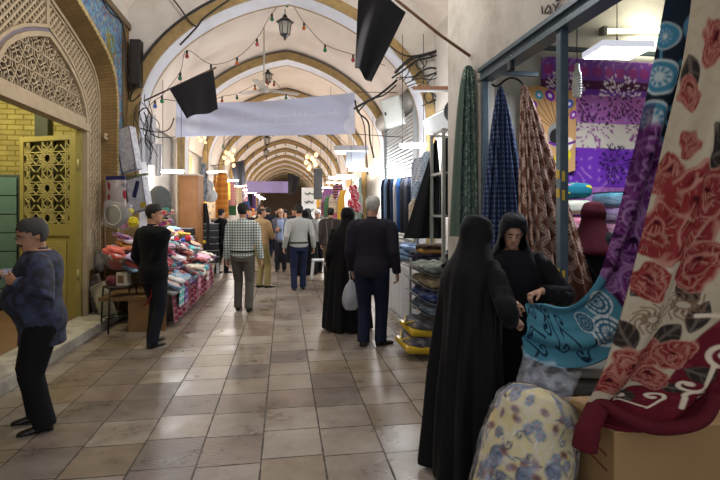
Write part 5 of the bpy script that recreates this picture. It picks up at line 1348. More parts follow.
I3 = Matrix.Identity(3)
def RZ(a, ax='Z'): return Matrix.Rotation(a, 3, ax)
LACE = plastermat('embroidered_white', 'd3d6de', '8d92a4', .9, 16)
GREYS = mat('pack_side', '7e7683', rough=.8)
# big flat boxed cushion packs hung above the stall
for (px, py, d, w_, h_, l, ry) in ((129, 150, 7.6, .30, .70, 'tall white embroidered cushion pack hung high beside the brick pier', .22), (139, 195, 7.4, .34, .52, 'white zipped bedding pack hung under the tall embroidered pack', .20)):
    c = at(px, py, d); R = Matrix.Rotation(-TH-.35, 3, 'Z') @ Matrix.Rotation(-ry, 3, 'Y')
    t = thing('hanging_pack', l, 'bedding pack', c)
    b = MB(); b.box(c, (w_, .14, h_), R); b.build('cover', LACE, t, bevel=.02)
    b = MB(); b.box(c+R @ Vector((-w_/2-.002, 0, 0)), (.012, .13, h_*.97), R); b.build('side_band', GREYS, t)
    b = MB(); b.tube([c+R @ Vector((x*w_/2, -.072, z*h_/2)) for x, z in ((-1, -1), (1, -1), (1, 1), (-1, 1), (-1, -1))], .007, 5); b.build('piping', mat('pack_piping', '56506a'), t)
    b = MB(); b.tube([c+R @ Vector((0, 0, h_/2)), c+R @ Vector((0, 0, h_/2+.25))], .006, 5); b.build('strap', IRON, t)
    if 'zipped' in l:
        b = MB(); b.box(c+R @ Vector((.03, -.076, .08)), (.07, .01, .26), R @ Matrix.Rotation(.5, 3, 'Y')); b.build('navy_stripe', cloth_mat('2b3358'), t)
        b = MB(); b.box(c+R @ Vector((.12, -.076, -.18)), (.1, .01, .08), R); b.build('yellow_label', mat('label_yellow', 'c9b23a'), t)
# small shelf ledge that carries them
a_, e_ = at(112, 180, 7.7), at(148, 174, 7.7)
b = MB(); b.bar(a_, e_, .10, .03); tag(b.build('shelf_rail', mat('rail_green', '6b7a5a', rough=.5)), 'thin green shelf rail under the tall embroidered pack', 'rail')
# red and white wrapped pack
c = at(116, 193, 7.1); R = RZ(-.5)
t = thing('wrapped_pack', 'red and white packet in clear wrap with navy header, by the brown pole', 'packet', c)
nu, nv = 60, 70; U, V = np.meshgrid(np.linspace(0, 1, nu), np.linspace(0, 1, nv), indexing='ij')
cv = Canvas(U*.36, V*.48, 'c3b9bd'); r_ = random.Random(3)
for i in range(9): cv.ell(r_.uniform(0, .36), r_.uniform(.08, .48), r_.uniform(.03, .07), .03, r_.random()*3, r_.choice(['a3243a', 'a3243a', 'd9d5d8', '8d8f96']))
cv.band(0, .06, '2b2f66')
def quadsheet(c, R, w_, h_, U, V, bulge=.04): 
    X = (U-.5)*w_; Z = (.5-V)*h_; Yb = -bulge*np.sin(PI*U)*np.sin(PI*V)
    A = np.stack([X, Yb, Z], -1); return np.array(c)+A @ np.array(R.transposed())
o = cloth('print', quadsheet(c, R, .36, .50, U, V), cv.c, vmat('packet_print', rough=.3, sheen=0, bump=.05), t, .03)
# grey cushion in plastic
c = at(117, 215, 7.0)
t = thing('wrapped_cushion', 'grey cushion in clear plastic hung below the red and white packet', 'cushion', c)
rows = []
b = MB(); b.ell(c, (.20, .09, .19), RZ(-.5)); b.build('cushion', cloth_mat('6b6760', 'cushion_grey'), t)
b = MB(); b.tube([c+RZ(-.5) @ Vector((.15*math.cos(a), -.075, .14*math.sin(a))) for a in [2*PI*i/20 for i in range(21)]], .010, 6); b.build('ring_pattern', cloth_mat('b0aa98'), t)
b = MB(); b.box(c, (.40, .2, .40), RZ(-.5) @ RZ(.15, 'Y')); b.build('plastic_bag', PLAS, t, bevel=.05)
# brown pole
a_ = at(103, 180, 7.3); e_ = at(106, 300, 7.1)
b = MB(); b.tube([a_, Vector((e_.x, e_.y, .0))], .018, 8); tag(b.build('wooden_pole', mat('pole_brown', '6e4a2c', rough=.6)), 'thin brown wooden pole standing by the lattice jamb', 'pole')
# pompom toys
def pompom(label, px, py, d, r, cc, n=60):
    c = at(px, py, d); b = MB(); b.ell(c, (r*.85,)*3)
    rr = random.Random(int(px*10))
    for i in range(n):
        v = Vector((rr.gauss(0, 1), rr.gauss(0, 1), rr.gauss(0, 1))).normalized(); b.ell(c+v*r*.85, (r*.22,)*3, None, 6, 4)
    return tag(b.build('pompom', cloth_mat(cc, rough=.95, sheen=.4)), label, 'pompom', 'pompoms on the left stall')
pompom('pink pompom hanging beside the man in black suit', 124, 225, 7.0, .055, 'd24f86'); pompom('large yellow pompom hanging beside the suited man', 133, 222, 6.95, .075, 'd6c51c'); pompom('small yellow pompom above the larger one', 131, 211, 7.05, .045, 'd6c51c')
pompom('red pompom on the far part of the scarf heap', 177, 240, 9.6, .055, 'b8142a'); pompom('second red pompom on the far scarf heap beside the blue one', 188, 238, 9.7, .06, 'b8142a'); pompom('blue pompom between two red ones on the scarf heap', 183, 240, 9.65, .045, '2f4fa0'); pompom('orange pompom hanging right of the suited man', 167, 238, 7.6, .055, 'd2602a'); pompom('pale pink pompom hanging over the orange one', 169, 233, 7.7, .05, 'd69ab0')
# striped cloth and pink bag
c = at(125, 249, 6.95)
nu, nv = 30, 50; U, V = np.meshgrid(np.linspace(0, 1, nu), np.linspace(0, 1, nv), indexing='ij')
cv = Canvas(U*.2, V*.4, '35508a'); cv.put((np.sin(V*34) > .3)*.9, 'a9b3a6')
X = (U-.5)*(.05+.17*V)+.02*V; A = np.stack([X, -.03*np.sin(U*PI*3), .2-V*.40], -1)
tag(cloth('striped_scarf', np.array(c)+A @ np.array(RZ(-.4).transposed()), cv.c, SCF, None, .01), 'blue and white striped scarf hanging by the pink bag on the left stall', 'scarf')
c = at(117, 254, 7.15)
t = thing('toy_backpack', 'dusty pink plush bag with a small white face hanging above the iron stool', 'bag', c+Vector((0, 0, -.22)))
b = MB(); b.loft([[c+RZ(-.4) @ Vector((rx*math.cos(a), rx*.55*math.sin(a), z)) for a in [2*PI*i/20 for i in range(20)]] for z, rx in ((-.24, .03), (-.23, .11), (-.15, .15), (0, .14), (.1, .11), (.15, .03))]); b.build('bag', cloth_mat('b5716f', 'dusty_pink', sheen=.4), t)
b = MB(); b.ell(c+RZ(-.4) @ Vector((0, -.07, .09)), (.075, .04, .06)); b.build('face', cloth_mat('d8d5cf', 'plush_white'), t)
b = MB(); b.ell(c+RZ(-.4) @ Vector((.0, -.11, .085)), (.018, .012, .014)); b.build('nose', cloth_mat('a3242a'), t)
b = MB(); b.tube([c+Vector((0, 0, .13)), c+Vector((0, 0, .3))], .008, 5); b.build('strap', cloth_mat('b5716f', 'dusty_pink'), t)
# iron stool
c = gnd(116, 333); sx, sy = c.x+.0, c.y+.15
st = thing('iron_stool', 'dark iron stool with thin legs standing by the marble step', 'stool', (sx, sy, 0))
b = MB(); n = 6; pts = [Vector((sx+.20*math.cos(2*PI*i/n+.2), sy+.20*math.sin(2*PI*i/n+.2), .60)) for i in range(n)]
b.prism([(p.x, p.y) for p in pts], lambda p, a: (p[0], p[1], a), .585, .605); b.build('seat', mat('stool_seat', '3f352c', rough=.5), st)
b = MB(); b.tube(pts+[pts[0]], .012, 6); b.build('seat_rim', IRON, st)
for i in (0, 1, 3, 4):
    p = pts[i]; f_ = Vector((sx+(p.x-sx)*1.15, sy+(p.y-sy)*1.15, 0)); b = MB(); b.tube([p, f_], .012, 6); b.build('leg', IRON, st)
b = MB(); b.tube([Vector((sx+(p.x-sx)*1.1, sy+(p.y-sy)*1.1, .2)) for p in (pts[0], pts[1], pts[3], pts[4], pts[0])], .010, 6); b.build('footrest', IRON, st)
slab('small_box', 'small white carton with a brown picture on the iron stool', 'box', Vector((sx+.05, sy, .695)), (.15, .12, .18), RZ(-.2), mat('carton_white', 'b9b2a4'), parts=(('picture', (-.01, -.062, 0), (.08, .004, .10), mat('carton_pic', '6a4a36')),))
bundle('knit_hat', 'dark red knitted bundle on the iron stool next to the carton', 'hat', (sx-.1, sy+.02, .66), (.14, .16, .13), I3, p_scarf('6e2a34', '3a1a22', 1), None, 5)
# rolled carpets and bags leaning by the jamb
for k, (px, py, l, cc, c2) in enumerate(((93, 268, 'grey brown folded rug leaning against the lattice jamb', '6d6258', '8d8478'), (99, 272, 'dark rug with pale edge leaning behind the iron stool', '4a4340', '9a9288'), (105, 285, 'pale sack leaning among the rugs by the jamb', '8d8a7c', 'a7a294'))):
    c = at(px, py+12, 7.15-.12*k); R = RZ(-.3) @ RZ(-.30-.06*k, 'Y')
    nu, nv = 40, 60; U, V = np.meshgrid(np.linspace(0, 1, nu), np.linspace(0, 1, nv), indexing='ij')
    cv = Canvas(U*.3, V*.7, cc); cv.put((np.abs(U-.5) > .42)*.9, c2); cv.put((np.sin(V*50) > .6)*.4, c2)
    hgt = .78-.1*k; c.z = hgt*.5*math.cos(.33)+.02
    tag(cloth('folded_rug', quadsheet(c, R, .24, hgt, U, V, .09), cv.c, SCF, None, .05), l, 'rug')
c = at(104, 250, 7.25); bundle('grey_sack', 'crumpled grey white cloth sack resting on the leaning rugs', 'sack', (c.x, c.y, .88), (.25, .2, .24), I3, p_scarf('a09c92', '77736a', 3), None, 8)
# round grey tray and white things
c = at(160, 203, 8.6); R = RZ(PI/2, 'X') 
t = thing('round_tray', 'round grey tray hanging behind the zipped bedding pack', 'tray', c)
b = MB(); b.lathe([(.01, 0), (.26, 0), (.30, .02), (.31, .02), (.30, .0), (.26, -.02), (.01, -.02)], c, 32, R=RZ(-.6) @ R); b.build('dish', mat('tray_grey', '6f7473', rough=.45, metal=.2), t)
for k, (px, py, d, w_, h_, l) in enumerate(((150, 140, 8.2, .20, .85, 'long white cloth hanging highest over the left stall'), (142, 150, 8.0, .14, .40, 'short white cloth hung beside the tall embroidered pack'), (158, 160, 8.9, .16, .6, 'white cloth hanging above the fluorescent tube'))):
    c = at(px, py, d); nu, nv = 30, 40; U, V = np.meshgrid(np.linspace(0, 1, nu), np.linspace(0, 1, nv), indexing='ij')
    A = np.stack([(U-.5)*w_*(1-.3*V), .03*np.sin(U*14+k), (.5-V)*h_], -1)
    cv = Canvas(U, V, 'cfd0d6')
    tag(cloth('white_cloth', np.array(c)+A @ np.array(RZ(-.4).transposed()), cv.c, SCF, None, .01), l, 'cloth', 'white cloths hung over the left stall')
# colourful toys on strings right of the suited man
tc_ = ['d8428a', 'e0c21e', '3fa0c0', 'd2602a', '7a4aa0', '8fc43a', 'e6e0d6', 'c02a3a']; tn = ['pink', 'yellow', 'blue', 'orange', 'purple', 'green', 'white', 'red']
for i in range(16):
    px = 160+(i % 4)*3.2+rnd.uniform(-1, 1); py = 212+(i//4)*11+rnd.uniform(-2, 2); k = i % 8
    c = at(px, py, 8.4+.05*i)
    bundle('hanging_toy', '%s plush toy in the %s row hanging behind the suited man' % (tn[k], ('top', 'second', 'third', 'bottom')[i//4]), 'toy', c, (.10, .08, .16), RZ(PI/2, 'Y'), p_scarf(tc_[k], tc_[(k+3) % 8], 1), 'small toys hung on the left stall', i, nu=14, nv=8)
# black shoes on a rack
rk = thing('shoe_rack', 'narrow pale shoe rack beside the wooden cupboard on the left', 'rack', at(161, 250, 10.6))
pr = at(161, 215, 10.6)
b = MB(); b.mm(pr.x-.20, pr.x-.17, pr.y-.05, pr.y+.25, 0, 2.0); b.build('upright', mat('rack_pale', 'b9b4a6'), rk)
for i in range(7):
    z = .72+i*.17; b = MB(); b.mm(pr.x-.2, pr.x+.18, pr.y-.05, pr.y+.25, z, z+.012); b.build('shelf', mat('rack_pale', 'b9b4a6'), rk)
    o = bundle('black_shoe', 'black shoe on the %s shelf of the pale shoe rack' % ('lowest', 'second', 'third', 'fourth', 'fifth', 'sixth', 'top')[i], 'shoe', (pr.x, pr.y+.06, z+.062), (.28, .1, .10), I3, p_scarf('121216', '2a2a30', 0), 'black shoes on the rack', i, nu=14, nv=8)
# wooden cupboard front and black drawer units
pw_ = at(189, 189, 11.6)
slab('wooden_cupboard', 'tall orange brown wooden cupboard standing behind the scarf heap', 'cupboard', (pw_.x, pw_.y+.3, 1.25), (.46, .5, 2.5), RZ(-.1), mat('cupboard_wood', '8f5f34', rough=.55, var=.2, vs=4), parts=(('door', (0, -.256, .05), (.40, .012, 2.2), mat('cupboard_door', '9c693a', rough=.5, var=.2, vs=4)), ('cornice', (0, -.02, 1.26), (.5, .54, .04), mat('cornice_white', 'b9b4ac'))))
def binunit(label, c, w_, n, h_):
    t = thing('drawer_bins', label, 'drawer unit', (c.x, c.y, 0))
    for i in range(n):
        b = MB(); b.mm(c.x-w_/2, c.x+w_/2, c.y-.2, c.y+.2, .30+i*h_, .30+i*h_+h_*.86); d_ = b.build('bin', mat('bin_black', '191a1c', rough=.35), t, bevel=.012)
        b = MB(); b.mm(c.x-w_/2-.004, c.x+w_/2+.004, c.y-.205, c.y+.2, .30+i*h_+h_*.84, .30+i*h_+h_*.92); b.build('lid', mat('bin_edge', '8f9396', rough=.4), d_)
    for x in (-1, 1):
        b = MB(); b.mm(c.x+x*w_*.42-.02, c.x+x*w_*.42+.02, c.y-.18, c.y+.18, 0, .30); b.build('leg', mat('bin_leg', 'a3a6a8'), t)
    return t
binunit('stack of black bins nearer the wooden cupboard', at(186, 240, 11.0), .34, 5, .19)
binunit('stack of black bins with yellow sticker beyond the scarf heap', at(210, 250, 12.4), .48, 6, .17)
c = at(204, 242, 12.1); pompom('yellow ball on the black bins beyond the scarf heap', 204, 242, 12.12, .05, 'd9b81c', 20)
ws = gnd(211, 268)
def stool(label, x, y, h=.44, w_=.30, cc='c9cbcd', rz=0):
    t = thing('plastic_stool', label, 'stool', (x, y, 0), rz); R = RZ(rz); m = mat('stool_plastic', cc, rough=.4, var=.05)
    b = MB(); b.box(Vector((x, y, h-.02)), (w_, w_, .04), R); b.build('seat', m, t, bevel=.012)
    for sx_ in (-1, 1):
        for sy_ in (-1, 1):
            b = MB(); b.bar(Vector((x, y, h-.03))+R @ Vector((sx_*w_*.40, sy_*w_*.40, 0)), Vector((x, y, 0))+R @ Vector((sx_*w_*.52, sy_*w_*.52, 0)), .045, .035); b.build('leg', m, t)
    b = MB()
    for sx_ in (-1, 1): b.bar(Vector((x, y, .2))+R @ Vector((sx_*w_*.46, -w_*.46, 0)), Vector((x, y, .2))+R @ Vector((sx_*w_*.46, w_*.46, 0)), .02, .03)
    b.build('stretcher', m, t)
stool('white plastic stool beside the black bins on the left', ws.x, ws.y)
slab('grey_crate', 'plain grey crate on the floor beyond the scarf heap', 'crate', Vector((ws.x+.55, ws.y+.9, .28)), (.4, .4, .56), I3, mat('crate_grey', '6f6c66'))
# ---------------------------------------------------------------- right stalls beyond the fabric shop
ct = thing('shop_counter', 'long counter with white cloth front below the denim piles on the right', 'counter', (2.1, 7.2, 0))
b = MB(); b.mm(1.72, 2.62, 5.75, 8.4, .80, .84); b.build('top', mat('counter_top', '8d8a84'), ct)
nu, nv = 120, 20; U, V = np.meshgrid(np.linspace(0, 1, nu), np.linspace(0, 1, nv), indexing='ij')
cv = Canvas(U, V, 'bcbec2')
cloth('cloth_front', np.stack([1.70+.012*np.sin(U*60)*V, 5.75+U*2.65, .83-V*.80], -1), cv.c, SCF, ct, .006)
cloth('cloth_end', np.stack([1.70+U*.9, 5.745+.012*np.sin(U*30)*V, .83-V*.80], -1), cv.c, SCF, ct, .006)
names = ['dark blue', 'black', 'grey brown', 'plum', 'ochre striped', 'dark green', 'navy', 'brown']; cc_ = ['232c44', '16161a', '5a5148', '4a2f58', '8a6430', '2f3a30', '1b2238', '4e3828']
def fstack(x, y, n, where, z0=.84, size=(.36, .30, .05), off=0):
    for i in range(n):
        k = (i*3+off) % 8
        bundle('folded_cloth', '%s folded cloth, number %s from the bottom of %s' % (names[k], ('one', 'two', 'three', 'four', 'five', 'six', 'seven', 'eight')[i], where), 'folded cloth', (x+rnd.uniform(-.01, .01), y+rnd.uniform(-.01, .01), z0+size[2]*(i+.5)), size, RZ(rnd.uniform(-.1, .1)), p_scarf(cc_[k], cc_[(k+2) % 8] if k not in (4,) else 'c9a24a', 1 if k in (4, 3) else 3), 'folded cloths stacked on the right counter', i+off, puff=.45, nu=24, nv=10)
fstack(1.93, 6.2, 6, 'the nearest pile on the counter', size=(.40, .34, .055)); fstack(2.35, 6.25, 5, 'the pile behind the nearest one', off=2); fstack(1.95, 6.75, 4, 'the second pile along the counter', off=5)
c = (1.86, 5.95, .875); bundle('green_mat', 'olive green folded mat on the near end of the counter', 'mat', c, (.30, .34, .06), RZ(.1), p_scarf('4e5a3a', '3c482c', 0), None, 2)
# jeans heap
for i in range(12):
    nm = ['pale blue', 'mid blue', 'dark blue', 'grey blue'][i % 4]; cb = ['7f98b8', '4f6a92', '27324e', '5c6a7c'][i % 4]
    bundle('folded_jeans', '%s folded jeans %s of the denim heap on the counter' % (nm, ('at the bottom', 'in the middle', 'on the top')[i//4]), 'jeans', (1.9+.22*(i % 2)+.03*(i % 3), 7.25+.22*(i % 4), .88+.075*(i//4)), (.42, .30, .085), RZ(.3*math.sin(i)) @ RZ(.15, 'Y'), p_scarf(cb, '20283a', 0), 'folded jeans on the counter', 50+i, nu=20, nv=10)
# trousers hung below the shutter
rl = thing('clothes_rail', 'clothes rail carrying the row of hung trousers below the shutter', 'clothes rail', (2.35, 8.8, 0))
pa, pb = at(384, 181, 9.4), at(418, 178, 8.0)
b = MB(); b.tube([pa, pb], .015, 8); b.build('bar', mat('rail_steel', '8d9296', metal=.7, rough=.35), rl)
for p in (pa, pb):
    b = MB(); b.tube([p, Vector((p.x, p.y, .845 if p.y < 8.5 else 0))], .015, 8); b.build('upright', mat('rail_steel', '8d9296', metal=.7, rough=.35), rl)
tcols = [('navy', '20283c'), ('pale blue', '6f87a8'), ('black', '17181c'), ('dark blue', '2a3854'), ('white', 'b9bcc2'), ('bright blue', '31558e'), ('charcoal', '2c2e34'), ('dark grey', '3a3d44'), ('blue black', '1a2030'), ('slate', '4a5566')]
for i, (nm, cc) in enumerate(tcols):
    p = pa.lerp(pb, (i+.5)/10); t = thing('hanging_trousers', '%s trousers hanging on the rail below the shutter' % nm, 'trousers', p, 0, 'trousers hung below the shutter')
    dv = (pb-pa).normalized()
    for s_ in (-1, 1):
        b = MB(); rows = []
        for z, w_ in ((0, .045), (-.15, .06), (-.5, .055), (-.95, .05)):
            q = p+dv*s_*.022+Vector((-.04*s_, -.03*s_, z)); rows.append([q+Vector((w_*1.2*math.cos(a), w_*.6*math.sin(a), 0)) for a in [2*PI*k/12 for k in range(12)]])
        b.loft(rows); b.build('leg', cloth_mat(cc), t)
    b = MB(); b.box(p+Vector((0, 0, .01)), (.13, .05, .035), RZ(math.atan2(dv.y, dv.x)+PI/2)); b.build('waistband', cloth_mat(cc), t)
# printed shirts hung on the right of the trousers
for i, (px, py, l, c1, c2) in enumerate(((420, 172, 'white shirt with grey print hung high right of the trousers', 'c3c9d2', '6d7684'), (429, 166, 'pale blue printed shirt hung beside the white one', 'a9bccb', '50647c'), (420, 196, 'blue and white patterned shirt hung in the middle row', '9fb0c4', '34445e'), (418, 214, 'cream shirt with brown print hung lowest by the black cloth', 'c9bda6', '6a5844'), (430, 190, 'denim blue shirt hung behind the patterned one', '8fa4c0', '3a4a68'))):
    c = at(px, py, 7.6-.08*i); nu, nv = 26, 34; U, V = np.meshgrid(np.linspace(0, 1, nu), np.linspace(0, 1, nv), indexing='ij')
    wd = .28*(.55+.45*np.minimum(1, V*5)); A = np.stack([(U-.5)*wd, .025*np.sin(U*9+i), (.5-V)*.46], -1)
    tag(cloth('hanging_shirt', np.array(c)+A @ np.array(RZ(-.5).transposed()), p_scarf(c1, c2, 3)(U*.5, V*.8).c, SCF, None, .02), l, 'shirt', 'printed shirts hung at the right stall')
# metal rack with black cloth
c = at(446, 180, 6.0)
rack = thing('metal_rack', 'pale metal frame rack with clothes beside the green scroll fabric', 'rack', (2.0, 5.9, 0))
RM = mat('rack_metal', 'a9ada6', rough=.4, metal=.3)
x0, x1, y0, y1, z1 = 1.92, 2.30, 5.62, 6.10, 2.62
for x, y in ((x0, y0), (x1, y0), (x0, y1), (x1, y1)):
    b = MB(); b.mm(x-.02, x+.02, y-.02, y+.02, .85, z1); b.build('post', RM, rack)
for z in (1.55, 2.08, 2.60):
    b = MB()
    b.mm(x0, x1, y0-.015, y0+.015, z-.015, z+.015); b.mm(x0, x1, y1-.015, y1+.015, z-.015, z+.015); b.mm(x0-.015, x0+.015, y0, y1, z-.015, z+.015); b.mm(x1-.015, x1+.015, y0, y1, z-.015, z+.015); b.build('shelf_frame', RM, rack)
hung('hanging_fabric', 'black cloth spread like a tent from the metal rack over the counter', 'fabric', at(436, 140, 6.35), 1.30, .42, .12, .05, p_black, SCM, 2, 12, powr=1.0, nu=70, nv=80)
for i, (px, l, cc) in enumerate(((447, 'dark grey garment hanging inside the metal rack', '3a3b40'), (455, 'mauve grey garment hanging inside the metal rack', '6d636c'))):
    def pp2(x, y, cc=cc): return Canvas(x, y, cc)
    hung('hanging_garment', l, 'garment', at(px, 138, 5.95), .95, .09, .09, .08, pp2, SCM, 3, 30+i, powr=.3, nu=40, nv=50)
# wire trays of packed cloths
trk = thing('tray_stand', 'stand of stacked white curved trays at the end of the counter', 'tray stand', (1.68, 5.3, 0))
TW = mat('tray_white', 'b4b7ba', rough=.4, var=.05)
for x, y in ((1.50, 5.6), (1.88, 5.0), (1.88, 5.6)):
    b = MB(); b.mm(x-.012, x+.012, y-.012, y+.012, 0, 1.05); b.build('post', RM, trk)
tz = [.47, .61, .76, .92]
for z in tz:
    b = MB(); rows = []
    for i in range(13):
        u = i/12; x = 1.42+u*.46; zz = z+.10*(abs(u-.5)*2)**2*(1 if u < .5 else .6)
        rows.append([(x, 4.98, zz), (x, 5.64, zz), (x, 5.64, zz-.012), (x, 4.98, zz-.012)])
    b.loft(rows, smooth=False); tr = b.build('tray', TW, trk)
    b = MB(); b.tube([r[0] for r in rows], .007, 5); b.build('rim', IRON, tr)
pk = [('grey green', '6b756c', 'a3aaa0'), ('beige flowered', '8a7a5e', 'c3b28c'), ('blue flowered', '27396e', '8091b8'), ('grey blue', '5a6a76', '9aa6ac')]
for i, z in enumerate(reversed(tz)):
    for k in range(2):
        nm, c1, c2 = pk[i]
        bundle('packed_cloth', '%s packed cloth on the %s tray, %s' % (nm, ('top', 'second', 'third', 'lowest')[i], ('in front', 'behind')[k]), 'packed cloth', (1.66, 5.14+.31*k, z+.058), (.36, .28, .10), RZ(.05), p_scarf(c1, c2, 3), 'packed cloths on the trays', 70+i*2+k)
for k, (z, yy) in enumerate(((.30, 5.3), (.13, 5.25))):
    t = thing('yellow_pack', ('yellow edged blanket pack on top at the foot of the trays', 'yellow edged blanket pack lowest at the foot of the trays')[k], 'blanket pack', (1.58, yy, z-.08), 0, 'yellow edged packs under the trays')
    R = RZ(.08, 'Y'); c = Vector((1.60-.06*k, yy, z))
    b = MB(); b.box(c-Vector((0, 0, .03)), (.50, .56, .075), R); b.build('cover', mat('pack_yellow', 'b99b1e', rough=.35), t, bevel=.03)
    o = bundle('blanket', 'x', 'x', c+Vector((0, 0, .03)), (.47, .52, .12), R, p_scarf('4a4e58', '9c8a86', 3), None, 90+k)
    del o['label'], o['category']; o.location -= t.location; o.parent = t
    b = MB(); b.tube([c+R @ Vector((-.2, -.2, .09)), c+R @ Vector((-.28, -.1, .04)), c+R @ Vector((-.22, .1, .10))], .010, 6); b.build('handle', mat('pack_yellow', 'b99b1e'), t)
# table with small goods, stool, floor toy further down on the right
ws = gnd(319, 279); stool('white plastic stool by the small goods table on the right', ws.x, ws.y+.15, .46, .32)
tx, ty = 1.10, 9.75
gt = thing('goods_table', 'small low table with colourful packets next to the white plastic stool', 'table', (tx, ty, 0))
b = MB(); b.mm(tx-.25, tx+.35, ty-.35, ty+.7, .46, .50); b.build('top', mat('goods_top', '8d8884'), gt)
for x in (tx-.22, tx+.32):
    for y in (ty-.32, ty+.67):
        b = MB(); b.mm(x-.02, x+.02, y-.02, y+.02, 0, .46); b.build('leg', IRON, gt)
slab('carton', 'pinkish carton under the front of the small goods table', 'carton', Vector((tx+.02, ty-.45, .20)), (.36, .14, .36), I3, mat('carton_pink', '96808a'), parts=(('label', (0, -.072, .05), (.2, .004, .1), mat('label_grey', 'b5aeb4')),))
pc = ['d6c51c', 'd9d9d9', '5a8a3a', 'b34a80', '4a7ab8', 'd2d0c0', '7a9a4a', 'e0d060', 'a9a9ae', 'c46a3a']; pn = ['yellow', 'white', 'green', 'magenta', 'blue', 'cream', 'olive', 'lemon', 'silver', 'orange']
for i in range(20):
    k = i % 10
    slab('packet', '%s packet in the %s row on the small goods table' % (pn[k], ('front', 'back')[i//10]), 'packet', Vector((tx-.2+.055*k, ty-.2+.5*(i//10)+.1*math.sin(i), .54+.02*(i % 3))), (.05, .14, .06+.03*(i % 3)), RZ(.3*math.sin(i*2)), mat('packet_'+pn[k], pc[k], rough=.4), 'packets on the small goods table', .004)
c = gnd(333, 287)
t = thing('toy_ball', 'orange and green oval toy standing on the floor before the small table', 'toy', c)
b = MB(); b.ell(Vector((c.x, c.y, .15)), (.06, .09, .15), RZ(.2, 'Y')); b.build('body', mat('toy_green', '3f8a5a', rough=.3), t)
b = MB(); b.ell(Vector((c.x-.012, c.y-.03, .15)), (.05, .075, .12), RZ(.2, 'Y')); b.build('face', mat('toy_orange', 'd2702a', rough=.3), t)
c = at(344, 262, 9.2); 
b = MB(); rows = [[c+Vector((r*math.cos(a), r*.6*math.sin(a), z)) for a in [2*PI*i/16 for i in range(16)]] for z, r in ((.2, .03), (.12, .09), (-.1, .13), (-.26, .10), (-.28, .02))]
b.loft(rows); tag(b.build('white_bag', mat('bag_white', 'b9bcc4')), 'whitish bag hanging from the edge of the small goods table', 'bag')
# ---------------------------------------------------------------- overhead: banner, flags, lanterns, garlands, cables, lamps
CABLE = mat('cable_black', '1c1b1a', rough=.6, var=0)
# speaker on the left of the first rib
c = onY(136.5, 63.5, 8.45)
t = thing('speaker', 'slim black loudspeaker column mounted on white plaster beside the tiled spandrel', 'speaker', c)
b = MB(); b.box(c, (.17, .16, .76), RZ(-.08)); b.build('cabinet', mat('speaker_black', '1b1919', rough=.5), t, bevel=.008)
b = MB(); b.box(c+Vector((0, -.085, 0)), (.13, .008, .70), RZ(-.08)); b.build('grille', mat('speaker_grille', '35302d', rough=.8, bump=.6, bs=300), t)
b = MB(); b.tube(spline([c+Vector((-.02, 0, -.38)), c+Vector((-.10, .02, -.55)), c+Vector((-.08, .05, -.62)), c+Vector((.05, .05, -.5))], 6), .012, 6); b.build('lead', CABLE, t)
# banner
BY = 10.35
p00, p10, p01, p11 = onY(176, 101, BY), onY(355, 92, BY), onY(175, 137, BY), onY(355, 134, BY)
nu, nv = 200, 70; U, V = np.meshgrid(np.linspace(0, 1, nu), np.linspace(0, 1, nv), indexing='ij')
Pg = np.zeros(U.shape+(3,))
for k in range(3): Pg[..., k] = (p00[k]*(1-U)+p10[k]*U)*(1-V)+(p01[k]*(1-U)+p11[k]*U)*V
Pg[..., 2] -= (.10*np.sin(PI*U))*(1-V)
Pg[..., 1] += .05*np.sin(U*7+V*3)+.03*np.sin((U*5-V*4)*3)*(1-V)
W_ = (p10-p00).length; cv = Canvas(U*W_, V*.9, 'b2b5ca')
r_ = random.Random(4)
for row, (x0, x1) in enumerate(((1.0, 3.35), (1.35, 2.75))):
    x = x0
    while x < x1:
        y = .42+.2*row; w2 = r_.uniform(.05, .16)
        cv.line([(x, y), (x+w2*.3, y+.03*r_.uniform(-1, 1)), (x+w2*.7, y+.035*r_.uniform(-1, 1)), (x+w2, y)], .009, 'c2c4d4')
        if r_.random() < .4: cv.line([(x, y-.09), (x+.01, y+.02)], .008, 'c2c4d4')
        if r_.random() < .5: cv.disk(x+w2*.5, y+r_.choice((-.06, .06)), .010, 'c2c4d4')
        x += w2+.02
cv.ell(3.75, .42, .14, .2, 0, 'c6c7d6'); cv.ell(3.75, .72, .26, .2, 0, 'c6c7d6'); cv.ell(.35, .6, .16, .22, 0, 'bfc1d1')
ban = cloth('banner', Pg, cv.c, vmat('banner_print', rough=.8, sheen=.1), None, .006); tag(ban, 'wide pale lilac banner stretched across the vault with faint show through writing', 'banner')
b = MB()
for p, q in ((p00, p00+Vector((-.26, 0, .03))), (p01, p01+Vector((-.33, 0, -.02))), (p10, p10+Vector((.95, 0, .02))), (p11, p11+Vector((1.14, 0, -.05)))):
    b = MB(); b.tube([p, q], .008, 5); b.build('guy_rope', CABLE, ban)
# far banner
FY = 24.0
p0, p1 = onY(247, 181, FY), onY(288, 193, FY)
nu, nv = 60, 24; U, V = np.meshgrid(np.linspace(0, 1, nu), np.linspace(0, 1, nv), indexing='ij')
Pg = np.stack([p0.x+(p1.x-p0.x)*U, FY+.04*np.sin(U*12), p0.z+(p1.z-p0.z)*V], -1)
fb = cloth('banner', Pg, Canvas(U, V, '8f84b4').c, vmat('banner_print'), None, .008); tag(fb, 'small violet banner hung across the street far down the vault', 'banner')
b = MB(); b.tube([Vector((-2.4, FY, p0.z+.1)), p0], .01, 5); b.tube([Vector((p1.x, FY, p0.z)), Vector((2.4, FY, p0.z+.1))], .01, 5); b.build('guy_rope', CABLE, fb)
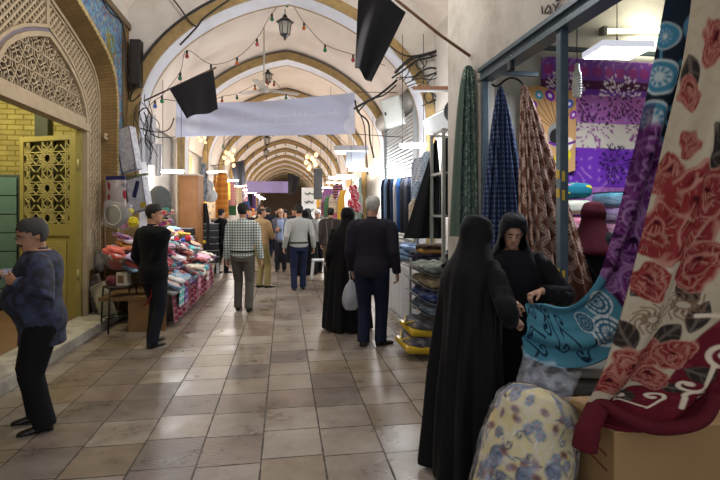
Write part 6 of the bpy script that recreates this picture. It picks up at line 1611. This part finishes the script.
# flags
FLG = cloth_mat('1d1c20', 'flag_black', rough=.8)
def flag(label, pole, corners, d_fold=.05, nu=40, nv=40, pm='pole_wood'):
    t = thing('flag', label, 'flag', pole[0])
    A, Bq, Cq, D = [np.array(tuple(p)) for p in corners]   # top start, top end, bottom end, bottom start
    U, V = np.meshgrid(np.linspace(0, 1, nu), np.linspace(0, 1, nv), indexing='ij')
    P_ = (A*(1-U[..., None])+Bq*U[..., None])*(1-V[..., None])+(D*(1-U[..., None])+Cq*U[..., None])*V[..., None]
    P_ = P_+(d_fold*np.sin(U*9+V*2)*(.2+V))[..., None]*np.array([sn, cs, 0])
    cloth('cloth', P_, Canvas(U, V, '26262a').c, vmat('flag_print', rough=.85, sheen=.1), t, .004)
    b = MB(); b.tube(pole, .016, 8); b.build('pole', mat(pm, '5a4632', rough=.6), t)
d = 8.0
flag('black flag on a slanting pole before the banner on the left', [at(144, 101, 8.3), at(216, 67.5, d)], [at(169.5, 89, 8.15), at(213, 68.5, d), at(219, 110, d), at(185.5, 118, 8.1)])
flag('large black flag hanging from a brown pole at the upper right', [onX(470, 56, 1.88), at(440, 35, 5.0), at(372, -20, 5.0)], [at(359, -25, 5.02), at(406, 12, 5.0), at(371, 84, 5.0), at(355, 66, 5.05)], .06, pm='pole_brown')
flag('black flag hung far down the vault on the left', [Vector((-2.55, 17.3, 3.2)), at(231, 163.5, 17.98), at(245, 160, 18)], [at(231, 164, 18), at(244, 160.5, 18), at(246, 184, 18), at(235, 187, 18)])
flag('black flag hung far down the vault on the right', [Vector((2.6, 21.6, 3.2)), at(301, 176, 22), at(288, 172.8, 22)], [at(288, 173, 22), at(300, 177, 22), at(297, 191, 22), at(288, 196, 22)])
# string lights
BC = {'g': ('green', '0f6a48'), 'r': ('red', '9a2a36'), 'o': ('orange', 'b8641e'), 'b': ('blue', '2a4a9c')}
def garland(label, Y, pts, cols_, size=1.0):
    t = thing('string_light', label, 'string light', onY(pts[0][0], pts[0][1], Y))
    W3 = [onY(px, py, Y) for px, py in pts]
    b = MB(); b.tube(spline([p+Vector((0, 0, .09*size)) for p in W3], 5), .006*size, 5); b.build('wire', CABLE, t)
    for p, c in zip(W3, cols_):
        if c == '-': continue
        b = MB(); b.lathe([(.01, .09), (.02, .08), (.022, .03), (.018, .02)], p, 8); s_ = b.build('socket', CABLE, t)
        b = MB(); b.lathe([(.006, .025), (.022, .015), (.038, -.02), (.036, -.045), (.018, -.062), (.004, -.066)], p, 10); b.build('bulb', mat('bulb_'+BC[c][0], BC[c][1], rough=.15, var=0, spec=.8), s_)
garland('garland of coloured bulbs under the first rib in front of the banner', 9.6, [(140, 120), (155, 105), (162, 100), (180, 77), (187, 55), (211, 69), (237, 62), (257, 43), (272, 18), (287, 4), (304, 27), (325, 49), (353, 59), (385, 70)], '-bggrgorggogr-')
garland('garland of coloured bulbs under the second vault bay above the banner', 13.0, [(205, 108), (222, 100), (237, 97), (255, 88), (267, 82), (274, 84), (286, 97), (300, 104), (340, 112)], '-rgorrgg-')
for k, Y in enumerate((17.2, 21.0, 24.8, 28.5)):
    pts = []; d_ = Y
    for i in range(9):
        u = -.82+1.64*i/8; X = XC+HW*u; z = 3.25+2.3*prof(u)-.5
        dd = X*sn+Y*cs; px = 360+480*(X*cs-Y*sn)/dd; pts.append((px, 212-(z-EYE)*480/dd))
    garland('garland of coloured bulbs under the %s vault bay beyond the banner' % ('third', 'fourth', 'fifth', 'sixth')[k], Y, pts, 'gbrgogrbg', 1.3)
# lanterns
LM = mat('lantern_black', '26282a', rough=.4, metal=.4)
def lantern(label, px, py, Y, k, topz):
    c = onY(px, py, Y); t = thing('lantern', label, 'lantern', c); topz = min(topz, 3.32+2.38*prof((c.x-XC)/HW)) if Y > 8.6 else 4.68+1.55*prof((c.x-XC)/HW)
    b = MB(); b.lathe([(.01, .22), (.05, .18), (.14, .12), (.15, .10), (.11, .095)], c, 6, smooth=False) if False else b.lathe([(.01*k, .24*k), (.03*k, .22*k), (.05*k, .17*k), (.15*k, .11*k), (.155*k, .095*k), (.12*k, .09*k)], c, 6, smooth=False); b.build('cap', LM, t)
    b = MB(); b.lathe([(.105*k, .09*k), (.075*k, -.11*k)], c, 6, smooth=False); b.build('glass', mat('lantern_glass', 'b9b6a8', rough=.2, var=0, alpha=.7), t)
    b = MB()
    for i in range(6):
        a = 2*PI*i/6; b.tube([c+Vector((.108*k*math.cos(a), .108*k*math.sin(a), .09*k)), c+Vector((.078*k*math.cos(a), .078*k*math.sin(a), -.11*k))], .008*k, 5)
    b.build('ribs', LM, t)
    b = MB(); b.lathe([(.085*k, -.11*k), (.08*k, -.13*k), (.035*k, -.15*k), (.02*k, -.19*k), (.004*k, -.22*k)], c, 6, smooth=False); b.build('finial', LM, t)
    b = MB(); b.tube([c+Vector((0, 0, .22*k)), Vector((c.x, c.y, topz))], .010, 6); b.build('chain', LM, t)
lantern('black hexagonal lantern hanging from the first vault bay', 285, 28, 9.6, 1.15, 5.60)
lantern('smaller dark lantern hanging behind the ceiling fan', 268, 78, 13.6, 1.0, 5.58)
lantern('dark lantern seen just under the banner', 267, 141, 20.5, 1.2, 5.58); lantern('far dark lantern in the middle of the vault', 266, 153, 25.5, 1.2, 5.58)
# unseen lantern and point light, added to brighten the near bay
lantern('added unseen black lantern lighting the taller bay over the portal', 300, -110, 5.3, 1.3, 6.1)
l = bpy.data.lights.new('added_fill_source', 'POINT'); l.energy = 110; l.shadow_soft_size = .18; l.color = lin('f6f2f0'); o = bpy.data.objects.new('added_fill_source', l); COL.objects.link(o); o.location = onY(300, -110, 5.3)+Vector((0, 0, -.42))
# ceiling fan
c = onY(264, 90, 10.6); t = thing('ceiling_fan', 'white ceiling fan on a long rod above the banner', 'fan', c)
FW = mat('fan_white', 'b5b0a6', rough=.4)
b = MB(); b.tube([c, Vector((c.x, c.y, 5.66))], .018, 8); b.build('rod', FW, t)
b = MB(); b.lathe([(.02, .10), (.09, .07), (.11, .02), (.10, -.03), (.04, -.06)], c, 20); b.build('motor', FW, t)
for k in range(3):
    a = k*2*PI/3+.35; dv = Vector((math.cos(a), math.sin(a), 0)); b = MB(); b.bar(c+dv*.1, c+dv*.80, .13, .012, (0, .15, 1)); b.build('blade', FW, t)
# upright thin pipe through the bay
# cable bundles on the right wall and along the first rib
def cable(label, pts, r=.014, n=8): return tag((lambda b: b.build('cable', CABLE))(MB().tube(spline(pts, n), r, 6)), label, 'cable')
YA = 8.44
ribpts = [(XC+(HW-.02)*u, YA, 3.3+2.35*prof(u)+.01) for u in (-.985, -.95, -.9, -.83, -.74, -.62, -.5, -.38, -.25)]
cable('thick black cable running along the left edge of the first rib', ribpts, .022)
cable('black cable dropping along the upper left plaster over the first rib', [onY(x, y, YA) for x, y in ((170, -5), (180, 8), (190, 22), (197, 27))], .014)
cable('second black cable meeting the rib at the upper left', [onY(x, y, YA) for x, y in ((235, -4), (220, 6), (204, 18), (196, 28), (180, 45))], .016)
YB_ = 8.46
for i, (l, pts, r) in enumerate((('heaviest black cable sweeping across the upper right plaster', [(395, 73), (402, 66), (412, 58), (424, 55), (440, 50), (455, 43), (466, 35)], .030), ('black cable following the heaviest one along its lower side', [(392, 78), (404, 70), (416, 61), (432, 57), (448, 48), (466, 38)], .018),
        ('black cable looping below the heavy cables on the upper right', [(412, 80), (420, 72), (430, 68), (442, 68), (452, 58), (464, 46)], .018), ('thin cable running up toward the right end of the first rib', [(388, 44), (398, 52), (408, 56), (420, 55)], .012),
        ('cable coiled in a loop on the plaster right of the rib', [(424, 66), (420, 60), (416, 64), (419, 69), (425, 66), (427, 60)], .010), ('cable coil hanging above the white awning', [(437, 98), (430, 91), (424, 96), (428, 103), (436, 100), (448, 95)], .012), ('slack cable between the coil and the horn loudspeaker', [(422, 106), (434, 100), (446, 96), (455, 90)], .010))):
    cable(l, [onY(x, y, YB_) for x, y in pts], r)
for i, (l, pts, r) in enumerate((('bundle of black cables running down from the rib to the banner end', [(397, 80), (388, 88), (376, 97), (364, 103), (354, 109)], .026), ('second black cable beside the bundle at the banner end', [(396, 85), (384, 95), (370, 100), (358, 112)], .016), ('black cable hanging in a curve down the far pier', [(355, 100), (358, 112), (368, 122), (370, 140), (374, 158)], .018), ('thin black cable hanging beyond the banner end', [(356, 105), (364, 125), (366, 150), (368, 175)], .012))):
    cable(l, [onY(x, y, 9.5) for x, y in pts], r)
for i, (l, pts) in enumerate((('tangled black cable over the left stall, upper one', [(138, 113), (146, 108), (152, 118), (150, 132), (160, 138)]), ('tangled black cable over the left stall, lower one', [(140, 128), (150, 131), (162, 132), (170, 128), (174, 118)]), ('black cable hanging behind the long white cloth', [(144, 112), (148, 125), (145, 140), (150, 150)]))):
    cable(l, [onY(x, y, 8.46) for x, y in pts], .010)
for i in range(7):
    rr_ = random.Random(i+40); x0 = 136+rr_.uniform(0, 14); pts = [(x0, 100+rr_.uniform(-6, 10))]
    for j in range(5): pts.append((pts[-1][0]+rr_.uniform(-4, 9), pts[-1][1]+rr_.uniform(6, 15)))
    cable('thin loose cable %s from the left of the tangle over the left stall' % ('first', 'second', 'third', 'fourth', 'fifth', 'sixth', 'seventh')[sorted(range(7), key=lambda q: 136+random.Random(q+40).uniform(0, 14)).index(i)], [onY(x, y, 8.40-.004*i) for x, y in pts], .006)
for i in range(6):
    rr_ = random.Random(i+70); pts = [(396+i*3, 78+2*i)]
    for j in range(5): pts.append((pts[-1][0]+rr_.uniform(5, 14), pts[-1][1]-rr_.uniform(-3, 10)))
    cable('thin cable strand %s from the bottom in the web right of the first rib' % ('sixth', 'fifth', 'fourth', 'third', 'second', 'first')[i], [onY(x, y, 8.42+.004*i) for x, y in pts], .009)
cable('thin dark wire slung over the tiled spandrel', [onX(x, y, XL+.07) for x, y in ((100, -4), (110, 12), (121, 22), (125, 40), (126, 70), (131, 92))], .012)
# bracket lamp (unlit) on the plaster, horn loudspeaker, small green plate
a_, e_ = at(413, 88, 7.6), at(456, 88, 7.4)
t = thing('bracket_lamp', 'unlit tube lamp on a rusty bracket above the white awning', 'tube lamp', a_)
b = MB(); b.bar(a_, e_, .035, .05); b.build('batten', mat('batten_rust', '8a5a3a', rough=.6, var=.3), t)
b = MB(); b.tube([a_+Vector((0, 0, -.045)), e_+Vector((0, 0, -.045))], .02, 8); b.build('tube', mat('tube_off', 'd5d6d8', rough=.3), t)
b = MB(); b.bar(e_+Vector((0, 0, .15)), e_+Vector((0, 0, -.12)), .03, .03); b.build('bracket', mat('bracket_rust', '5e4636', rough=.7), t)
c = at(456, 111, 6.4); t = thing('horn_speaker', 'round dark horn loudspeaker beside the green scroll fabric', 'speaker', c)
R = RZ(-.9) @ RZ(PI/2, 'X')
b = MB(); b.lathe([(.04, -.14), (.06, -.12), (.09, -.02), (.15, .05), (.16, .05), (.10, -.01), (.05, -.03)], c, 24, R=R); b.build('horn', mat('horn_dark', '33363c', rough=.4), t)
b = MB(); b.lathe([(.03, -.02), (.035, .0), (.012, .02)], c, 12, R=R); b.build('driver', LM, t)
# awning and electric box, shutter
a_, e_ = onX(424, 122, 2.3), onX(462, 104, 1.95)
t = thing('white_awning', 'white translucent awning sloping over the right stall', 'awning', a_)
nu, nv = 30, 16; U, V = np.meshgrid(np.linspace(0, 1, nu), np.linspace(0, 1, nv), indexing='ij')
q00, q10, q01, q11 = at(423, 121, 8.0), at(460, 101, 6.2), at(426, 134, 7.8), at(460, 132, 6.0)
Pg = np.zeros(U.shape+(3,))
for k in range(3): Pg[..., k] = (q00[k]*(1-U)+q10[k]*U)*(1-V)+(q01[k]*(1-U)+q11[k]*U)*V
cloth('sheet', Pg, Canvas(U, V, 'cfd6da').c, vmat('awning_print', rough=.5, sheen=0, bump=.05), t, .008)
b = MB(); b.tube([q01, q11], .012, 6); b.tube([q00, q10], .012, 6); b.build('frame', RM, t)
SH = mat('shutter_metal', '9ea3a4', rough=.45, metal=.4, var=.05)
sh_ = thing('roller_shutter', 'closed grey metal roller shutter on the right wall under the second rib', 'shutter', (2.5, 10.7, 0))
b = MB(); rows = []
for i in range(205):
    z = .9+i*.0136; q = 2.58+.006*math.cos(2*PI*i/6); rows.append([(q, 9.25, z), (q, 12.0, z)])
b.grid(rows, 0, True); b.build('curtain', SH, sh_)
b = MB(); b.tube([(2.50, 9.2, 3.86), (2.50, 12.05, 3.86)], .20, 20); b.build('drum_housing', mat('drum_grey', '7d7a72', rough=.5, metal=.3, var=.15), sh_)
b = MB(); b.mm(2.52, 2.62, 9.17, 9.25, .0, 3.9); b.build('guide', SH, sh_); b = MB(); b.mm(2.52, 2.62, 12.0, 12.08, 0, 3.9); b.build('guide', SH, sh_)
c = at(393, 112, 8.8); t = thing('electric_box', 'grey white electric cabinet tilted beside the roller shutter', 'electric box', c)
R = RZ(-.5) @ RZ(-.22, 'Y'); b = MB(); b.box(c, (.36, .16, .52), R); b.build('body', mat('ebox', 'a9aeac', rough=.4), t, bevel=.01)
b = MB(); b.box(c+R @ Vector((0, -.084, 0)), (.32, .012, .47), R); dr = b.build('door', mat('ebox_door', 'b4b8b4', rough=.4), t, bevel=.004)
b = MB(); b.box(c+R @ Vector((-.12, -.095, -.02)), (.03, .012, .06), R); b.build('latch', CABLE, dr)
# the lit lamps of the stalls
def tubelamp(label, c, R, ln, e, r=.02, col='f4f5f8', pw=60):
    t = thing('fluorescent_lamp', label, 'lamp', c)
    b = MB(); b.box(Vector(c)+Vector((0, 0, .035)), (ln+.06, .05, .035), R); b.build('batten', mat('batten_white', 'c9ccd2'), t)
    b = MB(); b.tube([Vector(c)+R @ Vector((-ln/2, 0, 0)), Vector(c)+R @ Vector((ln/2, 0, 0))], r, 10); b.build('tube', lampmat('glow_%s_%d' % (col, e), col, e), t)
    ux = max(-.97, min(.97, (c[0]-XC)/HW)); zt = 3.30+2.36*prof(ux)
    for s_ in (-1, 1):
        q = Vector(c)+R @ Vector((s_*ln*.42, 0, .05)); b = MB(); b.tube([q, Vector((q.x, q.y, zt))], .006, 5); b.build('suspension_cord', CABLE, t)
    l = bpy.data.lights.new('tube_light_source', 'POINT'); l.shadow_soft_size = .15; l.energy = pw; l.color = lin(col); o = bpy.data.objects.new('tube_light_source', l); COL.objects.link(o)
    o.location = Vector(c)+Vector((0, 0, -.16))
    o.parent = t; o.location -= t.location
    return t
def plamp(c, pw, col='fff1dc', r=.12):
    l = bpy.data.lights.new('lamp_source', 'POINT'); l.energy = pw; l.shadow_soft_size = r; l.color = lin(col); o = bpy.data.objects.new('lamp_source', l); COL.objects.link(o); o.location = c; return o
tubelamp('bright fluorescent lamp over the left stall near the white cloths', at(172, 172, 9.4), RZ(-.1), .42, 40, pw=52)
tubelamp('bright fluorescent lamp above the hung trousers on the right', at(413, 146, 8.1), RZ(-.2), .42, 45, .028, pw=58)
tubelamp('bright lamp further down on the right over the small goods', at(362, 170, 12.6), RZ(.1), .7, 40, .03, pw=60)
tubelamp('lower fluorescent lamp left of the farther right lamp', at(340, 178, 13.4), RZ(-.1), .6, 30, .022, pw=45)
# ---------------------------------------------------------------- the farther stalls
def hangcloth(name, label, cat, c, w_, h_, cc, group, seed, c2=None, kind=0):
    nu, nv = 14, 20; U, V = np.meshgrid(np.linspace(0, 1, nu), np.linspace(0, 1, nv), indexing='ij')
    wd = w_*(.6+.4*np.minimum(1, V*3)); A = np.stack([(U-.5)*wd, .04*np.sin(U*8+seed), -V*h_], -1)
    o = cloth(name, np.array(c)+A @ np.array(RZ(-.2).transposed()), p_scarf(cc, c2 or cc, kind)(U*w_, V*h_).c, SCF, None, .03); return tag(o, label, cat, group)
fc = [('white', 'c9c6c6'), ('black', '19191c'), ('red', '9c2a30'), ('orange', 'b5702e'), ('cream', 'c9b89c'), ('blue', '3a5690'), ('pink', 'c47a92'), ('gold', 'b8923a'), ('green', '3f6a48'), ('grey', '7a7a80'), ('violet', '6a4a8a'), ('peach', 'd6a684')]
usedf = set(); nF = 0
for side in (-1, 1):
    for k in range(26):
        Y = 13.2+k*1.15+rnd.uniform(-.2, .2); X = (-2.25 if side < 0 else 2.25)+rnd.uniform(-.12, .12)
        if any(abs(Y-ry-.29) < .42 for ry in RIBY): Y += .7
        if side > 0 and Y < 15: continue
        zt = rnd.choice((1.9, 2.4, 2.9, 3.1)); i = rnd.randrange(12)
        zone = 'just past the banner' if Y < 20 else ('midway down the street' if Y < 29 else 'far down the street')
        for tr in range(40):
            lb = '%s garment hung %s on the %s side, %s' % (fc[i][0], {1.9: 'low', 2.4: 'at head height', 2.9: 'high', 3.1: 'highest'}[zt], 'left' if side < 0 else 'right', zone)
            if lb not in usedf: break
            i = rnd.randrange(12); zt = rnd.choice((1.9, 2.4, 2.9, 3.1))
        usedf.add(lb); hangcloth('hanging_garment', lb, 'garment', (X, Y, zt), rnd.uniform(.35, .6), rnd.uniform(.7, 1.2), fc[i][1], 'garments hung at the far stalls', k, fc[(i+5) % 12][1], rnd.choice((0, 0, 1, 3)))
# low stall benches with goods on both sides further down
for side in (-1, 1):
    for k in range(7):
        Y = 13.6+3.75*k; X = -2.1 if side < 0 else 2.1
        if side < 0 and k == 0: continue
        cc = ['7a5a3a', '8a8078', '6a4a4a', '5a6a70'][k % 4]
        t = thing('stall_bench', 'goods bench with %s front, number %s along the %s side beyond the banner' % (['brown', 'beige', 'maroon', 'slate'][k % 4], ('one', 'two', 'three', 'four', 'five', 'six', 'seven')[k], 'left' if side < 0 else 'right'), 'bench', (X, Y, 0), 0, 'benches of the far stalls')
        b = MB(); b.mm(X-.35, X+.35, Y, Y+2.2, .66, .72); b.build('top', mat('bench_top_far', '8d8880'), t)
        b = MB(); b.mm(X-.33, X+.33, Y+.03, Y+2.17, 0, .66); b.build('skirt', cloth_mat(cc), t)
        for j in range(6):
            i = (k*5+j*3+(side > 0)*2) % 12
            slab('goods_box', '%s box, %s on bench %s of the %s far stalls' % (fc[i][0], ('first', 'second', 'third', 'fourth', 'fifth', 'sixth')[j], ('one', 'two', 'three', 'four', 'five', 'six', 'seven')[k], 'left' if side < 0 else 'right'), 'box', Vector((X+.12*((j % 2)*2-1), Y+.2+.35*j, .72+.09+.04*(j % 3))), (.26, .28, .18+.08*(j % 3)), RZ(.1*math.sin(j)), cloth_mat(fc[i][1]), 'boxes on the far benches', .01)
# specific far items
pz = at(205, 165, 12.9); pz0 = at(205, 235, 12.9)
slab('peach_panel', 'peach lit wall panel behind the man in black on the left', 'wall panel', (-2.66, 13.9, 1.6), (.05, 1.3, 3.2), I3, mat('peach_paint', 'c9986c', rough=.8, var=.15))
hangcloth('hanging_fabric', 'black dress hung beside the peach panel on the left', 'dress', at(203, 203, 12.2), .35, 1.15, '141418', None, 3)
hangcloth('hanging_fabric', 'orange brown drapery hanging by the peach panel', 'drapery', at(222, 172, 13.6), .35, 1.3, 'a86a2c', None, 5, 'c98f3a', 1)
hangcloth('hanging_fabric', 'silver sequined strip hung left of the peach panel', 'drapery', at(203, 163, 12.4), .2, 1.0, '8d9298', None, 7, '3a3f46', 3)
for k, (px, py, r, l) in enumerate(((204, 192, .17, 'white gathered ornament nearest the peach panel'), (211, 196, .16, 'white gathered ornament right of the first one'), (208, 186, .15, 'white gathered ornament above the pair'))):
    c = at(px, py, 13.0+.1*k); b = MB(); b.ell(c, (r, r*.5, r*1.1)); 
    for i in range(14):
        a = 2*PI*i/14; b.ell(c+Vector((r*.8*math.cos(a), -.03, r*.8*math.sin(a))), (r*.3, r*.2, r*.35), None, 8, 5)
    tag(b.build('white_ornament', cloth_mat('c9ccd0', 'ornament_white')), l, 'ornament', 'white ornaments at the left far stall')
for k, (px, py, l) in enumerate(((229, 158, 'yellow lit ornament over the left far stalls'), (311, 163, 'yellow lit ornament over the right far stalls'), (202, 137, 'golden lamp just under the left end of the banner'))):
    c = at(px, py, (17.0, 17.5, 12.4)[k]); t = thing('lit_ornament', l, 'ornament', c); r = (.30, .34, .16)[k]
    b = MB(); b.tube([c+Vector((0, 0, r*1.4)), c+Vector((0, 0, r*2.2))], .012, 5); b.build('hanger', LM, t)
    for i in range(9):
        a = i*2.4; q = c+Vector((r*.55*math.cos(a), r*.4*math.sin(a), r*(.9-.22*i))); b = MB(); b.ell(q, (r*.22, r*.2, r*.26), None, 10, 6); b.build('shade', lampmat('glow_gold', 'e8a21e', .9), t)
# white sign with three dark scripts, black sign, grey brick pier on the right
c = at(309, 203, 16.5); t = thing('sign_board', 'tall white board with three lines of dark script on the right', 'sign', c)
b = MB(); b.box(c, (.50, .05, 1.05), RZ(-.1)); b.build('board', mat('board_white', 'c9ced2', rough=.5, var=.03), t)
for i in range(3):
    b = MB(); z = .30-.28*i
    for s_ in range(2): b.tube(spline([c+RZ(-.1) @ Vector((-.15+.05*j+.02*s_, -.032, z+.03*math.sin(j*1.9+i+s_*2)+.03*s_)) for j in range(7)], 4), .013, 5)
    b.build('script', mat('script_dark', '2b4038'), t)
c = at(318, 184, 15.6); slab('sign_board', 'tall black board beside the white board on the right', 'sign', c, (.28, .06, 1.0), RZ(-.1), mat('board_black', '1d1e22', rough=.5), parts=(('rim', (0, -.03, .49), (.28, .01, .02), mat('board_rim', '55565a')),))
c = at(338, 195, 14.2); struct(slab('door_2', 'dark green door behind the lower right lamp', 'door', (2.3, 15.2, 1.35), (.08, 1.4, 2.6), I3, mat('door_green', '33483f', rough=.5, var=.15), parts=(('stile', (-.042, -.6, 0), (.01, .1, 2.5), mat('door_stile', '2a3a34')), ('stile', (-.042, .6, 0), (.01, .1, 2.5), mat('door_stile', '2a3a34')))))
for i, (px, py) in enumerate(((353, 190), (355, 197), (352, 204), (357, 208))): bundle('doll', 'red and white doll %s under the farther right lamps' % ('topmost', 'second', 'third', 'lowest')[i], 'doll', at(px, py, 12.0), (.22, .16, .2), I3, p_scarf('b8243a', 'd9d0d0', 3), 'red and white dolls on the right', 120+i)
c = at(352, 150, 13.0); slab('white_canopy', 'small white canopy box above the farther right lamps', 'canopy', c, (.9, .8, .14), RZ(-.2), mat('canopy_white', 'c3c6cc', rough=.5), parts=(('hood', (.1, 0, -.25), (.5, .5, .4), mat('canopy_hood', '9da3ac')),))
# lamps of the far stalls, both sides
for k in range(9):
    for side in (-1, 1):
        Y = 14.4+3.75*k; c = Vector((side*1.95, Y+.8*(side > 0), 2.75))
        tubelamp('stall lamp %s on the %s side beyond the banner' % (('one', 'two', 'three', 'four', 'five', 'six', 'seven', 'eight', 'nine')[k], 'left' if side < 0 else 'right'), c, RZ(.2*side), .6, 14, .022, 'ffefdc' if (k+side) % 3 else 'f0f0f4', pw=52)
# lamps whose fittings stand in the place: gate room, fabric shop
c = Vector((-4.3, 6.9, 3.7)); tubelamp('fluorescent lamp inside the yellow brick room behind the gate', c, RZ(.2), .9, 20, .022, 'fff4c8', pw=75)
l = bpy.data.lights.new('pendant_source', 'AREA'); l.size = .42; l.energy = 20; l.color = lin('eef3ff'); o = bpy.data.objects.new('pendant_source', l); COL.objects.link(o); o.parent = pl; o.location = (0, 0, -.05)
l = bpy.data.lights.new('tube_source', 'POINT'); l.energy = 9; l.shadow_soft_size = .1; l.color = lin('fff6d8'); o = bpy.data.objects.new('tube_source', l); COL.objects.link(o); o.parent = tl; o.location = (.6, -.2, 0)
WORLD = .5; EXPO = .85
# ---------------------------------------------------------------- daylight, camera, colour
w = bpy.data.worlds.new('sky'); S.world = w; w.use_nodes = True
w.node_tree.nodes['Background'].inputs[0].default_value = (.90, .93, 1.0, 1); w.node_tree.nodes['Background'].inputs[1].default_value = WORLD
cd = bpy.data.cameras.new('camera'); cam = bpy.data.objects.new('camera', cd); COL.objects.link(cam)
cd.sensor_width = 36; cd.lens = 24; cd.shift_y = -28/720; cam.location = (0, 0, EYE); cam.rotation_euler = (PI/2, 0, -TH); cd.clip_end = 200
S.camera = cam
S.view_settings.view_transform = 'Standard'; S.view_settings.look = 'None'; S.view_settings.gamma = 1; S.view_settings.exposure = EXPO
S.view_settings.use_curve_mapping = False
S.cycles.max_bounces = 6; S.cycles.diffuse_bounces = 4; S.cycles.glossy_bounces = 3; S.cycles.transparent_max_bounces = 12
S.cycles.use_denoising = True
S.cycles.sample_clamp_indirect = 6
